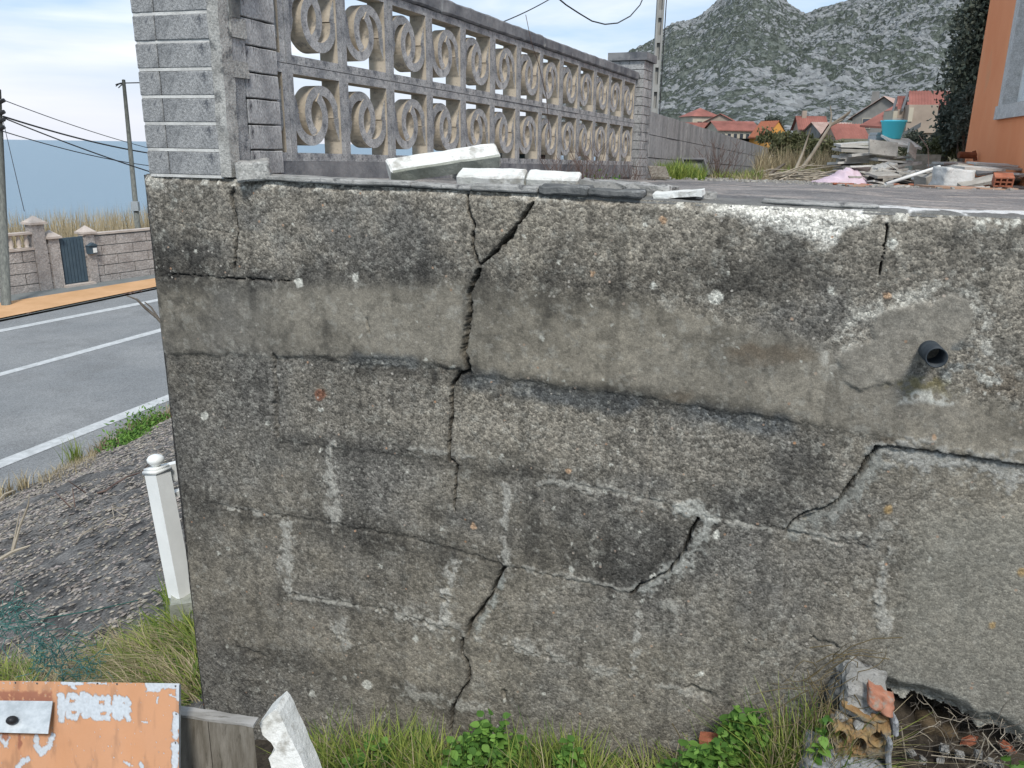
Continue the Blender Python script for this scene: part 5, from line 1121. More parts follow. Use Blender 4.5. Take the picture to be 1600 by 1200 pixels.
# shrubs beyond the terrace
for (x, y, dep, rx, rz, n, sz, m, lab) in [
    (1245, 232, 15, .62, .42, 3600, .07, 'leafbush', 'olive green bush behind the end of the grey block wall'),
    (1285, 248, 14, .55, .34, 2600, .06, 'leafbush', 'low bush at the foot of the leaning dead branches'),
    (1215, 222, 17, .5, .3, 1800, .07, 'leafbush', 'bush peeping over the far end of the block wall'),
    (1460, 222, 13, .6, .3, 3000, .05, 'leafdark', 'spiny bush between the bucket and the evergreen tree'),
    (1480, 236, 11.5, .34, .22, 1500, .05, 'leafbush', 'small bush left of the rusty pipe'),
    (1330, 243, 16, .7, .34, 2400, .06, 'leafbush', 'bush behind the left stack of stone slabs'),
    (1395, 240, 14, .6, .3, 1600, .06, 'leafbush', 'bush hidden behind the right stack of stone slabs')]:
    shrub('shrub', at(x, y, dep), (rx, rx*.8, rz), n, sz, M_[m], lab, clumps=16)
# rough grass strip at the end of the terrace
def field(name, px0, px1, dep0, dep1, n, h, bend, wdt, m, z=None):
    xs = rg.uniform(px0, px1, n); dp = rg.uniform(dep0, dep1, n); P = np.array([tpt(a, b, -.02) for a, b in zip(xs, dp)])
    k = fbm(xs/18, dp*2.2, 71, 3); P = P[k > .42]; hh = h*(0.35+1.3*k[k > .42])*rg.uniform(.5, 1.1, len(P))
    return blades(name, P, hh, bend, wdt, M_[m], kind='stuff')
field('dry_grass', 1180, 1560, 10.5, 14, 9000, .42, .18, .010, 'drygrass'); field('grass', 1220, 1420, 9.6, 11.5, 3500, .18, .1, .010, 'grass')
field('grass', 1028, 1100, 5.8, 7.2, 2400, .15, .08, .008, 'grass'); field('grass', 1095, 1190, 7.5, 9.5, 1500, .13, .08, .008, 'grass'); field('grass', 1560, 1600, 7, 8, 500, .12, .05, .006, 'grass')
field('dry_grass', 1060, 1200, 7, 9, 1600, .12, .1, .006, 'drygrass')
# twiggy plants growing by the lattice
def twigs(name, c, n, h, spread, m, label, r=.0016, cat='plant'):
    c = np.array(c, float); root = empty(name, c, label, cat); mb = MB()
    for i in range(n):
        a = rnd.uniform(0, 2*math.pi); b = c+np.array([math.cos(a), math.sin(a), 0])*rnd.uniform(0, .35*spread); hh = h*rnd.uniform(.45, 1.0)
        pts = [b]; d = np.array([math.cos(a)*.35+rnd.uniform(-.2, .2), math.sin(a)*.35+rnd.uniform(-.2, .2), 1.0])
        for k in range(5): d = d+np.array([rnd.uniform(-.22, .22), rnd.uniform(-.22, .22), 0]); pts.append(pts[-1]+d/np.linalg.norm(d)*hh/5)
        mb.tube(pts, [r*(1-.13*k) for k in range(6)], 4)
        for j in (2, 3, 4):
            if rnd.random() < .8: e = np.array([rnd.uniform(-1, 1), rnd.uniform(-1, 1), rnd.uniform(.4, 1)]); e /= np.linalg.norm(e); mb.tube([pts[j], pts[j]+e*hh*.16, pts[j]+e*hh*.28+np.array([0, 0, .02*h])], [r*.6, r*.5, r*.3], 3)
    mb.build('stem', m, root); return root
twigs('bare_plant', lp(2.2, -.10, -.16), 46, .30, .22, M_['twig'], 'reddish bare twiggy plant against the lattice, middle of the three', .0017)
twigs('bare_plant', lp(1.75, -.12, -.15), 30, .26, .18, M_['twig'], 'reddish bare twiggy plant against the lattice, nearest the white post pieces', .0016)
twigs('bare_plant', lp(2.85, -.12, -.18), 40, .26, .22, M_['twig'], 'reddish bare twiggy plant beside the far brick pillar', .0016)
twigs('bare_plant', tpt(1120, 8.4), 34, .45, .4, M_['twig'], 'bare twiggy plant against the low grey block wall', .003)
q = lp(2.35, -.11, -.15); leaves('green_tuft', q+rg.normal(0, 1, (260, 3))*np.array([.05, .05, .03])+np.array([0, 0, .03]), .022, M_['leafnettle'], kind='stuff')
mb = MB()       # thin tendril hanging over the lattice
mb.tube([lp(1.52, -.02, .60), lp(1.56, -.03, .50), lp(1.62, -.04, .42), lp(1.74, -.03, .30), lp(1.80, -.02, .20), lp(1.82, -.02, .12)], .0016, 4); tag(mb.build('bare_tendril', M_['twig']), 'single dark bare tendril hanging down the lattice face', 'plant')
# hollow brick in the grass, tray and scraps by the block wall
def hollow_brick(c, rz, L_=.24, D_=.11, H_=.09, holes=3, label='', m='terracotta', tilt=0, group=None):
    """red hollow brick with real holes through its long axis end"""
    c = Vector([float(q) for q in c]); root = None; mb = MB(); w_ = .010
    R_ = Matrix.Rotation(rz, 3, 'Z') @ Matrix.Rotation(tilt, 3, 'X')
    def b(x0, x1, y0, y1, z0, z1): o = R_ @ Vector((x0, y0, z0)); mb.box(c+o, R_ @ Vector((x1-x0, 0, 0)), R_ @ Vector((0, y1-y0, 0)), R_ @ Vector((0, 0, z1-z0)))
    b(-L_/2, L_/2, 0, D_, 0, w_); b(-L_/2, L_/2, 0, D_, H_-w_, H_)
    step = L_/(holes)
    for k in range(holes+1): x = -L_/2+k*(L_-w_)/holes; b(x, x+w_, .0005, D_-.0005, w_, H_-w_)
    b(-L_/2+w_, L_/2-w_, .001, D_-.001, H_/2-w_/2, H_/2+w_/2)
    return tag(mb.build('hollow_brick', M_[m]), label, 'brick', group)
hollow_brick(tpt(1070, 7.0), CAMZ+.25, .13, .1, .08, 3, 'red hollow brick in the grass beside the low grey block wall')
pt = tpt(1083, 8.0); mb = MB(); a = CAMZ+.5; ux = np.array([math.cos(a), math.sin(a), 0]); uy = np.array([-math.sin(a)*.5, math.cos(a)*.5, .8]); uy /= np.linalg.norm(uy); un = np.cross(ux, uy)
mb.box(pt-ux*.12, ux*.28, uy*.17, un*.012)
for (o_, e1, e2) in ((pt-ux*.13, ux*.02, uy*.17), (pt+ux*.15, ux*.02, uy*.17), (pt-ux*.13+uy*.17, ux*.3, uy*.02), (pt-ux*.13, ux*.3, uy*.02)): mb.box(o_, e1, e2, un*.06)
tag(mb.build('plastic_tray', M_['tray']), 'grey plastic tray leaning on the low block wall in the grass', 'tray')
mb = MB(); P = [tpt(1017, 4.9, .06), tpt(1017, 4.9), tpt(1046, 4.85, 0), tpt(1020, 5.2, .075)]; mb.box(P[1], P[2]-P[1], (0, .12, 0), (-.02, 0, .008)); mb.box(P[1]+np.array([0, 0, .01]), P[2]-P[1]+np.array([0, 0, -.06])*0, (.0, .16, .06), (0, 0, .012))
tag(mb.build('wood_scrap', M_['wood']), 'dark wedge of wood lying at the foot of the far brick pillar', 'board')
# dead branches and brushwood
def branch(pts, r0, label, m='deadwood', group=None, name='dead_branch', cat='branch'):
    mb = MB()
    for i, path in enumerate(pts):
        n_ = len(path); rr_ = r0*(1 if i == 0 else .6); mb.tube(path, [rr_*(1-.6*k/(n_-1)) for k in range(n_)], 6)
    return tag(mb.build(name, M_[m], None, True), label, cat, group)
dz = 10.2
branch([[at(1250, 268, dz), at(1270, 240, dz), at(1290, 208, dz), at(1299, 194, dz), at(1318, 182, dz), at(1329, 173, dz)], [at(1297, 197, dz), at(1299, 180, dz), at(1297, 165, dz)], [at(1298, 196, dz), at(1315, 188, dz), at(1328, 176, dz+.1)]], .027, 'long forked pale dead branch leaning right out of the brushwood')
branch([[at(1242, 268, dz-.2), at(1254, 240, dz-.2), at(1267, 200, dz-.2)]], .022, 'straight pale dead stick left of the forked branch')
branch([[at(1185, 281, 9.2), at(1205, 270, 9.3), at(1226, 256, 9.4)]], .03, 'dark branch slanting up at the end of the block wall', 'bark')
mb = MB()
for i in range(130):
    p = tpt(rnd.uniform(1170, 1310), rnd.uniform(8.6, 10.2), rnd.uniform(0, .06)); a = rnd.gauss(0, .5); l_ = rnd.uniform(.15, .7); d = np.array([math.cos(a), math.sin(a), rnd.uniform(-.05, .22)])
    mb.tube([p, p+d*l_*.5+np.array([0, 0, rnd.uniform(-.02, .05)]), p+d*l_+np.array([0, 0, rnd.uniform(-.04, .03)])], [.009, .007, .004], 4)
tag(mb.build('brushwood', M_['deadwood']), kind='stuff')
# stacks of broken slabs
def slab_obj(c, L_, W_, T_, rot, m, label, group, seed):
    o = place_block('stone_slab', (L_, W_, T_), c, rot, M_[m], None, label, 'slab', group, cuts=2, amp=.007, freq=9, seed=seed, chip=0)
    return o
sd = 100
def stack(x0, x1, depth, n, th, label, group, tilt=0.06, messy=.03, top_y=None, base=0.0):
    global sd
    c = (tpt(x0, depth)+tpt(x1, depth))/2; w_ = float(np.linalg.norm(tpt(x1, depth)-tpt(x0, depth)))
    for k in range(n):
        sd += 1; L_ = w_*rnd.uniform(.78, 1.05); q = c+np.array([rnd.gauss(0, messy), rnd.gauss(0, .03), base+th*(k+.5)])
        slab_obj(q, L_, .26*rnd.uniform(.8, 1.2), th*rnd.uniform(.62, .85), (rnd.gauss(0, .03), rnd.gauss(0, tilt), CAMZ+rnd.gauss(0, .12)), 'slab' if rnd.random() < .6 else 'slabdark', label, group, sd)
stack(1304, 1357, 8.8, 13, .033, 'grey-white stone slab in the neat left stack behind the pink cloth', 'slabs in the neat left stack', .05)
stack(1362, 1412, 8.6, 9, .032, 'broken stone slab in the untidy middle stack below the bucket', 'slabs in the untidy middle stack', .16, .05)
stack(1412, 1440, 8.3, 5, .030, 'small broken slab in the low heap right of the middle stack', 'slabs in the low heap', .16, .05)
stack(1455, 1502, 9.0, 8, .032, 'thin stone slab in the stack against the orange house corner', 'slabs stacked by the orange house', -.02, .03)
for k in range(5):   # slabs leaning fan-wise against the middle stack
    p = tpt(1352+k*7, 8.35, .10+.02*k); slab_obj(p, .17, .16, .022, (.1, -.75+.09*k, CAMZ+.2), 'slab', 'stone slab leaning at a slant against the neat left stack', 'slabs leaning between the stacks', 300+k)
def leaning(x, y, dep, L_, W_, T_, rx, ry, rz, m, label, seed): return place_block('stone_slab', (L_, W_, T_), at(x, y, dep), (rx, ry, CAMZ+rz), M_[m], None, label, 'slab', cuts=2, amp=.004, freq=7, seed=seed)
leaning(1380, 232, 8.35, .30, .16, .022, math.radians(62), .10, 0, 'slabdark', 'broad dark slab standing on edge on top of the middle stack', 401)
leaning(1408, 222, 8.5, .32, .30, .022, math.radians(18), .12, .1, 'slab', 'pale slab lying tilted directly under the bucket', 402)
leaning(1425, 236, 8.35, .12, .18, .02, math.radians(50), .7, .2, 'slabdark', 'dark triangular slab hanging off the right of the middle stack', 403)
# bucket
bc = at(1393, 217, 8.6); bc = np.array(bc); root = empty('bucket', bc, 'turquoise plastic bucket standing on top of the stone slab stacks', 'bucket')
mb = MB(); n_ = 32; prof = [(.088, 0), (.122, .170), (.130, .172), (.130, .186), (.123, .187), (.119, .172), (.085, .006)]
rings = [[(bc[0]+r*math.cos(2*math.pi*k/n_), bc[1]+r*math.sin(2*math.pi*k/n_), bc[2]+z) for k in range(n_)] for r, z in prof]
vs = [p for r in rings for p in r]; fs = [(i*n_+k, i*n_+(k+1) % n_, (i+1)*n_+(k+1) % n_, (i+1)*n_+k) for i in range(len(prof)-1) for k in range(n_)]+[tuple(range(n_))[::-1], tuple((len(prof)-1)*n_+k for k in range(n_))]
mesh_py('body', vs, fs, M_['bucket'], root, True)
mb = MB(); mb.tube([bc+np.array([.13*math.cos(t), .13*math.sin(t)*.9, .178-.02*math.sin((t+.1))]) for t in np.linspace(3.3, 6.1, 16)], .003, 5); mb.build('handle', M_['galv'], root)
mb = MB(); p = at(1368, 219, 8.7); mb.box(p, (.16, 0, 0), (0, .2, 0), (0, 0, .05)); mb.box(p+np.array([.01, 0, .055]), (.14, 0, 0), (0, .2, 0), (0, 0, .025)); tag(mb.build('grey_crate', M_['galv']), 'pale grey box wedged left of the bucket', 'box')
# pink cloth
U, Vv = np.linspace(0, 1, 46), np.linspace(0, 1, 24); A, B = np.meshgrid(U, Vv, indexing='ij'); pc0, pc1 = tpt(1272, 7.9), tpt(1358, 7.9)
h_ = (np.sin(A*math.pi)**.6*np.sin(B*math.pi)**.5)*(.045+.12*fbm(A*4, B*3, 81, 3))*np.interp(A, [0, .3, .6, .85, 1], [.3, .75, 1.1, 1.1, .5])
P = pc0[None, None, :]+(pc1-pc0)[None, None, :]*A[..., None]+np.array([.02, .36, 0])[None, None, :]*(B[..., None]-.5)+rg.normal(0, .002, A.shape+(3,)); P[..., 2] += h_+.004+.012*np.sin(A*40+B*9)*np.sin(B*math.pi)
ii = np.arange(A.size).reshape(A.shape); tag(mesh_np('cloth', P.reshape(-1, 3), np.stack([ii[:-1, :-1], ii[1:, :-1], ii[1:, 1:], ii[:-1, 1:]], -1).reshape(-1, 4), M_['cloth']), 'crumpled pale pink cloth lying at the foot of the slab stacks', 'cloth')
mb = MB(); a, b = tpt(1361, 7.7, .045), tpt(1372, 7.8, .045); mb.tube([a, b], .045, 14, cap=False); mb.tube([b, a], .040, 14, cap=False); tag(mb.build('plastic_pot', M_['tray'], None, True), 'small grey plastic pot lying beside the pink cloth', 'pot')
mb = MB(); mb.tube([tpt(1384, 6.4, .02), tpt(1464, 6.9, .17)], .013, 10); tag(mb.build('white_tube', M_['white_pvc'], None, True), 'long white plastic tube leaning up to the right in front of the slabs', 'pipe')
# right-hand pile
gr = 'loose scraps in front of the slab piles'
def sl(x, dep, lift, L_, W_, T_, rx, ry, rz, m, label, name='stone_slab', cat='slab', seed=0, group=None):
    return place_block(name, (L_, W_, T_), tpt(x, dep, lift), (rx, ry, CAMZ+rz), M_[m], None, label, cat, group, cuts=2, amp=.004, freq=9, seed=seed)
sl(1490, 5.9, .012, .46, .22, .014, .0, .03, .18, 'tan_board', 'long tan board lying flat in front of the right-hand pile', 'board', 'board', 501)
sl(1548, 5.8, .008, .17, .10, .012, .0, .02, -.1, 'tan_board', 'small tan tile fragment at the right end of the long tan board', 'tile', 'tile', 502)
place_block('sack', (.24, .2, .15), tpt(1486, 6.6, .08), (0, .05, CAMZ+.1), M_['sack'], None, 'dirty white plastic-wrapped block in the right-hand pile', 'sack', cuts=5, amp=.02, freq=9, seed=77, smooth=True)
sl(1452, 6.9, .07, .20, .14, .1, .1, -.3, .3, 'slabdark', 'dark stone block left of the white-wrapped block', seed=503)
sl(1530, 6.5, .055, .34, .09, .028, .4, -.20, .1, 'slabdark', 'grey plank rising to the right across the front of the right-hand pile', seed=504)
sl(1525, 6.9, .165, .36, .2, .022, .06, .03, .05, 'slab', 'long pale slab lying across the top of the right-hand pile', seed=505)
sl(1565, 7.1, .175, .42, .2, .018, .05, .06, -.02, 'slabdark', 'thin grey slab reaching right from the top of the right-hand pile', seed=506)
sl(1545, 7.2, .205, .36, .18, .016, .05, .04, -.06, 'slab', 'uppermost thin pale slab of the right-hand pile', seed=507)
sl(1585, 6.9, .02, .2, .14, .02, .05, .04, -.06, 'slabdark', 'flat dark slab on the ground at the right end of the pile', seed=508)
hollow_brick(tpt(1532, 6.5), CAMZ+.06, .15, .1, .045, 4, 'red hollow brick under the raised grey plank')
hollow_brick(tpt(1568, 6.1, .02), CAMZ-.35, .13, .1, .075, 3, 'red hollow brick tipped up at the right of the pile', tilt=.35)
for i in range(34):
    x = rnd.choice([rnd.uniform(1300, 1440), rnd.uniform(1400, 1600)]); dep = rnd.uniform(5.6, 7.6)
    red = rnd.random() < .35
    sl(x, dep, .008, rnd.uniform(.05, .16), rnd.uniform(.04, .1), .014, rnd.gauss(0, .1), rnd.gauss(0, .1), rnd.uniform(-1, 1), 'terracotta' if red else rnd.choice(['slab', 'slabdark', 'tan_board']), 'flat %s fragment scattered on the asphalt before the slab piles' % ('reddish tile' if red else 'grey or tan stone'), 'fragment', 'fragment', 600+i, ('reddish tile' if red else 'grey and tan')+' fragments before the slab piles')
for i in range(46):
    x = rnd.uniform(1440, 1600); t = (x-1440)/160; top_ = .16*math.sin(min(1, max(.12, t*1.3))*math.pi*.8)+.04
    sl(x, rnd.uniform(6.9, 8.6), rnd.uniform(.01, top_), rnd.uniform(.14, .38), rnd.uniform(.1, .2), rnd.uniform(.014, .024), rnd.gauss(0, .18), rnd.gauss(0, .10), rnd.gauss(0, .25), rnd.choice(['slab', 'slabdark', 'slabdark']), 'grey-white stone slab in the loose right-hand heap before the orange house', seed=700+i, group='slabs in the right-hand heap')
for i in range(26):
    x = rnd.uniform(1330, 1440); sl(x, rnd.uniform(7.6, 8.4), rnd.uniform(.01, .16), rnd.uniform(.12, .26), rnd.uniform(.1, .2), rnd.uniform(.014, .022), rnd.gauss(0, .2), rnd.gauss(0, .3), rnd.gauss(0, .3), rnd.choice(['slab', 'slabdark']), 'grey-white stone slab tumbled in front of the middle stack', seed=800+i, group='slabs tumbled before the middle stack')
mb = MB()
for i in range(700):
    p = tpt(rnd.choice([rnd.uniform(1230, 1600), rnd.uniform(1040, 1250)]), rnd.uniform(5.4, 9.2), .004); l_ = rnd.uniform(.008, .03); a = rnd.uniform(0, 6); mb.box(p, (l_*math.cos(a), l_*math.sin(a), .002), (-l_*.7*math.sin(a), l_*.7*math.cos(a), 0), (0, 0, l_*.4))
tag(mb.build('gravel', M_['slabdark']), kind='stuff')
mb = MB(); mb.tube([tpt(1500, 9.1, .10), tpt(1497, 9.2, .36)], .03, 6); tag(mb.build('stake', M_['bark']), 'short brown wooden stake standing at the orange house corner', 'post')
mb = MB(); mb.tube([tpt(1452, 7.5, .02), at(1450, 232, 7.6), at(1436, 212, 7.7)], .004, 5); tag(mb.build('bare_stick', M_['twig']), 'thin dark arching stem rising from the heap right of the bucket', 'branch')
place_block('concrete_block', (.34, .2, .42), tpt(1437, 10.2, .15), (0, 0, CAMZ), M_['greypost'], None, 'pale concrete block standing behind the low heap of slabs', 'block', cuts=2, amp=.006, freq=8, seed=91)

# ------------------------------------------------------------------ concrete slope down to the road
P1 = on_z(0, 780, RZ)-EYEP; P2 = on_z(258, 655, RZ)-EYEP; P3 = on_z(290, 940, -2.05)-EYEP
NE = np.cross(P2-P1, P3-P1); NE /= np.linalg.norm(NE); NE = -NE if NE[2] < 0 else NE
e1 = (P2-P1)/np.linalg.norm(P2-P1); e2 = np.cross(NE, e1); e2 = -e2 if e2@(P3-P1) < 0 else e2
def emb(u, v): return P1[None, :]+e1[None, :]*u[:, None]+e2[None, :]*v[:, None]
def emb_px(x, y): r = ray(x, y); P = r*((P1@NE)/(r@NE)); return float((P-P1)@e1), float((P-P1)@e2)
def emb_rel(u, v):
    cre = [emb_px(-120, 905), emb_px(0, 862), emb_px(70, 828), emb_px(130, 800), emb_px(180, 765), emb_px(240, 735), emb_px(330, 690)]
    dc = seg_dist(u+(fbm(u*2, v*2, 92, 3)-.5)*.3, v+(fbm(u*2, v*2, 93, 3)-.5)*.3, cre)
    return (fbm(u*1.1, v*1.1, 90, 4)-.5)*.16+(fbm(u*9, v*9, 91, 3)-.5)*.045-.07*sstep(.10, .01, dc)+.03*sstep(.35, .1, dc)
uu = np.linspace(-9, 11, 420); vv = np.concatenate([np.linspace(-.25, 3.6, 190), np.linspace(3.62, 9.5, 300)])
A, B = np.meshgrid(uu, vv, indexing='ij'); a_f, b_f = A.ravel(), B.ravel(); V = emb(a_f, b_f)+NE[None, :]*emb_rel(a_f, b_f)[:, None]
sV, dV = V@Wt, V@Wn-WD
ii = np.arange(A.size).reshape(A.shape); Fq = np.stack([ii[:-1, :-1], ii[1:, :-1], ii[1:, 1:], ii[:-1, 1:]], -1).reshape(-1, 4)
keep = ((sV[Fq[:, 0]] < -1.53)); Fq = Fq[keep]
nrm = np.cross(V[Fq[0, 1]]-V[Fq[0, 0]], V[Fq[0, 2]]-V[Fq[0, 0]]); Fq = Fq if nrm[2] > 0 else Fq[:, ::-1]
used, inv = np.unique(Fq, return_inverse=True)
tag(mesh_np('embankment', V[used]+EYEP, inv.reshape(Fq.shape), M_['shot']), kind='structure')
# stones set in it
n = 60000; u = rg.uniform(-8.5, 6, n); v = rg.uniform(0, 6.8, n); P = emb(u, v); den = fbm(u*1.6, v*1.6, 95, 4)+.35*sstep(1.6, .3, v)+.25*sstep(4.8, 6.2, v); k = (den > .36) & (P@Wt < -1.58) ; u, v, P = u[k], v[k], P[k]
P = P+NE*(emb_rel(u, v)+.004)[:, None]; n = len(P); sz = rg.uniform(.006, .017, n)*np.interp(v, [0, 3, 7, 9], [2.0, 1.5, 1.05, .9]); ang = rg.uniform(0, math.pi, n); asp = rg.uniform(.45, .9, n)
a = e1[None, :]*np.cos(ang)[:, None]+e2[None, :]*np.sin(ang)[:, None]; b = -e1[None, :]*np.sin(ang)[:, None]+e2[None, :]*np.cos(ang)[:, None]
rows = []
for k in range(6): t = k*math.pi/3; jj = rg.uniform(.75, 1.2, n); rows.append(P+a*(sz*math.cos(t)*jj)[:, None]+b*(sz*asp*math.sin(t)*jj)[:, None])
rows.append(P+NE*(sz*.42)[:, None]); V = np.stack(rows, 1).reshape(-1, 3)+EYEP; base = np.arange(n)*7
Fq = np.concatenate([np.stack([base+k, base+(k+1) % 6, base+6], 1) for k in range(6)]); o = mesh_np('embedded_stones', V, Fq, M_['pebble'], smooth=False)
tt = rg.uniform(.45, 1.05, n); vcol(o, 'tint', np.repeat(np.stack([tt, tt*rg.uniform(.93, 1, n), tt*rg.uniform(.85, 1, n)], 1), 7, 0)); o['kind'] = 'stuff'
# near ground at the foot of the wall
def gz(s, d):
    base = np.interp(s, [-2.4, -1.53, -1.16, -.7, -.36, 0, .3, 1, 2.4], [-1.98, -1.745, -1.69, -1.57, -1.53, -1.42, -1.34, -1.27, -1.25])
    return base+.06*np.minimum(d, 0)-sstep(-.45, -1.2, d)*.03+(fbm(s*5, d*5, 97, 4)-.5)*.06
ss = np.linspace(-2.3, 2.3, 260); dd = np.linspace(-2.1, .30, 140); A, B = np.meshgrid(ss, dd, indexing='ij'); P = Wn*(WD+B[..., None])+Wt*A[..., None]; P[..., 2] = EYE+gz(A, B)
P[..., 2] = np.where((A < -1.5), np.minimum(P[..., 2], EYE+(P1@NE-(P[..., 0]*NE[0]+P[..., 1]*NE[1]))/NE[2]-.03), P[..., 2])
ii = np.arange(A.size).reshape(A.shape); tag(mesh_np('soil', P.reshape(-1, 3), np.stack([ii[:-1, :-1], ii[1:, :-1], ii[1:, 1:], ii[:-1, 1:]], -1).reshape(-1, 4), M_['soil']), kind='structure')
# verge plants along the road edge
def emb_pt(x, y): u, v = emb_px(x, y); return emb(np.array([u]), np.array([v]))[0]+EYEP
n = 2600; u = rg.uniform(-3, 7, n); v = np.abs(rg.normal(0, .10, n)); k = fbm(u*1.1, u*0+3, 98, 3) > .47; u, v = u[k], v[k]
blades('verge_grass', emb(u, v)+EYEP, rg.uniform(.08, .30, len(u)), .14, .012, M_['drygrass'], kind='stuff')
for (x, y, rx, rz, n_, lab) in [(236, 668, .34, .13, 900, 'low green verge plant against the left edge of the wall, upper one'), (205, 690, .30, .08, 700, 'low green verge plant spreading left from the wall along the road edge')]:
    c = emb_pt(x, y); root = empty('verge_plant', c, lab, 'plant'); leaves('foliage', c+rg.normal(0, 1, (n_, 3))*np.array([rx*.5, rx*.7, rz*.5])+np.array([0, 0, rz*.6]), .07, M_['leafnettle'], root, aspect=.35)
c = emb_pt(118, 722); blades('grass_tuft', c+rg.normal(0, 1, (70, 3))*np.array([.05, .05, 0]), rg.uniform(.15, .42, 70), .12, .012, M_['grass'], kind='stuff')
n = 700; xs = rg.uniform(60, 150, n); ys = 752-(xs-60)*.42+rg.normal(0, 6, n); P = np.array([emb_pt(a, b) for a, b in zip(xs, ys)]); blades('dry_verge_grass', P, rg.uniform(.04, .16, n), .1, .006, M_['drygrass'], kind='stuff')
# dry stems and creepers over the slope
def wander(x0, y0, x1, y1, r, label, m='deadwood', n_=9, amp=.08, lift=.02, name='dry_stem', forks=0):
    mb = MB(); p, q = emb_pt(x0, y0), emb_pt(x1, y1); pts = []
    for k in range(n_): t = k/(n_-1); pts.append(p+(q-p)*t+np.array([rnd.gauss(0, amp), rnd.gauss(0, amp), abs(rnd.gauss(0, amp*.35))+lift])*(1 if 0 < k < n_-1 else .3))
    mb.tube(pts, [r*(1-.5*k/(n_-1)) for k in range(n_)], 5)
    for j in range(forks): i = rnd.randrange(1, n_-1); d = np.array([rnd.uniform(-1, 1), rnd.uniform(-1, 1), rnd.uniform(.2, .9)])*.25; mb.tube([pts[i], pts[i]+d*.6, pts[i]+d], [r*.5, r*.4, r*.25], 4)
    return tag(mb.build(name, M_[m]), label, 'stem')
wander(-30, 880, 235, 733, .014, 'long dark creeping stem running up the concrete slope', 'twig', 14, .03, .01, forks=5)
wander(125, 850, 190, 795, .005, 'thin curling dry stem in the middle of the slope, lower one', amp=.05); wander(150, 840, 215, 790, .005, 'thin curling dry stem in the middle of the slope, upper one', amp=.07); wander(120, 800, 160, 770, .005, 'short dry tendril beside the long dark creeping stem', amp=.05)
mb = MB(); mb.tube([at(-10, 880, 4.4), at(20, 862, 4.4), at(48, 852, 4.4)], [.012, .01, .004], 5); mb.tube([at(20, 862, 4.4), at(32, 820, 4.4), at(44, 790, 4.4), at(46, 772, 4.4)], [.008, .006, .005, .002], 5); mb.tube([at(18, 864, 4.4), at(24, 835, 4.4), at(31, 800, 4.4)], [.007, .005, .002], 5)
tag(mb.build('dead_branch', M_['deadwood']), 'small pale forked dead branch at the left edge of the slope', 'branch')
mb = MB(); mb.tube([at(-8, 790, 3.6), at(8, 772, 3.6), at(22, 766, 3.6)], [.008, .006, .003], 5); tag(mb.build('dead_branch', M_['deadwood']), 'curved pale twig tip at the left picture edge above the slope', 'branch')
mb = MB(); P_ = [(262, 515), (245, 496), (228, 482), (214, 468), (198, 462)]; mb.tube([at(x, y, 2.9) for x, y in P_], [.006, .0055, .005, .004, .002], 6); mb.tube([at(248, 498, 2.9), at(236, 480, 2.9), at(226, 472, 2.9)], [.004, .003, .002], 5); mb.tube([at(262, 515, 2.9), at(330, 640, 3.2), at(360, 860, 3.3), wp(-2.0, .9, -1.9)], [.007, .009, .011, .012], 6)
tag(mb.build('dead_branch', M_['bark']), 'dark dead branch poking out left from behind the wall above the road', 'branch')
# white fence post behind the wall's left edge
pb_ = emb_pt(288, 925); hgt = .66; root = empty('fence_post', pb_, 'white square fence post with a ball finial left of the wall', 'post')
top = at(246, 738, 3.30); base = at(283, 930, 3.36); axp = (top-base); hL = np.linalg.norm(axp); axp /= hL; th_ = math.radians(-28); px_ = np.array([math.cos(th_), math.sin(th_), 0]); px_ -= axp*(px_@axp); px_ /= np.linalg.norm(px_); py_ = np.cross(axp, px_); W_ = .070
mb = MB(); mb.box(base-px_*W_/2-py_*W_/2, px_*W_, py_*W_, axp*hL); mb.build('shaft', M_['white_pvc'], root)
mb = MB(); W2 = .080; mb.box(top-px_*W2/2-py_*W2/2, px_*W2, py_*W2, axp*.014); W3 = .07; mb.box(top+axp*.014-px_*W3/2-py_*W3/2, px_*W3, py_*W3, axp*.010)
lathe(mb, top+axp*.022, [(.020, 0), (.015, .008), (.024, .015), (.033, .026), (.034, .036), (.027, .046), (.012, .053), (.001, .054)], 18); mb.build('finial', M_['white_pvc'], root, True)
mb = MB(); q = at(252, 742, 3.34); rd = Wn*.9+Wt*.45; mb.box(q-np.array([0, 0, .03]), rd*1.2, np.cross(rd, [0, 0, 1])*.03, (0, 0, .075)); q = at(262, 768, 3.36); mb.box(q-np.array([0, 0, .02]), rd*1.2, np.cross(rd, [0, 0, 1])*.03, (0, 0, .02)); mb.build('rail', M_['white_pvc'], root)
place_block('footing', (.12, .12, .16), base+np.array([.02, -.01, -.07]), (.1, .1, .4), M_['greypost'], root, cuts=3, amp=.01, freq=12, seed=3)
# crumpled green wire netting
mb = MB()
for i in range(110):
    t = rnd.random(); x = -10+150*t+rnd.gauss(0, 10); y = 978+82*t+rnd.gauss(0, 16)-(26 if t < .3 else 0); p = at(x, y, 2.9+rnd.uniform(-.1, .12)); q = p
    pts = [p]
    for k in range(5): q = q+np.array([rnd.gauss(.006, .022), rnd.gauss(0, .015), rnd.gauss(0, .02)]); pts.append(q)
    mb.tube(pts, .0016, 4)
mb.tube([at(-20, 978, 2.9), at(60, 968, 2.95), at(150, 953, 3.1), at(215, 938, 3.3)], .0025, 4)
tag(mb.build('wire_netting', M_['net']), 'crumpled green wire netting lying above the orange metal sheet', 'netting')
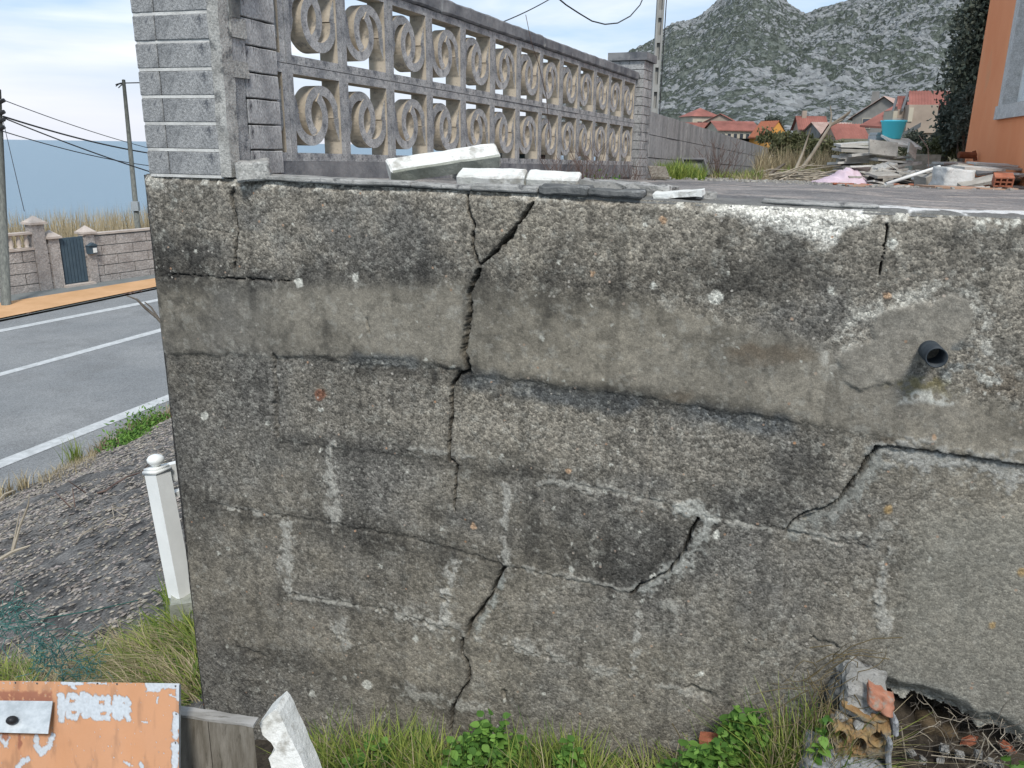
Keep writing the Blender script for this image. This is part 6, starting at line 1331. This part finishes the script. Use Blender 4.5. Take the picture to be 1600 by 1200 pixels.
# grass between slope and wall foot
def blade_patch(name, pts, n, h, bend, wdt, m, dlo=-.05, dhi=.25, lean=None):
    xs, ys = zip(*pts); X_ = rg.uniform(min(xs), max(xs), n); Y_ = rg.uniform(min(ys), max(ys), n); P = np.array([emb_pt(a, b) for a, b in zip(X_, Y_)]); P = P+np.array([0, 0, -.02])
    ok = (P-EYEP)@Wt < -1.50; P = P[ok]; kk = fbm(X_[ok]/14, Y_[ok]/14, 99, 3)
    return blades(name, P, h*rg.uniform(.4, 1.1, len(P))*(.5+kk), bend, wdt, M_[m], kind='stuff', lean=lean)
blade_patch('grass', [(150, 1025), (330, 1110)], 2400, .13, .12, .008, 'grass'); blade_patch('dry_grass', [(190, 1005), (330, 1110)], 1500, .17, .20, .0045, 'drygrass', lean=(-.5, -.2, 0)); blade_patch('grass', [(225, 985), (330, 1060)], 900, .15, .14, .008, 'grass', lean=(-.4, -.1, 0)); blade_patch('grass', [(260, 940), (330, 1030)], 500, .16, .10, .008, 'grass')
blade_patch('grass', [(-60, 1050), (60, 1130)], 900, .17, .12, .006, 'grass'); blade_patch('dry_grass', [(-60, 1040), (160, 1130)], 1500, .14, .14, .005, 'drygrass')

# ------------------------------------------------------------------ orange metal sheet, boards and post piece in the foreground
TRc = at(280, 1068, 1.46); TLc = at(-150, 1061, 1.40); dn_ = at(279, 1200, 1.40)-TRc; dn_ /= np.linalg.norm(dn_); hx = (TRc-TLc); hxL = np.linalg.norm(hx); hx /= hxL; SHH = .80
root = empty('metal_sheet', (TLc+TRc)/2+dn_*SHH, 'orange painted metal sheet with a scraped-off word and peeled corners', 'sign')
nu_, nv_ = 560, 380; A, B = np.meshgrid(np.linspace(0, 1, nu_), np.linspace(0, 1, nv_)**1.25, indexing='ij'); P = TLc+hx*hxL*A[..., None]+dn_*SHH*B[..., None]
nsh = np.cross(hx, dn_); nsh = -nsh if nsh@Fv > 0 else nsh; nsh /= np.linalg.norm(nsh); P = P+nsh*((fbm(A*3, B*4, 111, 3)-.5)*.012)[..., None]
rel_ = P-EYEP; wd_ = rel_@Fv; PX = 800+F_PX*(rel_@Rv)/wd_; PY = 600-F_PX*(rel_@Uv)/wd_
q1_ = fbm(PX/7, PY/7, 112, 4, .6); q2_ = fbm(PX/3, PY/3, 113, 3, .6); jx, jy = (q1_-.5)*9, (q2_-.5)*5; X, Y = PX+jx, PY+jy
peel = np.zeros_like(PX)
def pl(m): 
    global peel
    peel = np.maximum(peel, np.clip(m, 0, 1))
def seg(pts, w_, k=1.0): pl(sstep(w_*.6, w_*.42, seg_dist(X, Y, pts))*k)
# the scraped word: separate upright letters whose strokes run into one another
for pts, w_ in [([(95, 1088), (96, 1124)], 9), ([(108, 1086), (104, 1100), (108, 1118), (118, 1121), (124, 1110), (122, 1092), (113, 1086), (108, 1086)], 7), ([(128, 1084), (134, 1118)], 8), ([(134, 1112), (146, 1118)], 8), ([(130, 1084), (142, 1094), (138, 1104)], 8),
                ([(150, 1090), (150, 1122)], 8), ([(150, 1092), (162, 1091)], 6), ([(150, 1106), (160, 1106)], 6), ([(150, 1121), (164, 1121)], 7), ([(168, 1090), (168, 1122)], 7), ([(168, 1106), (180, 1106)], 6), ([(180, 1090), (180, 1120)], 7), ([(188, 1090), (188, 1122)], 7),
                ([(188, 1092), (198, 1093), (200, 1100), (190, 1106)], 7), ([(192, 1106), (201, 1124)], 7), ([(100, 1104), (200, 1108)], 10)]: seg(pts, w_*1.30)
for pts, w_ in [([(232, 1070), (285, 1070)], 12), ([(279, 1066), (279, 1092)], 9), ([(230, 1078), (250, 1078)], 6), ([(275, 1118), (274, 1150)], 11), ([(274, 1165), (273, 1196)], 12), ([(98, 1067), (128, 1068)], 6), ([(110, 1070), (118, 1076)], 5), ([(138, 1067), (165, 1068)], 3), ([(246, 1090), (244, 1098)], 3), ([(222, 1128), (228, 1129)], 3),
                ([(28, 1200), (34, 1190), (44, 1186)], 9), ([(0, 1150), (8, 1166), (14, 1152)], 5), ([(58, 1152), (56, 1164), (64, 1178), (78, 1164), (82, 1150)], 9), ([(265, 1086), (275, 1090)], 3), ([(195, 1190), (205, 1196)], 4), ([(220, 1192), (222, 1200)], 5)]: seg(pts, w_, .98)
peel = np.maximum(peel, sstep(.86, .9, fbm(PX/2.2, PY/2.2, 117, 2)+.12*sstep(1075, 1066, PY)))
rustm = np.clip(sstep(12, 6, np.abs(PY-1089+jy))*sstep(84, 78, X)*sstep(.36, .48, q1_+.1), 0, 1)*.9; rustm = np.maximum(rustm, sstep(4, 1.5, np.hypot((X-31)/1.0, (Y-1158)/5))*.9); rustm = np.maximum(rustm, sstep(9, 5, np.hypot(X-8, (Y-1150)))*.7); rustm = np.maximum(rustm, sstep(5, 0, np.abs(X-30))*sstep(1215, 1150, PY)*.25)
C = np.array([.41, .19, .082])*(0.93+.14*fbm(PX/40, PY/40, 118, 4)[..., None]); C = C*(1-.25*sstep(.5, .75, fbm(PX/12, PY/40, 119, 4)))[..., None]
gal = np.array([.37, .40, .42])*(.8+.45*q2_[..., None]); edge = sstep(.15, .5, peel)*sstep(.95, .6, peel); C = C*(1-peel[..., None])+gal*peel[..., None]; C = C*(1-edge[..., None]*.35)
C = C*(1-rustm[..., None])+np.array([.20, .055, .02])*rustm[..., None]
for (x, y) in [(24, 1067), (58, 1068), (183, 1069), (274, 1072), (275, 1116), (274, 1161), (152, 1068)]: m = np.hypot(PX-x, PY-y) < 1.6; C[m] = (.02, .02, .02)
def sheet_mat():
    m = bpy.data.materials.new('painted_sheet'); m.use_nodes = True; N = m.node_tree.nodes; L = m.node_tree.links; b = N['Principled BSDF']; b.inputs['Roughness'].default_value = .55; b.inputs['Specular IOR Level'].default_value = .4
    a = N.new('ShaderNodeAttribute'); a.attribute_name = 'paint'; L.new(a.outputs['Color'], b.inputs['Base Color']); n = N.new('ShaderNodeTexNoise'); n.inputs['Scale'].default_value = 90; bp = N.new('ShaderNodeBump'); bp.inputs['Strength'].default_value = .08; bp.inputs['Distance'].default_value = .003; L.new(n.outputs['Fac'], bp.inputs['Height']); L.new(bp.outputs[0], b.inputs['Normal']); return m
ii = np.arange(A.size).reshape(A.shape); P = P-nsh*(peel*.0012)[..., None]
o = mesh_np('panel', P.reshape(-1, 3), np.stack([ii[:-1, :-1], ii[1:, :-1], ii[1:, 1:], ii[:-1, 1:]], -1).reshape(-1, 4), sheet_mat(), root); vcol(o, 'paint', C.reshape(-1, 3))
mb = MB(); mb.box(TLc-nsh*.004, hx*hxL, dn_*SHH, -nsh*.012); mb.build('backing', M_['galv'], root)
def shp(x, y, lift=0.0): r = ray(x, y); k = ((TRc-EYEP)@nsh+lift)/(r@nsh); return EYEP+r*k
pq = [shp(-60, 1094, .010), shp(82, 1095.5, .010), shp(75, 1146.5, .024), shp(-60, 1143, .020)]; mb = MB(); mb.add(pq+[p-nsh*.003 for p in pq], [(0, 1, 2, 3), (7, 6, 5, 4), (0, 4, 5, 1), (1, 5, 6, 2), (2, 6, 7, 3), (3, 7, 4, 0)]); fl = mb.build('steel_flap', M_['galv'], root)
kc = shp(21, 1126, .018); mb = MB(); rings = []
bm = bmesh.new(); bmesh.ops.create_uvsphere(bm, u_segments=16, v_segments=10, radius=1); 
for v in bm.verts: c_ = hx*v.co.x*.0095+np.cross(nsh, hx)*v.co.y*.0075+nsh*v.co.z*.010; v.co = Vector(tuple(kc+nsh*.006+c_-parent_origin(fl)))
me = bpy.data.meshes.new('knob'); bm.to_mesh(me); bm.free(); me.materials.append(M_['black']); me.polygons.foreach_set('use_smooth', [True]*len(me.polygons)); link(bpy.data.objects.new('knob', me), fl)
# weathered wooden panel
zt_ = (at(281, 1118, 1.50)-EYEP)[2]
def onz2(x, y): return on_z(x, y, zt_)
f0, f1 = onz2(283, 1117), onz2(396, 1133); k0, k1 = onz2(283, 1101), onz2(404, 1121)
root = empty('wooden_panel', (f0+f1)/2-np.array([0, 0, .7]), 'grey weathered wooden panel between the orange sheet and the white post piece', 'board')
back = (k0-f0); fl_ = (f1-f0); fL = np.linalg.norm(fl_); fu = fl_/fL; f0 = f0-fu*.12; k0 = k0-fu*.12; fl_ = f1-f0
hdown = np.array([0, 0, -.55])+(at(402, 1200, 1.44)-f1)*np.array([1, 1, 0])*1.2
def plank(a_, b_, name='plank'):
    p, q = f0+fl_*a_, f0+fl_*b_; kk = (k0-f0)*.92; mb = MB()
    V = [p, q, q+hdown, p+hdown, p+kk, q+kk, q+hdown+kk, p+hdown+kk]; V = [v+np.array([0, 0, -.006]) for v in V]; mb.add(V, [(0, 1, 2, 3)[::-1], (4, 5, 6, 7), (0, 4, 5, 1)[::-1], (1, 5, 6, 2)[::-1], (2, 6, 7, 3), (3, 7, 4, 0)]); o = mb.build(name, M_['wood'], root)
    bm = bmesh.new(); bm.from_mesh(o.data); bmesh.ops.recalc_face_normals(bm, faces=bm.faces); bmesh.ops.subdivide_edges(bm, edges=bm.edges[:], cuts=10, use_grid_fill=True)
    for v in bm.verts: v.co += mnoise.noise_vector(Vector((v.co.x*30, v.co.y*30, v.co.z*6)))*.0016
    bm.to_mesh(o.data); bm.free()
plank(0, .655); plank(.66, 1.0)
V = [f0, f1, k1, k0]; mb = MB(); up = np.array([0, 0, .004]); mb.add([v for v in V]+[v-np.array([0, 0, .0055]) for v in V], [(0, 1, 2, 3), (7, 6, 5, 4), (0, 4, 5, 1), (1, 5, 6, 2), (2, 6, 7, 3), (3, 7, 4, 0)]); o = mb.build('top_edge', M_['woodtop'], root)
bm = bmesh.new(); bm.from_mesh(o.data); bmesh.ops.recalc_face_normals(bm, faces=bm.faces); bmesh.ops.subdivide_edges(bm, edges=bm.edges[:], cuts=14, use_grid_fill=True)
for v in bm.verts: v.co += mnoise.noise_vector(v.co*40)*.0018
bm.to_mesh(o.data); bm.free()
# notched white post piece
out_ = [(406, 1131), (418, 1119), (431, 1109), (437, 1115), (444, 1130), (456, 1156), (467, 1180), (476, 1202), (500, 1262), (452, 1285), (437, 1240), (428, 1212), (420, 1184), (430, 1171), (424, 1160), (411, 1148)]
dep_ = 1.53; fr_ = [at(x, y, dep_) for x, y in out_]; vecb = np.array([.004, .060, -.004]); V = fr_+[p+vecb for p in fr_]; n_ = len(out_)
fs = [tuple(range(n_)), tuple(range(n_, 2*n_))[::-1]]+[(i, (i+1) % n_, (i+1) % n_+n_, i+n_) for i in range(n_)]
o = mesh_py('broken_post', V, fs, M_['whitepost']); bm = bmesh.new(); bm.from_mesh(o.data); bmesh.ops.recalc_face_normals(bm, faces=bm.faces); bmesh.ops.triangulate(bm, faces=bm.faces[:]); bmesh.ops.subdivide_edges(bm, edges=bm.edges[:], cuts=3, use_grid_fill=True)
for v in bm.verts: v.co += mnoise.noise_vector(v.co*60)*.0012+mnoise.noise_vector(v.co*18)*.0018
bm.to_mesh(o.data); bm.free(); tag(o, 'notched white broken post piece leaning at the right of the wooden panel', 'rubble')

# ------------------------------------------------------------------ plants at the foot of the wall
def gpt(x, y, d): s, z = wsz(x, y, d); return s
def foot_blades(name, x0, x1, ytip, n, d0, d1, bend, wdt, m, hv=.45, lean=None, kind='stuff', base_x=None):
    X_ = rg.uniform(x0, x1, n); D_ = rg.uniform(d0, d1, n); sx = np.array([wsz(a, 1150, b)[0] for a, b in zip(X_, D_)])
    zt = np.array([wsz(a, float(np.interp(a, [q[0] for q in ytip], [q[1] for q in ytip])), b)[1] for a, b in zip(X_, D_)]); zb_ = gz(sx, D_)
    P = Wn*(WD+D_[:, None])+Wt*sx[:, None]; P[:, 2] = EYE+zb_-.005
    kk = fbm(sx*22, D_*22, 131, 3); h = np.maximum((zt-zb_)*rg.uniform(1-hv, 1.12, n)*(.72+.5*kk), .02)
    return blades(name, P, h, bend, wdt, M_[m], kind=kind, lean=lean, seg=4)
for (x0, x1, yt, ng, nd, bend, db) in [(470, 705, [(470, 1168), (500, 1138), (560, 1128), (640, 1135), (705, 1150)], 520, 620, .10, -.22), (690, 860, [(690, 1160), (860, 1160)], 160, 120, .08, -.2), (825, 935, [(825, 1150), (880, 1136), (935, 1166)], 260, 160, .09, -.18),
                             (930, 1130, [(930, 1185), (1130, 1172)], 240, 420, .10, -.2), (1170, 1340, [(1170, 1150), (1230, 1092), (1280, 1084), (1340, 1140)], 300, 560, .13, -.17), (1195, 1345, [(1195, 1130), (1240, 1080), (1300, 1050), (1345, 1100)], 90, 380, .15, -.14)]:
    foot_blades('grass', x0, x1, yt, int(ng*2.0), db, -.01, bend, .0050, 'grass', .65); foot_blades('dry_grass', x0, x1, yt, int(nd*.7), db, -.01, bend*1.3, .0034, 'drygrass', .75, lean=(rnd.uniform(-.3, .3), -.3, 0))
foot_blades('dry_grass', 460, 1200, [(460, 1175), (900, 1178), (1200, 1170)], 900, -.15, -.004, .10, .003, 'drygrass', .8)
# tangle of dry stems against the wall
mb = MB()
for i in range(46):
    x, y = rnd.uniform(1225, 1345), rnd.uniform(1030, 1130); pts = []
    q = at(x, y, 1.62-.0001*i)*1.0; s, z = wsz(x, y, -.03-rnd.uniform(0, .08)); q = wp(s, -.03-rnd.uniform(0, .08), z); d = np.array([rnd.uniform(-.5, .5), -.1, rnd.uniform(-1, .3)])
    for k in range(6): pts.append(q); d = d+np.array([rnd.gauss(0, .35), rnd.gauss(0, .15), rnd.gauss(0, .35)-.08]); q = q+d/np.linalg.norm(d)*.022
    mb.tube(pts, [.0011, .0011, .001, .0009, .0008, .0005], 4)
for pts in ([(1275, 1035), (1300, 1022), (1345, 1024), (1390, 1030)], [(1262, 1060), (1330, 1010), (1365, 998), (1410, 996)], [(1290, 1050), (1325, 1028), (1340, 1035), (1338, 1060)], [(1110, 1010), (1180, 1000), (1265, 1012), (1300, 1008)][2:], [(1050, 1130), (1062, 1150), (1066, 1190)]):
    mb.tube([wp(*([wsz(x, y, -.03)[0]]+[-.03]+[wsz(x, y, -.03)[1]])) for x, y in pts], .0011, 4)
tag(mb.build('dry_stems', M_['drygrass']), kind='stuff')
# leafy weeds: every leaf a part
def leaf_mesh(L_, W_, seed):
    r_ = random.Random(seed); n_ = 5; vs = [(0, 0, 0)]; 
    for i in range(1, n_): t = i/n_; w_ = W_*math.sin(math.pi*t**.75)*(1+.12*(i % 2)); z = -.25*L_*t*t; vs += [(L_*t, w_, z+.12*w_), (L_*t, 0, z), (L_*t, -w_, z+.12*w_)]
    vs.append((L_, 0, -.28*L_)); fs = [(0, 2, 1), (0, 3, 2)]
    for i in range(n_-2): a = 1+3*i; fs += [(a, a+1, a+4, a+3), (a+1, a+2, a+5, a+4)]
    a = 1+3*(n_-2); e = len(vs)-1; fs += [(a, a+1, e), (a+1, a+2, e)]
    me = bpy.data.meshes.new('leaf'); me.from_pydata(vs, [], fs); at_ = me.attributes.new('tint', 'FLOAT', 'POINT'); at_.data.foreach_set('value', [r_.random()]*len(vs)); me.materials.append(M_['leafnettle']); me.polygons.foreach_set('use_smooth', [True]*len(me.polygons)); return me
LM = [leaf_mesh(.026*(0.75+.09*k), .0095*(0.8+.09*k), k) for k in range(8)]
def weed(x, ybase, ytop, halfw, d, n, label, cat='weed'):
    s, _z = wsz(x, ybase, d); g = float(gz(s, d)); base = wp(s, d, g); top = wp(wsz(x, ytop, d)[0], d, wsz(x, ytop, d)[1]); H_ = max(top[2]-base[2], .05); W_ = halfw*1.7/F_PX*1.05
    root = empty('leafy_weed', base, label, cat); ns = max(4, n//9); mb = MB(); nodes = []
    for i in range(ns):
        a = rnd.uniform(0, 6.28); r = W_*math.sqrt(rnd.random()); hh = H_*(1-.45*(r/W_)**2)*rnd.uniform(.75, 1.0); tip = base+np.array([r*math.cos(a), r*math.sin(a)*.6, hh]); mid = (base+tip)/2+np.array([r*math.cos(a)*.2, 0, hh*.1]); mb.tube([base+np.array([rnd.gauss(0, .01), rnd.gauss(0, .01), -.01]), mid, tip], [.0016, .0013, .0008], 4)
        for k in range(max(2, n//ns)): t = 1-.75*(k/(n/ns))**1.0*rnd.uniform(.6, 1); p = (mid*(1-t)*2+tip*(2*t-1)) if t > .5 else base+(mid-base)*t*2; nodes.append((p, rnd.uniform(0, 6.28)))
    mb.build('stem', M_['leafnettle'], root)
    for j, (p, a) in enumerate(nodes[:n]):
        o = bpy.data.objects.new('leaf', LM[rnd.randrange(8)]); COL.objects.link(o); o.parent = root; o.location = Vector(tuple(p-base))+Vector((rnd.gauss(0, .003),)*3); o.rotation_euler = (rnd.gauss(0, .35), rnd.uniform(-.5, .35), a); sc = rnd.uniform(.5, .95); o.scale = (sc, sc, sc)
weed(765, 1185, 1108, 64, -.10, 290, 'largest bright green leafy weed, at the foot of the main crack')
weed(725, 1195, 1140, 40, -.16, 150, 'leafy weed at the lower left of the largest weed')
weed(1160, 1160, 1090, 52, -.08, 280, 'bright leafy weed against the wall just left of the dry grass tuft')
weed(1105, 1195, 1135, 50, -.15, 220, 'low leafy weed at the bottom left of the weed by the dry grass tuft')
weed(1065, 1205, 1165, 40, -.18, 110, 'small leafy weed at the bottom edge, leftmost of the right-hand weeds')
weed(890, 1195, 1150, 40, -.14, 120, 'low leafy weed among the grass right of the largest weed')
weed(585, 1200, 1150, 55, -.16, 150, 'low leafy weed hidden in the grass left of the main crack')
weed(1290, 1130, 1110, 16, -.14, 30, 'tiny green weed inside the dry grass tuft')
weed(1585, 1205, 1172, 26, -.05, 30, 'small weed in the bottom right corner under the wall')
mb = MB()
for i in range(60):   # litter of dry leaves on the soil
    s, d = rnd.uniform(-1.2, .6), rnd.uniform(-.3, .0); p = wp(s, d, float(gz(s, d))+.004); a = rnd.uniform(0, 6); l_ = rnd.uniform(.01, .04); q = p+np.array([l_*math.cos(a), l_*math.sin(a), .004]); mb.tube([p, q], .0018, 4)
tag(mb.build('litter', M_['drygrass']), kind='stuff')
s_, z_ = wsz(1110, 1155, -.05); place_block('brick_fragment', (.05, .03, .012), wp(s_, -.05, z_), (.1, -.15, -AW), M_['terracotta'], None, 'small orange brick fragment lying between the leafy weeds', 'brick', cuts=3, amp=.003, freq=30, seed=61)
# ------------------------------------------------------------------ broken hollow brickwork at the lower right
hb = empty('broken_brickwork', wp(wsz(1330, 1190, -.08)[0], -.08, -1.34), 'broken stub of mortared hollow brick jutting from the wall base beside the hollow', 'rubble')
def px_block(name, x, y, d, size, rot, m, seed, amp=.006, cuts=5, freq=22, chip=.004, smooth=False): s, z = wsz(x, y, d); return place_block(name, size, wp(s, d, z), (rot[0], rot[1], -AW+rot[2]), M_[m], hb, cuts=cuts, amp=amp, freq=freq, seed=seed, chip=chip, smooth=smooth)
px_block('mortar_lump', 1348, 1072, -.040, (.088, .09, .050), (.35, .28, .1), 'lumpgrey', 31, .012, 6, 30)
px_block('mortar_lump', 1345, 1098, -.070, (.074, .06, .036), (.55, .30, .0), 'lumpgrey', 32, .009, 6, 34)
px_block('mortar_lump', 1312, 1075, -.03, (.03, .05, .05), (.35, .28, .1), 'darkcap', 36, .008, 5, 34)
def fluted(x, y, d, w_, h_, seed):
    """the ribbed broken side of a hollow brick: two shallow red flutes"""
    s, z = wsz(x, y, d); c = wp(s, d, z); V = []; nu, nv = 26, 12
    for i in range(nu):
        for j in range(nv):
            u = i/(nu-1); v = j/(nv-1); rib = abs(math.sin(u*math.pi*2))**.7*.009; e = (float(fbm(u*6, v*6, seed, 3))-.5)
            q = c+Wt*(w_*(u-.5)+e*.004)+np.array([0, 0, 1.])*(h_*(.5-v)-u*w_*.38+e*.006)-Wn*(rib+.012*v+e*.004); V.append(q)
    bk = [p+Wn*.03 for p in V]; fs = [(i*nv+j, i*nv+j+1, (i+1)*nv+j+1, (i+1)*nv+j) for i in range(nu-1) for j in range(nv-1)]
    n0 = len(V); rim = [i*nv for i in range(nu)]+[(nu-1)*nv+j for j in range(1, nv)]+[i*nv+nv-1 for i in range(nu-2, -1, -1)]+[j for j in range(nv-2, 0, -1)]
    for k in range(len(rim)): p, q = rim[k], rim[(k+1) % len(rim)]; fs.append((p, q, q+n0, p+n0))
    mesh_py('brick_face', V+bk, fs, M_['terracotta_old'], hb, True)
fluted(1377, 1088, -.098, .052, .034, 3)
px_block('brick_edge', 1343, 1114, -.100, (.082, .018, .011), (.5, .42, 0), 'oldbrick', 35, .005, 6, 40); px_block('brick_edge', 1372, 1123, -.100, (.03, .018, .013), (.5, -.1, 0), 'oldbrick', 45, .004, 4, 40)
px_block('mortar_lump', 1316, 1120, -.085, (.030, .03, .020), (.2, .3, .3), 'lumpgrey', 46, .006, 5, 40); px_block('mortar_lump', 1344, 1134, -.105, (.024, .02, .018), (.2, .5, .6), 'lumpgrey', 37, .005, 5, 40); px_block('brick_shard', 1327, 1127, -.108, (.010, .008, .022), (.2, .3, .3), 'oldbrick', 38, .003, 3, 40)
def holed_row(holes, ybot):
    """broken end of a hollow brick: one slab of clay pierced by round channels"""
    V = []; nu, nv = 110, 46; x0, x1, y0, y1 = 1296, 1392, 1130, ybot; keep = []
    for i in range(nu):
        for j in range(nv):
            x = x0+(x1-x0)*i/(nu-1); y = y0+(y1-y0)*j/(nv-1)+(x-x0)*.06; e = float(fbm(x/7, y/7, 151, 4))-.5
            dmin = min(math.hypot((x-hx_)/rx_, (y-hy_)/ry_) for hx_, hy_, rx_, ry_ in holes)+e*.12
            dep = -.120+.022*(y1-y)/(y1-y0)*0+e*.012+.095*float(sstep(1.02, .80, dmin))-.006*float(sstep(1.35, 1.1, dmin))
            dep += .06*float(sstep(8, 0, x-x0+e*10))+.05*float(sstep(7, 0, y-y0-(x-x0)*.06+e*16))
            s, z = wsz(x, y, -.115); V.append(wp(s, dep, z))
    fs = [(i*nv+j, i*nv+j+1, (i+1)*nv+j+1, (i+1)*nv+j) for i in range(nu-1) for j in range(nv-1)]; mesh_py('holed_brick', V, fs, M_['oldbrick'], hb, True)
holed_row([(1312, 1150, 11, 12), (1341, 1160, 12, 12), (1371, 1150, 12, 10)], 1178)
px_block('mortar_block', 1318, 1200, -.115, (.165, .09, .070), (.25, .10, .0), 'bluemortar', 40, .012, 6, 26); px_block('mortar_block', 1384, 1172, -.095, (.010, .08, .115), (.1, -.16, .1), 'bluemortar', 41, .004, 5, 26); px_block('mortar_block', 1396, 1126, -.085, (.010, .05, .040), (.1, -.18, .1), 'bluemortar', 42, .004, 4, 26)
# things in the hollow
def loose(name, x, y, d, size, rot, m, label, seed, cat, amp=.006, sm=False): s, z = wsz(x, y, d); return place_block(name, size, wp(s, d, z), (rot[0], rot[1], -AW+rot[2]), M_[m], None, label, cat, cuts=5, amp=amp, freq=16, seed=seed, chip=.012, smooth=sm)
loose('rock', 1462, 1132, .10, (.115, .08, .062), (.2, .30, .1), 'rock', 'rounded brown rock in the dark hollow under the wall', 51, 'rock', .012, True)
loose('rock', 1425, 1112, .16, (.07, .06, .05), (.2, .30, .1), 'rock', 'smaller dark rock behind the rounded brown rock', 52, 'rock', .012, True)
loose('brick_fragment', 1514, 1158, .04, (.042, .022, .020), (.2, -.55, .2), 'terracotta', 'red brick fragment with a grey edge under the right lip of the wall', 53, 'brick', .003); loose('brick_fragment', 1574, 1168, .03, (.045, .02, .016), (.2, .55, .2), 'terracotta', 'red brick splinter at the far right under the wall lip', 54, 'brick', .003)
for k, (x, y, r_) in enumerate([(1528, 1178, .012), (1470, 1188, .02), (1545, 1190, .014), (1440, 1190, .015), (1500, 1180, .01), (1475, 1170, .008), (1560, 1196, .012), (1422, 1176, .01)]): loose('pebble', x, y, .0, (r_*1.1, r_*.7, r_*.7), (k, k*.4, k), 'lumpgrey', 'small pale pebble on the soil in the hollow', 200+k, 'pebble', .002)['group'] = 'pebbles in the hollow'
mb = MB()
mb2 = MB()
for i in range(150):
    x, y = rnd.uniform(1388, 1610), rnd.uniform(1110, 1215); q = wp(wsz(x, y, 0)[0], rnd.uniform(-.04, .10), wsz(x, y, 0)[1]); pts = []; d = np.array([rnd.uniform(-1, 1), rnd.uniform(-.3, .2), rnd.uniform(-1, .6)]); st_ = rnd.uniform(.008, .022)
    for k in range(7): pts.append(q); d = d+np.array([rnd.gauss(0, .4), rnd.gauss(0, .2), rnd.gauss(0, .4)]); q = q+d/np.linalg.norm(d)*st_
    (mb if i % 4 == 0 else mb2).tube(pts, [.0009, .0009, .0008, .0007, .0006, .0005, .0003], 4)
for pts in ([(1408, 1135), (1412, 1160), (1418, 1200)], [(1455, 1180), (1510, 1186), (1560, 1192), (1600, 1200)], [(1535, 1145), (1550, 1165), (1570, 1185)], [(1540, 1150), (1530, 1180), (1520, 1205)], [(1555, 1170), (1535, 1190), (1500, 1205)]): mb.tube([wp(wsz(x, y, -.01)[0], -.01, wsz(x, y, -.01)[1]) for x, y in pts], .0014, 5)
tag(mb2.build('fine_roots', M_['bark']), kind='stuff')
tag(mb.build('roots', M_['deadwood']), kind='stuff')
# soil heaped in the hollow
ss = np.linspace(.22, 1.2, 90); dd = np.linspace(-.08, .32, 44); A, B = np.meshgrid(ss, dd, indexing='ij'); P = Wn*(WD+B[..., None])+Wt*A[..., None]; P[..., 2] = EYE-1.34+.10*sstep(-.08, .1, B)+.18*sstep(.1, .3, B)+(fbm(A*14, B*14, 141, 4)-.5)*.07+(fbm(A*60, B*60, 142, 2)-.5)*.012
ii = np.arange(A.size).reshape(A.shape); tag(mesh_np('soil_heap', P.reshape(-1, 3), np.stack([ii[:-1, :-1], ii[1:, :-1], ii[1:, 1:], ii[:-1, 1:]], -1).reshape(-1, 4), M_['soil']), kind='structure')
